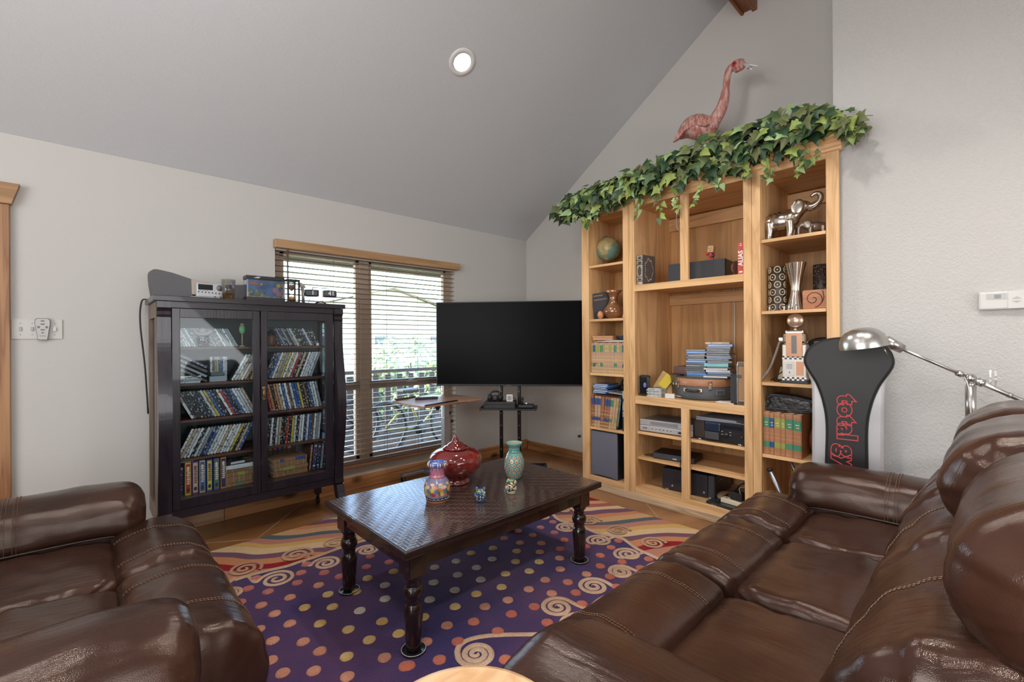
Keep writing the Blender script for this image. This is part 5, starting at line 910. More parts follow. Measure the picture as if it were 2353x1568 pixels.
# ---- right bay
slv = mat('aged_silver', (.50, .45, .39), .24, .95, var=.25, vs=12)
def elephant(name, lab, c, k, rz, m, up):
    t = thing(name, lab, 'elephant figurine', c, rz, 'silver elephants'); b = MB()
    b.ball((0, 0, .115), (.082, .05, .055), 20); b.ball((.05, 0, .118), (.05, .046, .052), 18); b.ball((-.06, 0, .108), (.045, .045, .05), 16)
    for x, y in ((.058, .024), (.050, -.026), (-.062, .026), (-.056, -.026)): b.tube([(x, y, .11), (x+.004, y, .06), (x, y, .03), (x+.002, y, .001)], [.027, .021, .0175, .020], 12)
    hz = .185 if up else .142
    b.tube([(.06, 0, .13), (.10, 0, hz-.015), (.118, 0, hz)], [.04, .034, .03], 14); b.ball((.118, 0, hz), (.036, .031, .033), 16)
    if up: b.tube(spline([(.13, 0, hz-.006), (.165, 0, hz-.004), (.195, 0, hz+.018), (.200, 0, hz+.05), (.178, 0, hz+.064), (.152, 0, hz+.048)], 20), [.021-.0006*i for i in range(20)], 10); b.ball((.152, 0, hz-.026), (.02, .012, .008), 10)
    else: b.tube(spline([(.14, 0, hz-.004), (.165, 0, hz-.03), (.170, 0, hz-.08), (.165, 0, hz-.13)], 16), [.019-.0007*i for i in range(16)], 10)
    b.tube([(-.10, 0, .12), (-.115, 0, .09), (-.112, 0, .055)], [.006, .004, .004], 8)
    o = b.obj('body', m, t); fuse(o, .0045, 3)
    for s in (-1, 1):
        e = MB(); e.ball((.094, s*.040, hz-.006), (.034, .007, .045), 16, rot=Matrix.Rotation(s*-.35, 3, 'Z') @ Matrix.Rotation(.35, 3, 'Y')); e.obj('ear', m, t)
        e = MB(); e.tube(spline([(.138, s*.017, hz-.018), (.165, s*.025, hz-.022), (.195, s*.028, hz-.004)], 10), [.0055-.0004*i for i in range(10)], 8); e.obj('tusk', m, t)
        e = MB(); e.ball((.134, s*.027, hz+.006), .004, 8); e.obj('eye', blk, t)
    if up:
        b = MB(); rn = random.Random(2)
        for i in range(26):
            a = rn.uniform(-1.0, 1.0); x = rn.uniform(-.075, .0); q = Vector((x, .052*math.sin(a)*math.sqrt(max(.05, 1-(x/.085)**2)), .115+.0565*math.cos(a)*math.sqrt(max(.05, 1-(x/.085)**2)))); b.ball(q, (.0065, .0035, .003), 6, rot=Matrix.Rotation(a, 3, 'X') @ Matrix.Rotation(rn.uniform(0, 3), 3, 'Z'))
        b.obj('blanket_pattern', mat('dark_inlay', (.03, .022, .018), .5), t)
    t.scale = (k, k, k); return t
elephant('silver_elephant', 'large silver elephant with raised trunk in the top right bay', (3.275, .945, RZ[0]), 1.08, math.radians(-84), slv, True)
elephant('silver_elephant', 'small grey elephant behind the large one in the top right bay', (3.30, .755, RZ[0]), .56, math.radians(118), mat('dull_silver', (.30, .25, .22), .35, .8), False)
v1 = thing('patterned_vase', 'dark cylinder vase covered in pale ring motifs', 'vase', (3.26, py(1787, 3.26), RZ[1])); MB().lathe([(.046, 0), (.046, .285), (.041, .285), (.041, .01)], 32).obj('body', mat('brown_black_glaze', (.035, .026, .02), .4), v1)
b = MB()
for j in range(6):
    for i in range(5):
        a = 2*PI*(i+.5*(j % 2))/5+.3; c = Vector((.0462*math.cos(a), .0462*math.sin(a), .025+j*.048)); M3 = Matrix.Rotation(a, 3, 'Z'); pts = [c+M3 @ Vector((-.0005-.0105*(1-math.cos(q_*.9))*0, .0185*math.cos(q_), .019*math.sin(q_))) for q_ in [2*PI*k_/18 for k_ in range(18)]]
        pts = [Vector((.0465*p.x/math.hypot(p.x, p.y), .0465*p.y/math.hypot(p.x, p.y), p.z)) for p in pts]; b.tube(pts, .0032, 5, closed=True); b.ball(c, (.005, .005, .005), 6)
b.obj('ring_motifs', mat('cream_slip', (.62, .52, .36), .5), v1)
v2 = thing('fluted_vase', 'polished silver hourglass vase with vertical stripes', 'vase', (3.24, py(1829, 3.24), RZ[1])); n = 40; prof = [(.052, 0), (.050, .01), (.030, .10), (.027, .14), (.036, .20), (.058, .295)]
pp_ = spline([(r, z, 0) for r, z in prof], 22); b = MB(); vs = []; fs = []
for j, p in enumerate(pp_):
    for i in range(n*2): a = PI*i/n; r = p.x*(1+(.022 if i % 4 < 2 else -.02)); vs.append((r*math.cos(a), r*math.sin(a), p.y))
for j in range(len(pp_)-1):
    for i in range(n*2): fs.append((j*2*n+i, j*2*n+(i+1) % (2*n), (j+1)*2*n+(i+1) % (2*n), (j+1)*2*n+i))
b.add(vs, fs, 0, True); b.lathe([(.001, .004), (.05, .002)], 24); b.obj('body', mat('polished_silver', (.60, .53, .47), .2, 1), v2)
v3 = thing('speckled_vase', 'dark speckled cylinder vase half hidden by the right post', 'vase', (3.40, .752, RZ[1])); MB().lathe([(.045, 0), (.045, .29), (.04, .29), (.04, .02)], 28).obj('body', mat('speckled_glaze', (.05, .035, .028), .5, var=.9, vs=70), v3); b = MB(); rn = random.Random(9); [b.ball((.0452*math.cos(a), .0452*math.sin(a), z_), .0026, 6) for a, z_ in [(rn.uniform(2.2, 4.4), rn.uniform(.02, .28)) for _ in range(60)]]; b.obj('speckles', mat('pale_speck', (.45, .35, .28), .5), v3)
bx = thing('carved_box', 'square reddish wood box with a carved spiral', 'box', (3.20, .742, RZ[1]), 0); MB().box((0, -.066, 0), (.075, .066, .118), bev=.008).obj('body', wood('padauk', (.44, .19, .09), (.36, .14, .06), 'y', 1, .4), bx)
b = MB(); b.tube([(-.0006, .008+(.006+.0048*a)*math.cos(a+1.2), .062+(.006+.0048*a)*math.sin(a+1.2)) for a in [i*.22 for i in range(44)]], [.0022]*44, 5); b.tube(spline([(-.0006, -.04, .112), (-.0006, -.045, .06), (-.0006, -.02, .02), (-.0006, .0, .012)], 16), .0022, 5); b.obj('carving', mat('carved_dark', (.06, .02, .012), .6), bx)
pw = mat('pewter', (.5, .48, .46), .25, .95)
for i, px in enumerate((1768, 1802, 1813, 1830)):
    q = P(px, 705, x=3.175); t = thing('pewter_figure', 'tiny pewter figure, %s from the left on the patterned vase shelf' % ORD[i], 'figurine', (3.175, q.y, RZ[1]), 0, 'tiny pewter figures'); b = MB(); b.lathe([(.008, 0), (.008, .003), (.005, .005), (.007, .018), (.006, .026), (.003, .03)], 10); b.ball((0, 0, .035), .0055, 8); b.tube([(0, -.006, .024), (-.004, -.010, .016)], .002, 6); b.tube([(0, .006, .024), (-.004, .010, .03)], .002, 6); b.obj('body', pw, t)
gp = thing('pump_dispenser', 'chrome drink dispenser shaped like an old fuel pump', 'dispenser', (3.215, py(1828, 3.215), RZ[2]), math.radians(4)); cop = mat('copper_panel', (.46, .24, .14), .42, .7)
MB().box((-.05, -.078, 0), (.05, .078, .014), bev=.004).obj('base', blk, gp); MB().box((-.04, -.065, .014), (.04, .065, .24), bev=.006).obj('lower_body', mat('cream_tin', (.55, .5, .45), .3, .3), gp); b = MB(); b.box((-.042, -.064, .238), (.042, .064, .315), bev=.02, seg=3); b.box((-.036, -.052, .30), (.036, .052, .328), bev=.01); b.obj('upper_body', chrome, gp)
MB().box((-.0435, -.044, .165), (-.040, .044, .312), bev=.004).obj('gauge_frame', cop, gp); MB().box((-.0445, -.014, .185), (-.0425, .014, .295)).obj('gauge_window', mat('gauge_dark', (.06, .045, .04), .2), gp); b = MB(); [b.box((-.0445, s_*.03-.009, .18+i*.013), (-.0432, s_*.03+.009, .186+i*.013)) for s_ in (-1, 1) for i in range(10)]; b.obj('louvres', mat('copper_dark', (.3, .17, .1), .3, .8), gp)
for z0 in (.018, .148):
    b = MB()
    for j in range(2):
        for i in range(10): b.box((-.0408, -.065+i*.013, z0+j*.0105), (-.0398, -.052+i*.013, z0+.0105+j*.0105), (i+j) % 2)
    b.obj('checker_band', [blk, wt], gp)
MB().box((-.0418, .0, .05), (-.0402, .05, .135), bev=.0008).obj('hang_tag', mat('paper', (.72, .70, .68), .7), gp); b = MB(); [b.box((-.0424, .01, .115-.008*i), (-.0416, .042, .118-.008*i)) for i in range(4)]; b.prism([(.02, .062), (.025, .078), (.03, .062)], -.0424, -.0416, lambda a, z, d: (d, a, z)); b.obj('tag_print', mat('grey_ink', (.25, .25, .28), .6), gp); MB().box((-.0412, -.05, .05), (-.0402, -.01, .135)).obj('side_panel', cop, gp)
b = MB(); b.cyl((0, 0, .326), (0, 0, .34), .012, n=12); b.obj('neck', chrome, gp); b = MB(); b.lathe([(.001, -.014), (.04, -.012), (.048, 0), (.04, .012), (.001, .014)], 32, (0, 0, .388), M=Matrix.Rotation(PI/2, 3, 'Y')); b.obj('globe_light', mat('copper_lens', (.66, .45, .32), .25, .6), gp)
MB().tube(spline([(-.01, .07, .265), (-.015, .085, .25), (-.02, .105, .18), (-.035, .135, .09), (-.05, .17, .03), (-.045, .185, .006)], 30), .0075, 10).obj('hose', mat('braided_hose', (.38, .36, .34), .35, .8, bmp=.6, bs=500), gp); b = MB(); b.cyl((0, .062, .275), (-.012, .08, .255), .011, n=10); b.box((-.018, .066, .262), (.0, .09, .285), bev=.004); b.obj('nozzle', chrome, gp)
solo('black_plate', MB().lathe([(.001, 0), (.10, 0), (.125, .012), (.12, .013), (.098, .004), (.001, .004)], 40, (3.62, .80, RZ[2]+.16), M=Matrix.Rotation(-PI/2+.25, 3, 'Y')).box((3.585, .76, RZ[2]), (3.66, .84, RZ[2]+.04)), blk, 'large black round plate propped behind the fuel pump dispenser', 'plate')
solo('silver_bracket', MB().box((3.42, .72, RZ[2]), (3.45, .80, RZ[2]+.26), bev=.003).box((3.40, .70, RZ[2]), (3.47, .82, RZ[2]+.008)), mat('grey_bracket', (.3, .3, .31), .4, .5), 'grey metal bracket standing before the black round plate', 'bracket')
solo('instruction_sheet', MB().prism([(-.07, 0), (.07, 0), (.06, .09), (-.05, .075)], 0, .0015, lambda a, z, d: (3.34+z*.5+d, .97+a*.7-.03, RZ[2]+.0005+z)), mat('cream_paper', (.55, .47, .36), .7), 'cream paper propped behind the dispenser hose', 'paper')
solo('cord', MB().tube(spline([(3.19, 1.0, RZ[2]+.005), (3.20, .96, RZ[2]+.03), (3.19, .92, RZ[2]+.055), (3.165, .86, RZ[2]+.075)] if False else [(3.25, 1.0, RZ[2]+.006), (3.24, .97, RZ[2]+.03), (3.25, .94, RZ[2]+.06), (3.27, .92, RZ[2]+.075)], 24), .004, 6).ball((3.26, .96, RZ[2]+.008), (.04, .03, .008), 10), mat('black_cable', (.015, .014, .014), .5), 'dark cable heap at the foot of the dispenser hose', 'cable')
y = 1.018; dtan = mat('deep_tan_cover', (.42, .19, .09), .4, var=.12, vs=30)
for i, (w, m1, nm) in enumerate(((.036, grn, 'green'), (.025, blu, 'blue'), (.036, olv, 'olive'), (.026, olv, 'slim olive'), (.042, grn, 'wide green'), (.042, grn, 'wide green'))):
    y -= w+.001; stdbook((3.155, y, RZ[3]), w, .272-.004*(i % 2), .19, [(.64, .87, m1), (.18, .31, m1), (.40, .405, gld), (.5, .505, gld), (.95, .955, gld), (.05, .055, gld)], '%s-labelled tan book, %s from left beneath the black leather pouch' % (nm, ORD[i]), 'books in the lower right bay', dtan); 
    b = MB()
    for j in range(2): b.box((3.1535, y+w*.25, RZ[3]+.272*.74-.016*j), (3.1545, y+w*(.75-.1*j), RZ[3]+.272*.74+.006-.016*j))
    b.obj('spine_print', mat('pale_gilt', (.6, .55, .4), .5), [o for o in COL.objects if o.get('group') == 'books in the lower right bay'][-1], True)
bg_ = thing('leather_pouch', 'black leather pouch lying open on the lower right books', 'bag', (3.24, .885, RZ[3]+.2735), .1)
b = MB(); b.prism(spline([(.125, .005, 0), (.13, .05, 0), (.115, .10, 0), (.03, .105, 0), (-.07, .09, 0), (-.12, .075, 0), (-.128, .04, 0), (-.115, .004, 0), (0, .0, 0)], 40, True) and [(q.x, q.y) for q in spline([(.125, .005, 0), (.13, .05, 0), (.115, .10, 0), (.03, .105, 0), (-.07, .09, 0), (-.12, .075, 0), (-.128, .04, 0), (-.115, .006, 0)], 40, True)], -.02, .12, lambda a, z, d: (d, a, z), smooth=True); b.obj('shell', mat('black_leather', (.014, .013, .014), .25, bmp=.3, bs=30), bg_)
b = MB(); b.tube([(-.022, q.x*.86, .012+q.y*.8) for q in spline([(.125, .005, 0), (.13, .05, 0), (.115, .10, 0), (.03, .105, 0), (-.07, .09, 0), (-.12, .075, 0), (-.128, .04, 0), (-.115, .006, 0)], 40, True)], .006, 8, closed=True); b.obj('rim', mat('black_leather', (.014, .013, .014), .25), bg_)
fb = solo('leather_ball', MB().ball((3.30, .738, RZ[3]+.101), (.062, .062, .10), 24), mat('brown_pigskin', (.20, .06, .03), .4, bmp=.2, bs=200), 'brown leather ball standing behind the exercise board', 'ball')
for i, (p0, p1, lab) in enumerate((((3.175, .985, .42), (3.20, .86, .112), 'silver tube leaning in the bottom right bay, nearer the left post'), ((3.32, .93, .50), (3.42, .78, .112), 'thin silver tube behind the first in the bottom right bay'))):
    t = thing('metal_tube', lab, 'tube', (p1[0], p1[1], .1085)); b = MB(); b.cyl(p0, p1, .014-.003*i, n=14); b.obj('tube', mat('tube_steel', (.35, .36, .40), .3, .9), t, True); d_ = (Vector(p0)-Vector(p1)).normalized(); MB().cyl(Vector(p0)-d_*.005, Vector(p0)+d_*.012, .0155-.003*i, n=14).obj('end_cap', rub, t, True)

# ================================================================ IVY
ivm = [mat('ivy_dark', (.024, .062, .026), .42, var=.3, vs=2.5, spec=.4), mat('ivy_mid', (.065, .12, .042), .45, var=.3, vs=2.5, spec=.4), mat('ivy_olive', (.125, .15, .058), .5, var=.3, vs=2.5, spec=.35), mat('ivy_light', (.25, .32, .08), .5, var=.25, vs=2.5, spec=.35), mat('ivy_pale', (.30, .44, .20), .5, var=.3, vs=2.5, spec=.35)]
def leafmesh(kind):
    o5 = [(0, .0), (.12, -.10), (.36, -.06), (.30, .10), (.52, .22), (.27, .40), (.17, .52), (0, 1.0), (-.17, .52), (-.27, .40), (-.52, .22), (-.30, .10), (-.36, -.06), (-.12, -.10)]
    o3 = [(0, 0), (.16, -.06), (.34, .06), (.33, .24), (.22, .5), (0, 1.0), (-.22, .5), (-.33, .24), (-.34, .06), (-.16, -.06)]
    o = o5 if kind == 0 else o3; mid = [(0, .02), (0, .3), (0, .6)]
    b = MB(); dp = lambda x, y: -.22*abs(x)**1.2-.16*y*y
    vs = [(x, y, dp(x, y)) for x, y in o]+[(x, y, dp(x, y)+.03) for x, y in mid]; n = len(o); h = n//2
    fs = []
    R = list(range(0, h+1)); L = [0]+list(range(n-1, h-1, -1))
    def side(seq, flip):
        for i in range(len(seq)-1):
            ya = (o[seq[i]][1]+o[seq[i+1]][1])/2; k = n+(0 if ya < .2 else 1 if ya < .5 else 2); f = (seq[i], seq[i+1], k); fs.append(f[::-1] if flip else f)
        ks = [n+(0 if (o[seq[i]][1]+o[seq[i+1]][1])/2 < .2 else 1 if (o[seq[i]][1]+o[seq[i+1]][1])/2 < .5 else 2) for i in range(len(seq)-1)]
        for i in range(len(ks)-1):
            if ks[i] != ks[i+1]: f = (ks[i], seq[i+1], ks[i+1]); fs.append(f[::-1] if flip else f)
    side(R, False); side(L, True)
    b.add(vs, fs, 0, True); return b, vs, fs
lv = [leafmesh(0), leafmesh(1)]
lme = {(k, m): (lambda mm: (mm.materials.append(ivm[m]), mm)[1])(lv[k][0].mesh('ivy_leaf', [])) for k in (0, 1) for m in range(5)}
iv = thing('ivy_garland', 'long artificial ivy garland draped over the top of the bookcase', 'ivy', (3.16, 1.5, 2.415))
rn = random.Random(21); cand = []
def place(pos, nrm, tip, s, k, m):
    y_ = (tip-nrm*tip.dot(nrm)).normalized(); x_ = y_.cross(nrm); M4 = Matrix((x_, y_, nrm)).transposed().to_4x4(); return Matrix.Translation(pos) @ M4 @ Matrix.Diagonal((s, s, s, 1))
top_pts = [(2.66, 2.40), (2.52, 2.50), (2.38, 2.555), (2.1, 2.58), (1.8, 2.60), (1.5, 2.64), (1.2, 2.64), (1.0, 2.64), (.8, 2.66), (.66, 2.62), (.55, 2.46), (.46, 2.42)]
bot_pts = [(2.66, 2.36), (2.52, 2.30), (2.38, 2.25), (2.1, 2.315), (1.8, 2.305), (1.5, 2.345), (1.3, 2.33), (1.0, 2.345), (.8, 2.335), (.70, 2.40), (.6, 2.43), (.46, 2.40)]
def interp(tab, y):
    for (a, za), (c, zc) in zip(tab, tab[1:]):
        if c <= y <= a: return za+(zc-za)*(a-y)/(a-c)
    return tab[0][1] if y > tab[0][0] else tab[-1][1]
def leafat(y, u, x_off, pale=0):
    z0 = interp(bot_pts, y)+.055*noise.noise(Vector((y*7, 3.1, 0)))+.03*noise.noise(Vector((y*19, 8, 0))); z1 = interp(top_pts, y)+.05*noise.noise(Vector((y*6, 9.7, 0))); z = z0+(z1-z0)*u
    bulge = math.sin(PI*min(1, max(0, u)))
    x = 3.075-.055*bulge+.16*max(0, u-.55)+x_off
    nrm = Vector((-1, rn.gauss(0, .5), .35+.9*(u-.35)+rn.gauss(0, .4))).normalized(); tip = Vector((-.25, rn.gauss(0, .7), -.8+.9*max(0, u-.5)+rn.gauss(0, .45)))
    s = rn.uniform(.052, .108)*(.85 if u < .18 else 1)
    k = 0 if rn.random() < (.25 if y > 2.3 else .78) else 1
    m = rn.choices(range(5), [22, 26, 22, 18+18*(u < .2), 12+12*(y > 1.9)])[0]
    return Vector((x, y, z)), nrm, tip, s, k, m
for i in range(300):
    y = rn.uniform(.50, 2.64); u = rn.random()**.9
    p, nrm, tip, s, k, m = leafat(y, u, -.035+rn.uniform(-.02, .015)); M4 = place(p, nrm, tip, s, k, m)
    o = link('ivy_leaf', lme[(k, m)], iv); M4.translation = M4.translation-iv.location; o.matrix_basis = M4
b = MB()
for i in range(1350):
    y = rn.uniform(.52, 2.62); u = rn.uniform(.03, .97); p, nrm, tip, s, k, m = leafat(y, u, rn.uniform(.0, .16)); 
    if p.x > 3.10 and p.z < 2.43: p.z = 2.44+rn.uniform(0, .12)
    if p.y < .72: p.x = min(p.x, 3.15)
    M4 = place(p, nrm, tip, s, k, m); b.add([M4 @ Vector(q) for q in lv[k][1]], lv[k][2], m if rn.random() < .6 else 0, True)  # inner leaves often take the dark green, standing in for shade between leaves
for (y, z) in [(rn.uniform(2.45, 2.68), rn.uniform(2.30, 2.47)) for _ in range(26)]+[(rn.uniform(.44, .60), rn.uniform(2.38, 2.50)) for _ in range(14)]:
    M4 = place(Vector((3.08+rn.uniform(-.03, .04), y, z)), Vector((-1, rn.gauss(0, .4), rn.gauss(.3, .4))).normalized(), Vector((-.1, rn.gauss(.2, .6), -1)), rn.uniform(.05, .085), 1, 0); b.add([M4 @ Vector(q) for q in lv[1][1]], lv[1][2], rn.choice([0, 1, 2, 3]), True)
tendrils = ((1355, 470, 1352, 520), (1375, 470, 1368, 505), (1470, 440, 1466, 497), (1510, 440, 1516, 502), (1560, 440, 1552, 485), (1605, 410, 1603, 466), (1640, 400, 1655, 432), (1700, 370, 1722, 405), (1760, 370, 1765, 408), (1830, 350, 1842, 394), (1865, 330, 1872, 372), (1940, 290, 1985, 300), (1955, 285, 1972, 318), (1325, 480, 1297, 512), (1340, 470, 1318, 500))
tst = MB()
for px0, py0, px1, py1 in tendrils:
    p0, p1 = P(px0, py0, x=3.03), P(px1, py1, x=3.04); tst.tube(spline([p0, (p0+p1)/2+Vector((-.015, rn.uniform(-.02, .02), 0)), p1], 8), .0016, 5)
    for i in range(8):
        q = p0.lerp(p1, .25+.75*i/7)+Vector((rn.uniform(-.02, .01), rn.uniform(-.03, .03), rn.uniform(-.01, .01))); M4 = place(q, Vector((-1, rn.gauss(0, .4), rn.gauss(.25, .35))).normalized(), Vector((-.1, rn.gauss(0, .6), -1)), rn.uniform(.035, .062), rn.choice((0, 1)), 0)
        k = rn.choice((0, 1)); b.add([M4 @ Vector(v_) for v_ in lv[k][1]], lv[k][2], rn.choice((1, 2, 3, 3, 4)), True)
o = tst.obj('tendrils', mat('ivy_stem', (.14, .16, .06), .6), iv, True); o['kind'] = 'stuff'
o = b.obj('leaf_mass', ivm, iv, True); o['kind'] = 'stuff'
b = MB()
for i in range(40):
    y = rn.uniform(.6, 2.5); q = [(3.12+rn.uniform(-.02, .08), y, interp(top_pts, y)-.08)]; d = rn.choice([-1, 1])
    for j in range(4): y2 = y+d*.06*(j+1)*rn.uniform(.5, 1.2); q.append((3.075-.02*j+rn.uniform(-.02, .01), min(2.6, max(.5, y2)), interp(top_pts, y)-.10-.045*j+rn.uniform(-.03, .03)))
    b.tube(spline(q, 12), .0017, 5)
b.tube(spline([(3.08, .62, 2.45), (3.06, .56, 2.47), (3.05, .50, 2.455), (3.06, .44, 2.44)], 14), .002, 5); b.tube(spline([(3.08, 2.42, 2.46), (3.07, 2.54, 2.42), (3.07, 2.62, 2.37), (3.07, 2.66, 2.35)], 14), .002, 5)
o = b.obj('stems', mat('ivy_stem', (.14, .16, .06), .6), iv, True); o['kind'] = 'stuff'
bk = thing('wicker_basket', 'brown basket half buried in the ivy on the bookcase top', 'basket', (3.22, 2.03, 2.4145)); MB().lathe([(.09, 0), (.11, .05), (.115, .11), (.108, .11), (.10, .05), (.08, .01)], 24).obj('basket', mat('brown_wicker', (.28, .11, .04), .5, bmp=.5, bs=90), bk); MB().tube([(.112*math.cos(a), .112*math.sin(a), .11) for a in [2*PI*i/24 for i in range(24)]], .008, 6, closed=True).obj('rim', mat('brown_wicker2', (.22, .08, .03), .5), bk)

# ================================================================ FLAMINGO
fl_ = thing('flamingo_sculpture', 'pink flamingo sculpture standing in the ivy on the bookcase', 'sculpture', (3.40, 1.50, 2.415))
def flammat():
    m, tt, bb = _nodes('streaked_pink'); v = coords(tt, (60, 60, 14)); n = N(tt, 'ShaderNodeTexNoise', i_Scale=1.0, i_Detail=3.0); tt.links.new(v, n.inputs['Vector'])
    tt.links.new(ramp(tt, n.outputs[0], [(.36, (.42, .13, .11)), (.5, (.55, .25, .21)), (.64, (.64, .46, .40))]), bb.inputs['Base Color']); bb.inputs['Roughness'].default_value = .4; return m
fpk = flammat(); X4 = 3.40
nk = [P(px, py2, x=X4) for px, py2 in ((1622, 305), (1636, 285), (1655, 255), (1665, 225), (1669, 195), (1672, 172), (1678, 157), (1690, 149), (1700, 152))]
b = MB(); b.tube(spline(nk, 40), [(.058 if i < 6 else .050-.0019*(i-6) if i < 18 else .025 if i < 32 else .025+.004*min(i-32, 6)) for i in range(40)], 14); bd = [P(px, py2, x=X4) for px, py2 in ((1558, 318), (1575, 302), (1598, 292), (1620, 296), (1640, 300))]
b.tube(spline(bd, 14), [.02, .03, .045, .06, .075, .085, .09, .094, .094, .09, .082, .07, .055, .03], 14); b.ball(nk[-1], (.03, .043, .036), 14); o = b.obj('body', fpk, fl_, True); fuse(o, .008, 4)
wg = [P(px, py2, x=X4-.085) for px, py2 in ((1546, 328), (1560, 302), (1585, 278), (1612, 272), (1630, 284), (1622, 292), (1600, 288), (1575, 300), (1558, 322))]
b = MB(); b.prism([(p.y, p.z) for p in wg], X4-.098, X4-.07, lambda a, z, d: (d, a, z), smooth=False); w_ = b.obj('wing', fpk, fl_, True); mm = w_.modifiers.new('bv', 'BEVEL'); mm.width = .008; mm.segments = 2
hd = nk[-1]
for px, py2, r0 in ((1742, 152, .010), (1729, 161, .009)): q = P(px, py2, x=X4-.03); b = MB(); b.tube([hd+Vector((-.02, -.03, -.006)), q], [r0, .0045], 8); b.obj('beak_rod', mat('white_metal', (.75, .74, .72), .35, .3), fl_, True)
b = MB(); q = P(1722, 156, x=X4-.03); b.ball(q, (.008, .016, .006), 8); b.obj('beak_wire', mat('grey_wire', (.35, .35, .36), .4, .6), fl_, True)
e = P(1687, 147, x=X4-.046); b = MB(); b.ball(e, (.006, .014, .016), 12); b.obj('eye', mat('red_eye', (.5, .02, .02), .25), fl_, True); MB().ball(e+Vector((-.005, 0, 0)), (.003, .007, .008), 10).obj('pupil', blk, fl_, True)
for dy in (0, .05): b = MB(); b.cyl((X4, 1.50+dy, 2.42), (X4, 1.47+dy, 2.76), .009, n=8); b.obj('leg', fpk, fl_, True)
MB().box((X4-.08, 1.42, 2.415), (X4+.08, 1.62, 2.43), bev=.004).obj('base', fpk, fl_, True)

# ================================================================ EXERCISE BOARD, LAMP, WALL FITTINGS
eb = thing('exercise_board', 'black and silver padded exercise board leaning against the bookcase end', 'exercise board', (2.93, .55, 0), 0)
EBL = Matrix.Translation((2.93, .548, 0)) @ Matrix.Rotation(math.radians(3.2), 4, 'Y') @ Matrix.Rotation(math.radians(7), 4, 'Z')
def ebp(a, z, d): return EBL @ Vector((d, a, z))
hw = .195
outl = [(q.x, q.y) for q in spline([(-.155, .02, 0), (-.155, .5, 0), (-.158, .95, 0), (-.172, 1.04, 0), (-.190, 1.10, 0), (-.192, 1.15, 0), (-.17, 1.20, 0), (-.10, 1.245, 0), (0, 1.258, 0), (.10, 1.245, 0), (.17, 1.20, 0), (.192, 1.15, 0), (.190, 1.10, 0), (.172, 1.04, 0), (.158, .95, 0), (.155, .5, 0), (.155, .02, 0)], 80)]
b = MB(); b.prism(outl, -.0, .042, ebp); bo = b.obj('backing', mat('silver_vinyl', (.46, .45, .46), .4, .15), eb, True); mm = bo.modifiers.new('bv', 'BEVEL'); mm.width = .015; mm.segments = 3; mm.limit_method = 'ANGLE'
inl = [(q.x, q.y) for q in spline([(-.10, .02, 0), (-.092, .55, 0), (-.090, .78, 0), (-.105, .90, 0), (-.135, 1.0, 0), (-.175, 1.075, 0), (-.193, 1.115, 0), (-.193, 1.155, 0), (-.17, 1.205, 0), (-.10, 1.249, 0), (0, 1.262, 0), (.10, 1.249, 0), (.17, 1.205, 0), (.193, 1.155, 0), (.193, 1.115, 0), (.175, 1.075, 0), (.135, 1.0, 0), (.105, .90, 0), (.090, .78, 0), (.092, .55, 0), (.10, .02, 0)], 90)]
b = MB(); b.prism(inl, -.012, .044, ebp); bo = b.obj('centre_pad', mat('black_vinyl', (.013, .0115, .0115), .42, spec=.35), eb, True); mm = bo.modifiers.new('bv', 'BEVEL'); mm.width = .011; mm.segments = 3; mm.limit_method = 'ANGLE'
b = MB(); b.tube([ebp(a, z, -.004) for a, z in inl], .003, 6); b.obj('piping', mat('black_piping', (.012, .011, .011), .4), eb, True)
M3 = (EBL.to_3x3() @ Matrix(((0, 0, -1), (0, -1, 0), (-1, 0, 0))))
text('lettering', 'total gym', .112, ebp(.0, .948, -.0135), M3, mat('red_print', (.62, .06, .07), .45), eb, outline=.0026, offset=.0065, align='LEFT', sx=1.12)
lmp = thing('floor_lamp', 'brushed steel floor lamp reaching over the sofa with a dome shade', 'floor lamp', (2.95, .078, 0)); bst = mat('brushed_nickel', (.50, .49, .47), .28, .95)
J = Vector((2.95, .078, 1.068)); SHp = P(2042, 789, x=2.80)
MB().lathe([(.15, 0), (.15, .012), (.03, .025), (.012, .03)], 36, J-Vector((0, 0, 1.068))).obj('base', bst, lmp, True)
MB().cyl((J.x, J.y, .02), (J.x, J.y, .86), .0135, n=18).obj('pole', bst, lmp, True); b = MB(); b.cyl((J.x, J.y, .84), (J.x, J.y, 1.035), .019, n=20); b.cyl((J.x, J.y, 1.03), (J.x, J.y, 1.05), .015, n=16); b.obj('upper_pole', bst, lmp, True)
dr = (SHp-J).normalized(); b = MB(); b.cyl(J-dr*.60, J+dr*.02, .0105, n=12); b.cyl(J-dr*.02, SHp-dr*.05, .0075, n=12); b.obj('arm', bst, lmp, True)
b = MB(); b.ball(J, .022, 14); b.cyl(J-dr*.05, J-dr*.03, .018, n=14); b.cyl(J+dr*.035, J+dr*.055, .014, n=14); b.cyl(J+Vector((-.02, 0, 0)), J+Vector((.02, 0, 0)), .014, n=14); b.obj('joint', bst, lmp, True)
MB().tube(spline([J+dr*.03, J+Vector((-.02, .01, -.02)), J+Vector((-.022, 0, -.09)), J+Vector((-.02, 0, -.2))], 14), .0028, 6).obj('cord', cw, lmp, True); b = MB(); b.box(J-dr*.09+Vector((-.004, -.012, .01)), J-dr*.09+Vector((.004, -.006, .075))); b.box(J-dr*.09+Vector((-.004, .004, .01)), J-dr*.09+Vector((.004, .010, .08))); b.obj('clip', glass('clear_clip', (.9, .9, .9), .15), lmp, True)
for f in (-.16, -.3): MB().cyl(J+dr*f, J+dr*(f+.008), .0125, n=12).obj('collar', bst, lmp, True)
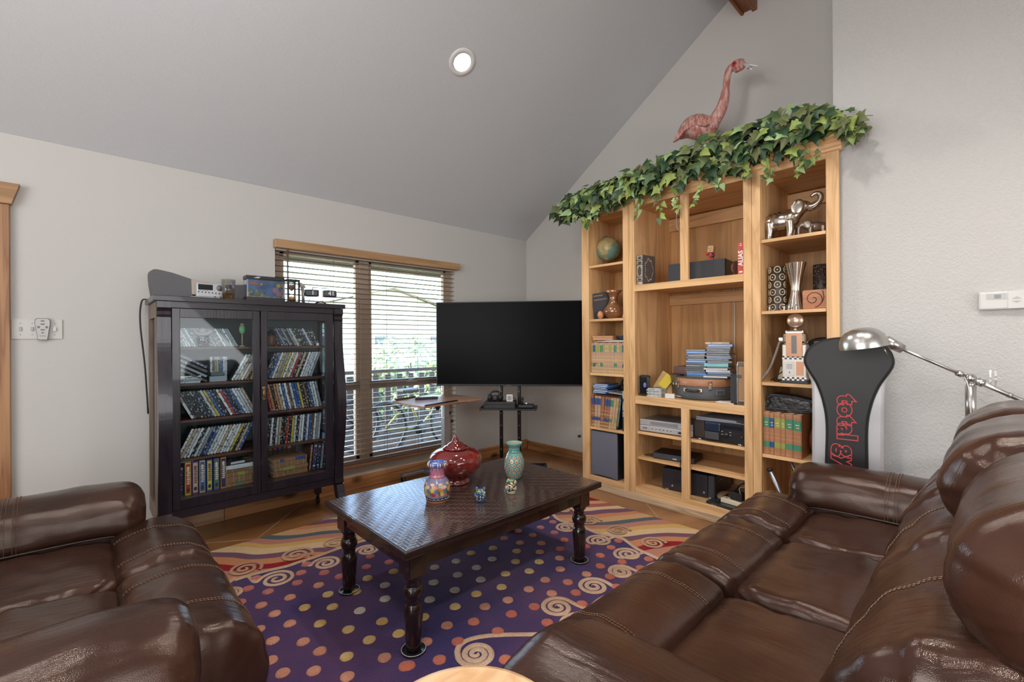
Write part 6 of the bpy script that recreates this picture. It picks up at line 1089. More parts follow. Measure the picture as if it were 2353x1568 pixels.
hd_ = Vector((dr.x, dr.y, 0)).normalized(); Rsh = Vector((0, 0, 1)).rotation_difference((Vector((0, 0, 1))+hd_*.16).normalized()).to_matrix()
shc = SHp+hd_*.10+Vector((0, 0, -.015)); pr_ = [(.100, -.006), (.100, .0), (.098, .02), (.088, .05), (.066, .075), (.035, .088), (.001, .092), (.001, .089), (.033, .085), (.064, .072), (.085, .048), (.095, .02), (.097, -.004)]
b = MB(); b.lathe(pr_, 40, shc, M=Rsh @ Matrix.Rotation(math.atan2(hd_.y, hd_.x), 3, 'Z') @ Matrix.Diagonal((1.0, .92, 1))); b.obj('shade', bst, lmp, True); b = MB(); b.cyl(SHp-dr*.06, SHp+hd_*.012+Vector((0, 0, .012)), .022, .026, n=20); b.obj('socket', bst, lmp, True); MB().tube([SHp+hd_*.02+Vector((0, 0, -.02)), SHp+hd_*.008+Vector((0, 0, -.055))], [.004, .003], 8).obj('switch_lever', bst, lmp, True)
MB().ball(shc+Vector((0, 0, .03)), .03, 14).obj('bulb', mat('bulb_glass', (.7, .7, .68), .2), lmp, True)
wp = mat('thermostat_white', (.60, .59, .57), .4)
th = thing('thermostat', 'white wall thermostat with small display on the right wall', 'thermostat', (XR, -.02, 1.43)); MB().box((-.026, -.085, -.043), (-.0, .075, .043), bev=.008).obj('case', wp, th); MB().box((-.0275, -.018, .006), (-.025, .048, .034)).obj('bezel', mat('thermo_bezel', (.45, .45, .44), .4), th); MB().box((-.0285, .0, .010), (-.027, .022, .028)).obj('display', mat('thermo_lcd', (.20, .22, .21), .3), th); MB().box((-.029, -.084, -.040), (-.026, -.022, .040), bev=.002).obj('flap', wp, th)
b = MB(); b.prism([(-.066, .004), (-.05, .016), (-.034, .004)], -.0305, -.0285, lambda a, z, d: (d, a, z)); b.prism([(-.066, -.004), (-.05, -.016), (-.034, -.004)], -.0305, -.0285, lambda a, z, d: (d, a, z)); b.obj('arrow_keys', mat('thermo_key', (.42, .42, .41), .4), th)
sp = thing('switch_plate', 'four-gang light switch plate beside the pine door trim', 'switch', (-.188, YW, 1.335)); MB().box((-.102, -.007, -.057), (.100, 0, .057), bev=.002).obj('plate', mat('plate_white', (.58, .57, .54), .4), sp)
for x, h in ((-.068, 0), (-.022, 0), (.068, 1)): MB().box((x-.006, -.012-.004*h, -.012), (x+.006, -.006, .012), bev=.0015).obj('toggle', mat('toggle_grey' if not h else 'toggle_white', (.40, .40, .38) if not h else (.68, .67, .65), .4), sp)
b = MB(); [b.ball((x, -.0072, z_), (.003, .001, .003), 8) for x in (-.068, -.022, .068) for z_ in (-.032, .032)]; b.obj('screw', mat('plate_screw', (.35, .35, .34), .4), sp)
rm_ = thing('fan_remote', 'pale tapered fan remote hung over the switch plate', 'remote control', (-.168, YW-.0125, 1.335)); b = MB(); rp_ = [(-.020, -.060), (-.017, -.063), (.017, -.063), (.020, -.060), (.032, .035), (.030, .055), (.022, .062), (-.022, .062), (-.030, .055), (-.032, .035)]
b.prism(rp_, -.012, 0.0, lambda a, z, d: (a, d, z)); b.obj('rim', mat('remote_rim', (.14, .14, .14), .5), rm_); b = MB(); b.prism([(a*.92, z_*.95) for a, z_ in rp_], -.0155, -.012, lambda a, z, d: (a, d, z)); b.obj('face', mat('remote_face', (.52, .51, .49), .4), rm_); b = MB(); [b.ball((x, -.0158, z_), (rx, .0015, rz_), 12) for x, z_, rx, rz_ in ((0, .046, .009, .004), (0, .028, .010, .004), (-.016, .011, .006, .007), (.016, .011, .006, .007), (0, -.004, .010, .0038), (0, -.021, .006, .0035))]; b.box((-.013, -.0162, -.041), (.013, -.0155, -.038)); b.obj('buttons', mat('remote_button', (.2, .2, .2), .5), rm_)
wo = thing('power_outlet', 'white power outlet low on the wall left of the bookcase', 'outlet', (XB, 2.965, .285)); MB().box((-.006, -.037, -.06), (0, .037, .06), bev=.002).obj('plate', mat('plate_pale', (.60, .60, .57), .4), wo); b = MB(); [b.box((-.0072, y_, z_), (-.0058, y_+.003, z_+.009)) for y_ in (-.008, .006) for z_ in (.016, -.028)]; b.obj('slots', mat('slot_grey', (.12, .12, .1), .5), wo); MB().box((-.03, -.014, -.036), (-.006, .010, -.012), bev=.003).obj('plug', mat('dark_plug', (.06, .06, .05), .5), wo)
# ================================================================ RUG
RZT = .010
def stripes():
    m, t, b = _nodes('striped_wool'); g = t.nodes.new('ShaderNodeNewGeometry'); sx = t.nodes.new('ShaderNodeSeparateXYZ'); t.links.new(g.outputs['Position'], sx.inputs[0])
    def comb(kx, ky, k0=0):
        a = N(t, 'ShaderNodeMath', operation='MULTIPLY_ADD'); t.links.new(sx.outputs[0], a.inputs[0]); a.inputs[1].default_value = kx; a.inputs[2].default_value = k0
        c = N(t, 'ShaderNodeMath', operation='MULTIPLY_ADD'); t.links.new(sx.outputs[1], c.inputs[0]); c.inputs[1].default_value = ky; t.links.new(a.outputs[0], c.inputs[2]); return c.outputs[0]
    v = comb(.728, .6856) if False else comb(.62, .785); u = comb(.785, -.62)
    w = N(t, 'ShaderNodeMath', operation='MULTIPLY'); t.links.new(u, w.inputs[0]); w.inputs[1].default_value = 9.0
    s = N(t, 'ShaderNodeMath', operation='SINE'); t.links.new(w.outputs[0], s.inputs[0])
    a = N(t, 'ShaderNodeMath', operation='MULTIPLY_ADD'); t.links.new(s.outputs[0], a.inputs[0]); a.inputs[1].default_value = .022; t.links.new(v, a.inputs[2])
    nz = N(t, 'ShaderNodeTexNoise', i_Scale=3.0, i_Detail=1.0); t.links.new(g.outputs['Position'], nz.inputs['Vector'])
    a2 = N(t, 'ShaderNodeMath', operation='MULTIPLY_ADD'); t.links.new(nz.outputs[0], a2.inputs[0]); a2.inputs[1].default_value = .09; t.links.new(a.outputs[0], a2.inputs[2])
    f = N(t, 'ShaderNodeMath', operation='MULTIPLY'); t.links.new(a2.outputs[0], f.inputs[0]); f.inputs[1].default_value = 1/1.30
    fr = N(t, 'ShaderNodeMath', operation='FRACT'); t.links.new(f.outputs[0], fr.inputs[0])
    cr, ye, pu, orr, rd, pk, gn, bl, br, pe, ro = (.62, .44, .26), (.58, .36, .12), (.17, .085, .125), (.52, .22, .11), (.26, .02, .025), (.45, .20, .15), (.07, .075, .06), (.10, .12, .135), (.33, .16, .09), (.55, .32, .17), (.38, .11, .10)
    lst = [pk, rd, orr, pu, cr, ye, pk, bl, pe, orr, pu, cr, ro, pe, rd, br, cr, bl, ye, orr]; k = len(lst)
    col = ramp(t, fr.outputs[0], [(i/k+(.004 if i % 2 else -.002)*(i > 0), c) for i, c in enumerate(lst)], 'CONSTANT')
    nn = N(t, 'ShaderNodeTexNoise', i_Scale=260.0, i_Detail=2.0); t.links.new(g.outputs['Position'], nn.inputs['Vector'])
    hs_ = N(t, 'ShaderNodeMapRange'); t.links.new(nn.outputs[0], hs_.inputs[0]); hs_.inputs[3].default_value = .7; hs_.inputs[4].default_value = 1.3
    mx = N(t, 'ShaderNodeMix', data_type='RGBA', blend_type='MULTIPLY'); mx.inputs[0].default_value = 1; t.links.new(col, mx.inputs[6]); t.links.new(hs_.outputs[0], mx.inputs[7]); t.links.new(mx.outputs[2], b.inputs['Base Color'])
    b.inputs['Roughness'].default_value = .95; b.inputs['Specular IOR Level'].default_value = .1; bump(t, b, nn.outputs[0], .4, .004); return m
def wool(nm, c1, c2, sc1=6):
    m, t, b = _nodes(nm); v = coords(t, world=True); n = N(t, 'ShaderNodeTexNoise', i_Scale=sc1*1.0, i_Detail=4.0); t.links.new(v, n.inputs['Vector'])
    col = ramp(t, n.outputs[0], [(.32, c1), (.66, c2)]); n2 = N(t, 'ShaderNodeTexNoise', i_Scale=150.0, i_Detail=3.0); t.links.new(v, n2.inputs['Vector'])
    hs_ = N(t, 'ShaderNodeMapRange'); t.links.new(n2.outputs[0], hs_.inputs[0]); hs_.inputs[3].default_value = .55; hs_.inputs[4].default_value = 1.45
    mx = N(t, 'ShaderNodeMix', data_type='RGBA', blend_type='MULTIPLY'); mx.inputs[0].default_value = 1; t.links.new(col, mx.inputs[6]); t.links.new(hs_.outputs[0], mx.inputs[7]); t.links.new(mx.outputs[2], b.inputs['Base Color'])
    b.inputs['Roughness'].default_value = .95; b.inputs['Specular IOR Level'].default_value = .1; b.inputs['Sheen Weight'].default_value = .15; bump(t, b, n2.outputs[0], .6, .006); MATS[nm] = m; return m
rug = thing('area_rug', 'purple area rug with dots and cream spirals between striped borders', 'rug', (1.45, 1.6, 0))
MB().box((.0, .10, .0005), (2.92, 3.21, RZT), bev=.003).obj('striped_ground', stripes(), rug, True)
def A(x, y): return P(440+x/3.844, 1160+y/3.844, z=RZT)
def Bq(x, y): return P(920+x/3.6625, 1140+y/3.6625, z=RZT)
def Cq(x, y): return P(1240+x/4.6114, 1120+y/4.6114, z=RZT)
upper = [A(*q) for q in ((300, 720), (400, 670), (560, 620), (700, 585), (850, 550), (950, 515), (1080, 475), (1230, 420), (1330, 385), (1450, 350), (1540, 320))]+[P(1040, 1185, z=RZT), P(1210, 1165, z=RZT)]+[Cq(*q) for q in ((60, 255), (130, 285), (200, 350), (300, 385), (480, 440), (600, 490), (730, 520), (870, 550), (950, 600), (1040, 665), (1180, 730), (1290, 780), (1390, 800))]
lower = [Cq(*q) for q in ((1390, 800), (1200, 825), (1120, 900), (1110, 960), (1000, 1060), (900, 1130), (690, 1180), (580, 1260), (540, 1330), (300, 1380), (230, 1480), (200, 1568))]+[Bq(1010, 1390), Bq(990, 1470)]
up = spline([Vector((.02, 2.10, RZT)), Vector((.10, 2.24, RZT))]+upper, 120); lo = spline(lower, 60)
low_end = lo[-1]
poly = [(p.x, p.y) for p in up]+[(p.x, p.y) for p in lo[1:]]+[(low_end.x-.06, .62), (.55, .40), (.02, .40)]
MB().prism(poly, RZT-.002, RZT+.004).obj('purple_field', wool('purple_wool', (.034, .022, .100), (.088, .036, .094), 2.2), rug, True)
cw_ = wool('cream_wool', (.46, .28, .17), (.58, .40, .28), 5); dz = RZT+.004
def strip(pts, w, nm='scroll', h=.005, m=None, z=dz):
    """carved raised band following a line"""
    n = len(pts); vs = []; fs = []
    for i, p in enumerate(pts):
        a = pts[max(0, i-1)]; c = pts[min(n-1, i+1)]; d = Vector((c.x-a.x, c.y-a.y, 0)); d = d.normalized() if d.length > 1e-7 else Vector((1, 0, 0)); q = Vector((-d.y, d.x, 0)); ww_ = w[i] if isinstance(w, list) else w
        for k_, hh in ((-1, 0), (-.75, h*.8), (0, h), (.75, h*.8), (1, 0)): r = p+q*k_*ww_/2; vs.append((r.x, r.y, z+hh))
    for i in range(n-1):
        for j in range(4): fs.append((i*5+j, i*5+j+1, (i+1)*5+j+1, (i+1)*5+j))
    return MB().add(vs, fs, 0, True).obj(nm, m or cw_, rug, True)
strip(up, .026, 'vine'); strip(lo, .034, 'vine')
def spiral(c, r, turns=2.6, a0=0, w=.019, hand=1, m=None, tail=None):
    pts = []
    for i in range(90):
        f = i/89; a = a0+hand*f*turns*2*PI; rr = r*(.07+.93*f); pts.append(Vector((c.x+rr*math.cos(a), c.y+rr*math.sin(a), 0)))
    if tail is not None:
        last = pts[-1]; d = (pts[-1]-pts[-2]).normalized(); T = Vector((tail.x, tail.y, 0)); L = (T-last).length
        for i in range(1, 20): f = i/19; pts.append((1-f)**3*last+3*(1-f)**2*f*(last+d*L*.45)+3*(1-f)*f*f*(T-(T-last).normalized()*L*.2)+f**3*T)
    ws = [w*min(1, .55+.45*min(1, i/30)) for i in range(len(pts))]
    strip(pts, ws, 'scroll', m=m)
def rad(fn, x, y, h): return (fn(x+h, y)-fn(x-h, y)).length/2
sp_w = wool('taupe_wool', (.40, .22, .14), (.52, .32, .2), 5)
for fn, x, y, h, tl, hd2 in ((A, 340, 795, 103, None, 1), (A, 755, 665, 150, A(500, 640), 1), (A, 1190, 525, 122, A(980, 505), 1), (A, 1555, 410, 102, A(1400, 368), 1), (Cq, 40, 320, 80, None, -1), (Cq, 285, 437, 118, Cq(200, 352), -1), (Cq, 635, 573, 130, Cq(800, 535), 1), (Cq, 935, 718, 140, Cq(1120, 700), 1),
        (Cq, 862, 905, 136, Cq(1115, 930), -1), (Cq, 575, 1060, 166, Cq(880, 1140), -1), (Cq, 190, 1280, 178, Cq(520, 1310), -1), (Bq, 640, 1340, 155, Bq(1300, 1165), 1)):
    c = fn(x, y); r = rad(fn, x, y, h); a0 = {True: .4, False: 2.0}[hd2 == 1]
    if fn is Bq: spiral(c, r, 2.5, -.6, hand=-1, tail=Bq(1300, 1165), w=.024)
    else: spiral(c, r, 2.35, a0, hand=hd2, tail=None if tl is None else tl, w=.019+.004*(fn is Cq and y > 850))
for fn, x, y, h in ((A, 470, 575, 136), (A, 925, 450, 136), (A, 1270, 340, 112), (A, 1500, 285, 80), (Cq, 265, 250, 75), (Cq, 520, 360, 132), (Cq, 835, 465, 126), (Cq, 1205, 600, 140), (Cq, 1510, 690, 70)): spiral(fn(x, y), rad(fn, x, y, h), 2.3, 1.0, hand=-1, m=sp_w, w=.018)
dcol = dict(p=wool('pink_wool', (.40, .12, .11), (.50, .17, .14), 9), o=wool('orange_wool', (.44, .18, .115), (.54, .25, .165), 9), y=wool('ochre_wool', (.52, .32, .10), (.60, .42, .18), 9), c=wool('stone_wool', (.48, .40, .32), (.58, .50, .40), 9), r=wool('rust_wool', (.40, .10, .07), (.48, .15, .09), 9))
def blob(r, m):
    b = MB(); n = 14; vs = []; fs = []
    for j, (k_, z_) in enumerate(((1, 0), (.94, .005), (.6, .0068))):
        for i in range(n): a = 2*PI*i/n; vs.append((r*k_*math.cos(a)*(1+.05*math.sin(3*a)), r*k_*math.sin(a), z_))
    vs.append((0, 0, .007))
    for j in range(2):
        for i in range(n): fs.append((j*n+i, j*n+(i+1) % n, (j+1)*n+(i+1) % n, (j+1)*n+i))
    for i in range(n): fs.append((2*n+i, 2*n+(i+1) % n, 3*n))
    return b.add(vs, fs, 0, True).mesh('dot', m)
dme = {k: blob(.0265, m) for k, m in dcol.items()}
DA = '1015,537,p 968,611,p 570,660,p 500,752,p 430,872,p 935,700,p 677,778,p 1173,610,p 1123,722,o 870,830,o 615,900,o 1207,803,y 1450,780,y 1000,920,y 735,975,o 1245,914,y 868,1063,o 1135,1062,y 595,1113,o 715,1215,o 985,1225,o 1135,1307,o 700,1388,o 1385,1115,y 1487,948,c 1685,1043,y 1710,843,c 1708,722,c 1555,660,y 1545,560,p 1580,468,p 1745,518,p 1785,600,y 1310,645,p 1830,1152,y 1570,1207,y 1370,1355,y 1705,1365,o 1080,1483,o 805,1500,o 1375,1533,o 1890,1440,r'
DB = '1065,230,p 1285,227,p 1180,272,p 993,303,o 1297,316,p 1113,337,o 875,366,o 1007,402,o 1186,405,o 1380,377,r 1345,453,r 1175,480,o 780,448,y 980,473,y 632,405,y 595,490,y 350,512,y 470,558,c 773,540,c 970,562,y 1168,563,y 1340,532,o 288,610,c 640,612,c 1085,642,y 1345,625,o 885,664,y 482,674,c 677,714,c 280,738,c 1220,716,o 1410,735,r 852,777,y 460,803,c 1080,795,o 1275,830,o 640,835,y 247,883,c 905,886,o 460,942,y 712,942,o 1128,943,r 195,1030,y 935,1005,r 1237,1077,r 618,1070,r 393,1102,o 820,1152,r 215,1240,o 485,1237,r 330,1392,r 885,1390,r 68,1442,r'
DC = '835,577,r 758,648,r 643,733,r 490,637,r 1157,772,r 1070,866,r 875,803,r 643,846,r 745,957,r 497,933,o 820,1069,r 385,1129,r 450,1250,r'
for fn, s_ in ((A, DA), (Bq, DB), (Cq, DC)):
    for q in s_.split(): x, y, c = q.split(','); p = fn(float(x), float(y)); link('dot', dme[c], rug, (p.x-1.45, p.y-1.6, dz-.0004), (0, 0, rn.uniform(0, 6)))

# ================================================================ COFFEE TABLE
ctb = thing('coffee_table', 'dark wood coffee table with woven top and turned legs on the rug', 'coffee table', (1.485, 1.90, .0145))
dkw = wood('dark_stain', (.022, .011, .009), (.012, .006, .005), 'z', 1, .25, coat=.4)
def weave():
    m, t, b = _nodes('woven_top'); tc = t.nodes.new('ShaderNodeTexCoord'); sx = t.nodes.new('ShaderNodeSeparateXYZ'); t.links.new(tc.outputs['Object'], sx.inputs[0])
    def math_(op, a, b_=None):
        n = N(t, 'ShaderNodeMath', operation=op)
        for i, q in enumerate((a, b_)):
            if q is None: continue
            if isinstance(q, (int, float)): n.inputs[i].default_value = q
            else: t.links.new(q, n.inputs[i])
        return n.outputs[0]
    nz = N(t, 'ShaderNodeTexNoise', i_Scale=6.0, i_Detail=2.0); t.links.new(tc.outputs['Object'], nz.inputs['Vector'])
    w = 1/.0185
    fx = math_('FLOOR', math_('MULTIPLY', sx.outputs[0], w)); fy = math_('FLOOR', math_('MULTIPLY', sx.outputs[1], w))
    bx_ = math_('FLOOR', math_('MULTIPLY', sx.outputs[0], 1/.30)); flip = math_('SUBTRACT', math_('MULTIPLY', math_('PINGPONG', bx_, 1.0), 2.0), 1.0)
    k = math_('ADD', fx, math_('MULTIPLY', fy, flip)); md = math_('FLOORED_MODULO', k, 4.0); over = math_('LESS_THAN', md, 1.9)
    rx = math_('ABSOLUTE', math_('SUBTRACT', math_('FRACT', math_('MULTIPLY', sx.outputs[0], w)), .5)); ry = math_('ABSOLUTE', math_('SUBTRACT', math_('FRACT', math_('MULTIPLY', sx.outputs[1], w)), .5))
    hx = math_('SUBTRACT', 1.0, math_('POWER', math_('MULTIPLY', rx, 2.0), 3.0)); hy = math_('SUBTRACT', 1.0, math_('POWER', math_('MULTIPLY', ry, 2.0), 3.0))
    mix = N(t, 'ShaderNodeMix', data_type='FLOAT'); t.links.new(over, mix.inputs[0]); t.links.new(math_('MULTIPLY', hx, .55), mix.inputs[2]); t.links.new(hy, mix.inputs[3])
    h = math_('MULTIPLY', mix.outputs[0], 1.0)
    t.links.new(ramp(t, h, [(.08, (.006, .004, .004)), (.4, (.040, .022, .018)), (1, (.105, .062, .052))]), b.inputs['Base Color'])
    b.inputs['Roughness'].default_value = .22; b.inputs['Specular IOR Level'].default_value = .9; b.inputs['Coat Weight'].default_value = 1; b.inputs['Coat Roughness'].default_value = .17
    hh = math_('ADD', h, math_('MULTIPLY', nz.outputs[0], 1.5)); bump(t, b, hh, .5, .006); return m
tx0, tx1, ty0, ty1, tz0, tz1 = .872, 2.112, 1.515, 2.300, .428, .458
MB().box((tx0, ty0, tz0), (tx1, ty1, tz1), bev=.004).obj('top_edge', wood('dark_stain_x', (.030, .015, .012), (.016, .008, .006), 'x', 1, .25, coat=.4), ctb, True)
MB().box((tx0+.012, ty0+.012, tz1-.001), (tx1-.012, ty1-.012, tz1+.0012)).obj('woven_panel', weave(), ctb, True)
MB().box((tx0+.10, ty0+.05, .355), (tx1-.10, ty0+.072, tz0), bev=.002).obj('apron', dkw, ctb, True); MB().box((tx0+.10, ty1-.072, .355), (tx1-.10, ty1-.05, tz0), bev=.002).obj('apron', dkw, ctb, True); MB().box((tx0+.05, ty0+.10, .355), (tx0+.072, ty1-.10, tz0), bev=.002).obj('apron', dkw, ctb, True); MB().box((tx1-.072, ty0+.10, .355), (tx1-.05, ty1-.10, tz0), bev=.002).obj('apron', dkw, ctb, True)
lg = MB(); lg.box((-.042, -.042, .310), (.042, .042, .4135), bev=.003); lg.lathe([(.026, .004), (.030, .02), (.0335, .10), (.0385, .155), (.038, .175), (.030, .192), (.0265, .197), (.031, .202), (.0265, .207), (.033, .217), (.0395, .232), (.040, .245), (.033, .262), (.0265, .268), (.031, .273), (.0275, .279), (.030, .290), (.038, .300), (.041, .312)], 28); lme_ = lg.mesh('leg', dkw)
cst = MB(); cst.lathe([(.001, 0), (.046, 0), (.050, .004), (.050, .009), (.047, .009), (.044, .005), (.001, .005)], 32, m=1); cst.lathe([(.0468, .0089), (.0492, .0089), (.0492, .0096), (.0468, .0096), (.0468, .0089)], 32, m=0); cme = cst.mesh('furniture_cup', [mat('cup_rim', (.62, .58, .52), .3), mat('cup_black', (.015, .015, .02), .3)])
for x, y, lab in ((.957, 1.600, 'white rimmed black cup under the nearest coffee table leg'), (.957, 2.205, 'white rimmed black cup under the leg nearest the loveseat'), (2.022, 1.605, 'white rimmed black cup under the leg nearest the long sofa'), (2.022, 2.20, 'white rimmed black cup under the far coffee table leg')):
    link('leg', lme_, ctb, (x-1.485, y-1.90, 0.0))
    tag(link('furniture_cup', cme, None, (x, y, RZT+.0045)), lab, 'furniture cup', 'furniture cups under the coffee table')
TT = tz1+.0016
def onT(px, py2): return P(px, py2, z=TT)
gz = mat('oxblood_glaze', (.17, .012, .010), .10, var=.45, vs=6, coat=1.0)
p = onT(1047, 1108); jr = thing('lidded_jar', 'large glossy oxblood lidded jar on the coffee table', 'jar', p)
MB().lathe([(.075, 0), (.080, .004), (.078, .011), (.064, .020), (.068, .028), (.105, .050), (.138, .085), (.149, .118), (.147, .143), (.131, .167), (.105, .182), (.080, .188), (.070, .190), (.001, .190)], 48).obj('body', gz, jr)
MB().lathe([(.062, .190), (.074, .192), (.076, .197), (.060, .205), (.046, .210), (.044, .217), (.028, .224), (.021, .230), (.017, .242), (.009, .256), (.003, .266), (.001, .268)], 36).obj('lid', gz, jr)
# painted vase
p = onT(1005, 1150); pv = thing('painted_vase', 'hand painted vase with village scene and striped blue rim', 'vase', p)
prof = [(.052, 0), (.054, .004), (.058, .02), (.064, .05), (.064, .075), (.055, .10), (.040, .118), (.0345, .13), (.034, .165), (.037, .185)]
def ring(b, z0, z1, off, m, n=44):
    seg = []
    for i in range(9):
        z = z0+(z1-z0)*i/8
        for (r0, a), (r1, c) in zip(prof, prof[1:]):
            if a <= z <= c: seg.append((r0+(r1-r0)*(z-a)/(c-a)+off, z)); break
    b.lathe(seg, n, m=m)
clay = mat('terracotta', (.36, .14, .06), .4); sky_b = mat('glaze_lilac_blue', (.20, .19, .32), .25, coat=.6)
MB().lathe(prof, 44).obj('body', sky_b, pv)
pm_ = [mat('glaze_pink', (.50, .17, .22), .25, coat=.6), mat('glaze_navy', (.015, .02, .05), .25, coat=.6), mat('glaze_white', (.70, .65, .58), .25, coat=.6), clay]
b = MB(); ring(b, .118, .168, .0006, 0); ring(b, .0, .010, .0006, 3); ring(b, .010, .028, .0006, 1); b.obj('glaze_bands', pm_, pv)
b = MB(); b.lathe([(.036, .166), (.044, .172), (.047, .180), (.044, .190), (.041, .193), (.034, .190), (.034, .15)], 44, m=0); b.obj('rim', mat('glaze_blue', (.05, .12, .38), .25, coat=.6), pv)
def vr(z):
    for (r0, a), (r1, c) in zip(prof, prof[1:]):
        if a <= z <= c: return r0+(r1-r0)*(z-a)/(c-a)
    return prof[-1][0]
b = MB()
for i in range(24): a = 2*PI*i/24; b.tube([((r+.0006)*math.cos(a), (r+.0006)*math.sin(a), z) for r, z in ((.042, .170), (.0472, .180), (.0445, .190))], .0026, 5, 0 if i % 3 else 1)
b.obj('rim_stripes', [pm_[2], mat('glaze_brick', (.35, .09, .06), .25)], pv)
b = MB()
for i in range(12): a = 2*PI*i/12; b.tube([((.0345+.0006)*math.cos(a+s_), (.0345+.0006)*math.sin(a+s_), z) for s_, z in ((-.22, .164), (0, .124), (.22, .164))], .0014, 5)
b.obj('zigzag', mat('glaze_violet', (.16, .07, .22), .3), pv)
sc_m = [mat('scene_orange', (.55, .20, .06), .3), mat('scene_yellow', (.62, .46, .10), .3), mat('scene_green', (.03, .10, .05), .3), mat('scene_red', (.30, .03, .05), .3), mat('scene_blue', (.08, .16, .36), .3), mat('scene_cream', (.62, .45, .30), .3)]
b = MB(); rn = random.Random(4)
def patch(a, z, wa, hz, m, q=7):
    c = MB.__new__; pts = []
    for i in range(10): t_ = 2*PI*i/10; pts.append((a+wa*math.cos(t_), z+hz*math.sin(t_)))
    vs = [((vr(zz_)+.0012)*math.cos(aa), (vr(zz_)+.0012)*math.sin(aa), zz_) for aa, zz_ in [(a, z)]+pts]; b.add(vs, [(0, i+1, (i+1) % 10+1) for i in range(10)], m, True)
for i in range(9):
    a = 2*PI*i/9+.2
    patch(a, .094, .20, .006, 5); patch(a+.25, .080, .28, .009, 0 if i % 2 else 5); patch(a+.05, .066, .26, .012, 1 if i % 3 else 0); patch(a+.3, .058, .14, .014, 4); patch(a+.12, .048, .17, .012, 3 if i % 2 else 1); patch(a+.42, .044, .12, .011, 0); patch(a+.5, .064, .045, .026, 2); patch(a+.60, .054, .03, .016, 2)
b.obj('village_scene', sc_m, pv)
b = MB()
for i in range(18): a = 2*PI*i/18; b.tube([((vr(.018+.004*math.sin(k_))+.0012)*math.cos(a+.11*math.cos(k_)), (vr(.018)+.0012)*math.sin(a+.11*math.cos(k_)), .016+.006*math.sin(k_)) for k_ in [PI*j/6 for j in range(7)]], .0012, 4)
b.obj('scallops', pm_[2], pv)
# teal vase
p = onT(1182, 1099); tvv = thing('teal_vase', 'teal vase with orange flower medallions and a flared mouth', 'vase', p)
prof2 = [(.034, 0), (.037, .004), (.046, .022), (.056, .060), (.0585, .085), (.055, .110), (.044, .138), (.034, .156), (.031, .165), (.033, .178), (.043, .198), (.0475, .206), (.046, .207), (.041, .198), (.031, .178), (.028, .16), (.028, .12)]
MB().lathe(prof2, 48).obj('body', mat('teal_glaze', (.14, .36, .32), .2, coat=.8), tvv); MB().lathe([(.0405, .198), (.0295, .176), (.0275, .13), (.001, .128)], 36).obj('inside', mat('terracotta_inside', (.52, .24, .10), .45), tvv)
b = MB(); om = [mat('medallion_orange', (.60, .13, .05), .3, coat=.5), mat('medallion_pale', (.38, .50, .42), .3, coat=.5), mat('outline_teal', (.03, .14, .14), .3)]
def v2r(z):
    for (r0, a), (r1, c) in zip(prof2[:12], prof2[1:12]):
        if a <= z <= c: return r0+(r1-r0)*(z-a)/(c-a)
    return .03
for j in range(6):
    z = .020+j*.0215; nn_ = 12
    for i in range(nn_):
        a = 2*PI*(i+.5*(j % 2))/nn_; r = v2r(z); k_ = min(1, r/.056)
        def pt_(u, w, o): aa = a+u/max(r, .01); zz_ = min(.15, max(.004, z+w)); return ((v2r(zz_)+o)*math.cos(aa), (v2r(zz_)+o)*math.sin(aa), zz_)
        for rr, o, m in ((.0115*k_, .0005, 1), (.0066*k_, .0012, 0)):
            b.add([pt_(0, 0, o)]+[pt_(rr*math.cos(2*PI*q/9), rr*math.sin(2*PI*q/9), o) for q in range(9)], [(0, q+1, (q+1) % 9+1) for q in range(9)], m, True)
        b.tube([pt_(.0125*k_*math.cos(2*PI*q/10), .0125*k_*math.sin(2*PI*q/10), .0006) for q in range(10)], .0009, 4, 2, closed=True)
b.obj('medallions', om, tvv)
b = MB(); [b.tube([((r+.0006)*math.cos(2*PI*i/22), (r+.0006)*math.sin(2*PI*i/22), z) for r, z in ((.0335, .180), (.0425, .197))], .0013, 5) for i in range(22)]; [b.tube([((v2r(z)+.0006)*math.cos(2*PI*i/30), (v2r(z)+.0006)*math.sin(2*PI*i/30), z) for i in range(30)], .0012, 5, closed=True) for z in (.150, .157, .164)]; b.obj('neck_lines', mat('dark_teal_line', (.03, .09, .09), .3), tvv)
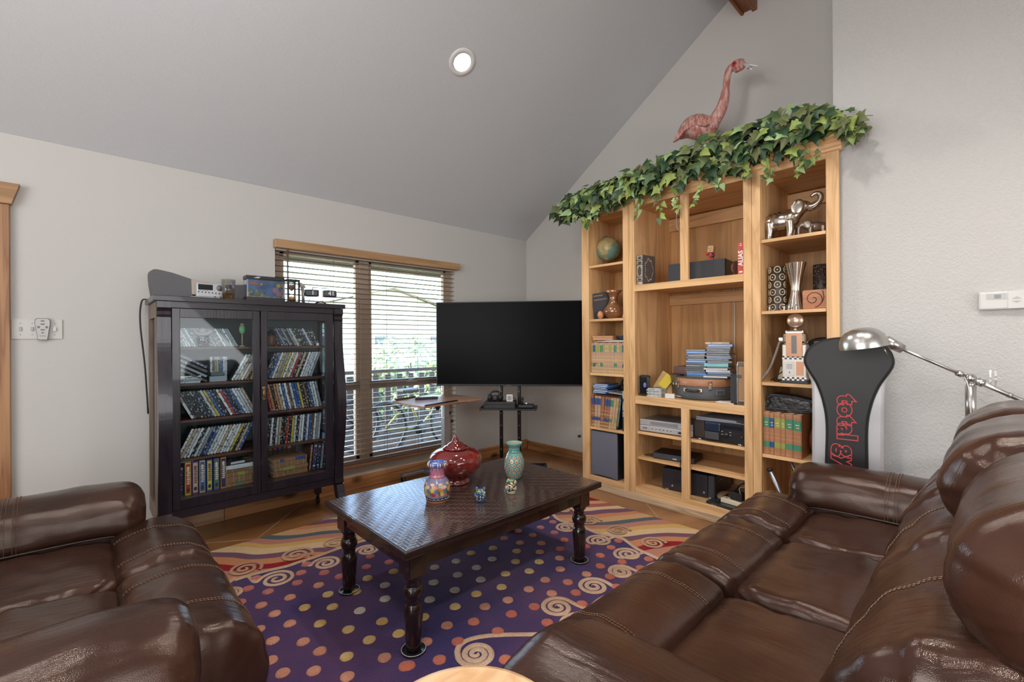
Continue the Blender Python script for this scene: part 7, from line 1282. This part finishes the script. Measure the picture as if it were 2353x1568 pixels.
def jaguar(p, rz, base, spot, lab, extra):
    t = thing('jaguar_head', lab, 'figurine', p, rz, 'painted jaguar heads'); b = MB(); b.ball((0, 0, .034), (.024, .026, .028), 18); b.ball((-.02, 0, .040), (.014, .017, .010), 12); b.ball((-.014, 0, .012), (.014, .016, .009), 12); b.lathe([(.02, 0), (.022, .006), (.02, .02)], 16)
    for s_ in (-1, 1): b.ball((.004, s_*.019, .060), (.006, .008, .010), 10); b.ball((-.006, s_*.022, .030), (.012, .008, .012), 10)
    b.obj('head', base, t); MB().ball((-.026, 0, .025), (.010, .0135, .010), 14).obj('mouth', mat('mouth_black', (.008, .006, .006), .4), t)
    b = MB(); [b.cyl((-.031, s_*.008, z0), (-.033, s_*.008, z1), .0022, .0006, n=8) for s_ in (-1, 1) for z0, z1 in ((.034, .023), (.015, .024))]; b.obj('fang', wt, t)
    b = MB(); rn = random.Random(6)
    for i in range(34):
        a = rn.uniform(1.6, 4.7); e_ = rn.uniform(-.4, 1.1); q = Vector((.0245*math.cos(a)*math.cos(e_), .0265*math.sin(a)*math.cos(e_), .034+.0285*math.sin(e_)))
        if abs(q.y) < .012 and q.z < .035: continue
        b.ball(q, .0034, 6, i % len(spot))
    b.obj('spots', spot, t); b = MB(); [b.ball((-.021, s_*.012, .049), (.004, .006, .005), 10, 0) for s_ in (-1, 1)]; [b.ball((-.0248, s_*.0125, .049), (.0018, .003, .003), 8, 1) for s_ in (-1, 1)]; b.ball((-.033, 0, .044), (.004, .006, .004), 8, 1); b.obj('eyes_nose', [extra, mat('mouth_black', (.008, .006, .006), .4)], t)
    return t
jm = lambda n, c: mat('jag_'+n, c, .3, coat=.4)
jaguar(onT(1104, 1152), math.radians(36), jm('blue', (.04, .12, .28)), [jm('yellow', (.65, .48, .05)), jm('cream', (.6, .5, .35)), jm('black', (.01, .01, .01))], 'small blue and yellow painted jaguar head on the coffee table', jm('green', (.1, .4, .25)))
jaguar(onT(1175, 1134), math.radians(30), jm('cream', (.6, .5, .35)), [jm('black', (.01, .01, .01))], 'small cream black-spotted jaguar head near the teal vase', jm('yellow', (.65, .48, .05)))
b = MB(); b.ball((-.002, 0, .066), (.012, .02, .006), 12, 0); [b.ball((-.004, s_*.014, .071), (.005, .006, .006), 8, 1+(s_ > 0)) for s_ in (-1, 0, 1)]; b.obj('crest', [jm('green', (.1, .4, .25)), jm('red', (.5, .05, .04)), jm('yellow', (.65, .48, .05))], bpy.data.objects[[o.name for o in COL.objects if o.name.startswith('jaguar_head')][-1]])

# ================================================================ LEATHER SOFAS
LE = leather(); STM = mat('tan_stitching', (.20, .115, .072), .6); PIP = mat('dark_piping', (.035, .018, .013), .4)
def pad(name, parent, prof, s0, s1, fr, r=.06, pinch=(), wr=.004, seed=0, ns=44, np_=60, stitch=(), pw=2.6, sag=0, span=(0, .5), xf=None, fold=.010):
    """upholstered pad: closed outline (a, b) swept along s with pillow ends; pinch = seams (s, depth); fr maps (s, a, b) to local space"""
    pr = [(q.x, q.y) for q in spline([(a, c, 0) for a, c in prof], np_, True)]; ca = sum(a for a, c in pr)/np_; cb_ = sum(c for a, c in pr)/np_
    L = s1-s0; ts = []
    for i in range(ns+1): u = i/ns; ts.append(s0+L*(.5-.5*math.cos(PI*u))*.55+L*u*.45)
    vs = []; fs = []
    for i, s in enumerate(ts):
        d = min(s-s0, s1-s); k = 1.0
        if d < r: k = max(.0, 1-(1-d/r)**pw)**(1/pw)
        for sp_, dp_ in pinch: k *= 1-dp_*math.exp(-((s-sp_)/.018)**2)
        for j, (a, c) in enumerate(pr):
            aa = ca+(a-ca)*k; bb = cb_+(c-cb_)*k; nx, ny = a-ca, c-cb_; nl_ = math.hypot(nx, ny) or 1; nx /= nl_; ny /= nl_
            q = Vector((s*4, a*4, c*4))+Vector((seed*7.3, 0, 0)); h = wr*noise.noise(q*1.1)+wr*.6*noise.noise(q*3.1)
            e = max(math.exp(-(d/.075)**2), max([.3*math.exp(-((s-sp_)/.06)**2) for sp_, _ in pinch], default=0))
            h += 1.3*e*fold*(noise.noise(Vector((j*.26, s*2.0, seed*3.1)))+.6*noise.noise(Vector((j*.6, s*3.0, seed*5.7))))*min(1, k*1.2)
            vs.append(fr(s, aa+nx*h*min(1, k*2), bb+ny*h*min(1, k*2)))
    n = np_
    for i in range(ns):
        for j in range(n): fs.append((i*n+j, i*n+(j+1) % n, (i+1)*n+(j+1) % n, (i+1)*n+j))
    b = MB(); b.add(vs, fs, 0, True); o = b.obj(name, LE, parent)
    for s in stitch:
        for ds in (-.005, .005):
            i = min(range(ns), key=lambda q: abs(ts[q+1]-s) if q+1 < ns else 9); f0 = max(1, min(ns-2, max(q for q in range(ns) if ts[q] <= s+ds))); f = (s+ds-ts[f0])/(ts[f0+1]-ts[f0]); pts = []
            for j in range(int(np_*span[0]), int(np_*span[1])+1):
                j %= np_
                q = Vector(vs[f0*n+j]).lerp(Vector(vs[(f0+1)*n+j]), f); c0 = Vector(fr(s, ca, cb_)); dd = (q-c0); dd = dd.normalized() if dd.length else dd; pts.append(q+dd*.0016)
            vv = MB(); pts = spline(pts, len(pts)*5)
            for k_ in range(0, len(pts)-2, 3): vv.tube(pts[k_:k_+3], .0013, 4)
            st_ = vv.obj('stitching', STM, o); st_['kind'] = 'stuff'
    return o
X3 = lambda s, a, c: (s, a, c)
FOOT = [(.575, .445), (.63, .478), (.70, .492), (.77, .485), (.83, .455), (.868, .40), (.880, .32), (.872, .22), (.85, .12), (.82, .06), (.72, .05), (.62, .06), (.59, .2), (.575, .34)]
SEAT = [(.20, .455), (.28, .470), (.38, .468), (.48, .462), (.55, .452), (.588, .425), (.592, .36), (.57, .27), (.40, .24), (.24, .25), (.19, .33)]
LUMB = [(.225, .44), (.245, .49), (.240, .56), (.208, .64), (.158, .71), (.10, .765), (.03, .795), (-.06, .78), (-.12, .68), (-.10, .55), (-.02, .44), (.12, .41)]
HEAD = [(.03, .77), (.08, .80), (.100, .85), (.092, .915), (.052, .975), (-.02, 1.015), (-.10, 1.02), (-.18, .985), (-.225, .91), (-.225, .82), (-.17, .76), (-.07, .75)]
def arm(parent, x0, x1, seed, inner):
    w = x1-x0; xc = (x0+x1)/2
    o = MB().box((x0+.0, -.02, .03), (x1-.0, .655, .515), bev=.05, seg=4).obj('arm_panel', LE, parent); o.data.polygons.foreach_set('use_smooth', [True]*len(o.data.polygons))
    P_ = [(x0-.012, .47), (x0-.02, .53), (x0+.01, .60), (xc-.05, .638), (xc+.05, .640), (x1-.01, .60), (x1+.02, .53), (x1+.012, .47), (xc+.06, .455), (xc-.06, .455)]
    o = pad('armrest', parent, P_, -.02, .70, lambda s, a, c: (a, s, c-.02*max(0, (s-.5)/.2)), r=.085, wr=.006, seed=seed, pinch=((.30, .035),), stitch=(.285, .315), span=(.03, .72), fold=.008)
    b = MB(); b.tube(spline([(x0-.016, .0, .474), (x0-.018, .45, .47), (x0-.004, .62, .455), (x0+.06, .675, .445), (xc, .685, .442), (x1-.06, .675, .445), (x1+.004, .62, .455), (x1+.018, .45, .47), (x1+.016, .0, .474)], 60), .0042, 6); b.obj('piping', PIP, o)
    return o
def sofa(name, label, loc, rz, edges, a0, a1, wrv, group=None):
    """local space: width along x, facing +y; edges = seat boundaries; a0, a1 = outer armrest faces"""
    t = thing(name, label, 'sofa', loc, rz, group)
    x0, x1 = edges[0], edges[-1]
    MB().box((a0+.03, -.18, .06), (a1-.03, .62, .30), bev=.02).obj('base', mat('sofa_underside', (.02, .012, .01), .6), t); MB().box((a0+.05, -.24, .10), (a1-.05, -.10, .80), bev=.05, seg=3).obj('back_shell', LE, t)
    b = MB(); [b.cyl((x, y, 0.0), (x, y, .07), .03, n=14) for x in (a0+.12, a1-.12) for y in (-.05, .55)]; b.obj('foot', blk, t)
    for i in range(len(edges)-1):
        e0, e1 = edges[i]+.002, edges[i+1]-.002; w = e1-e0; sd = wrv+i*3
        pad('footrest', t, FOOT, e0-(.06 if i == 0 else 0), e1+(.06 if i == len(edges)-2 else 0), X3, r=.05, wr=.007, seed=sd, stitch=(e0+w*.24, e1-w*.24), span=(.02, .62), fold=.012, pinch=((e0+w*.24, .006), (e1-w*.24, .006)))
        pad('seat_cushion', t, SEAT, e0, e1, X3, r=.055, wr=.010, seed=sd+1, fold=.010, pw=2.4)
        pad('back_cushion', t, LUMB, e0, e1, X3, r=.07, wr=.009, seed=sd+2, stitch=(e0+w*.5,), span=(.0, .5), fold=.012, pw=2.2, pinch=((e0+w*.5, .012),))
        h = pad('headrest', t, [(a_-(.045 if i == 0 and len(edges) > 3 else 0), c_) for a_, c_ in HEAD], e0+.004, e1-.004, X3, r=.10, wr=.008, seed=sd+4, fold=.012, pw=2.1)
    arm(t, a0, edges[0]+.005, wrv+40, 1); arm(t, edges[-1]-.005, a1, wrv+50, -1)
    return t
sofa('reclining_sofa', 'long brown leather three-seat reclining sofa below the steel lamp', (0, 0, .0146), 0, (.87, 1.48, 2.03, 2.46), .53, 2.70, 2)
sofa('loveseat', 'brown leather two-seat reclining loveseat beside the dark disc cabinet', (-.50, 1.95, .0146), -PI/2, (-.50, -.03, .50), -.76, .76, 61)
# ================================================================ ROUND STOOL TABLE
rs = thing('round_side_table', 'small round pale wood side table between the two sofas', 'side table', (.348, .457, .0106))
rw = wood('pale_maple', (.62, .40, .22), (.50, .29, .14), 'x', .7, .35)
MB().lathe([(.001, .710), (.118, .710), (.134, .718), (.137, .729), (.132, .739), (.124, .739), (.118, .734), (.001, .734)], 56).obj('round_top', rw, rs)
for i in range(3): a = 2*PI*i/3+.6; b = MB(); b.cyl((.085*math.cos(a), .085*math.sin(a), .712), (.125*math.cos(a), .125*math.sin(a), .0), .016, .012, n=14); b.obj('leg', wood('pale_maple_leg', (.58, .36, .19), (.46, .26, .12), 'z', .8, .4), rs)
b = MB(); b.tube([(.109*math.cos(2*PI*i/30), .109*math.sin(2*PI*i/30), .30) for i in range(30)], .008, 8, closed=True); b.obj('stretcher_ring', rw, rs)

for o in COL.objects:                       # specks too small to pick apart, joined as one part
    if o.type == 'MESH' and o.parent and o.name.split('.')[0] in ('buttons', 'vents', 'speckles', 'slots', 'screw', 'louvres', 'print', 'small_print', 'spine_print', 'tag_print', 'spots', 'fascia_dots', 'gilt_stars', 'medallions', 'village_scene', 'scallops', 'zigzag', 'rim_stripes', 'neck_lines', 'ring_motifs', 'blanket_pattern', 'scene_figures', 'checker_band', 'bolt', 'grille_ribs', 'ports', 'cables', 'leads', 'glaze_bands', 'raised_bands', 'spine_ornament', 'eyes_nose', 'crest', 'arrow_keys', 'title', 'adjuster_knob', 'corner_posts'): o['kind'] = 'stuff'
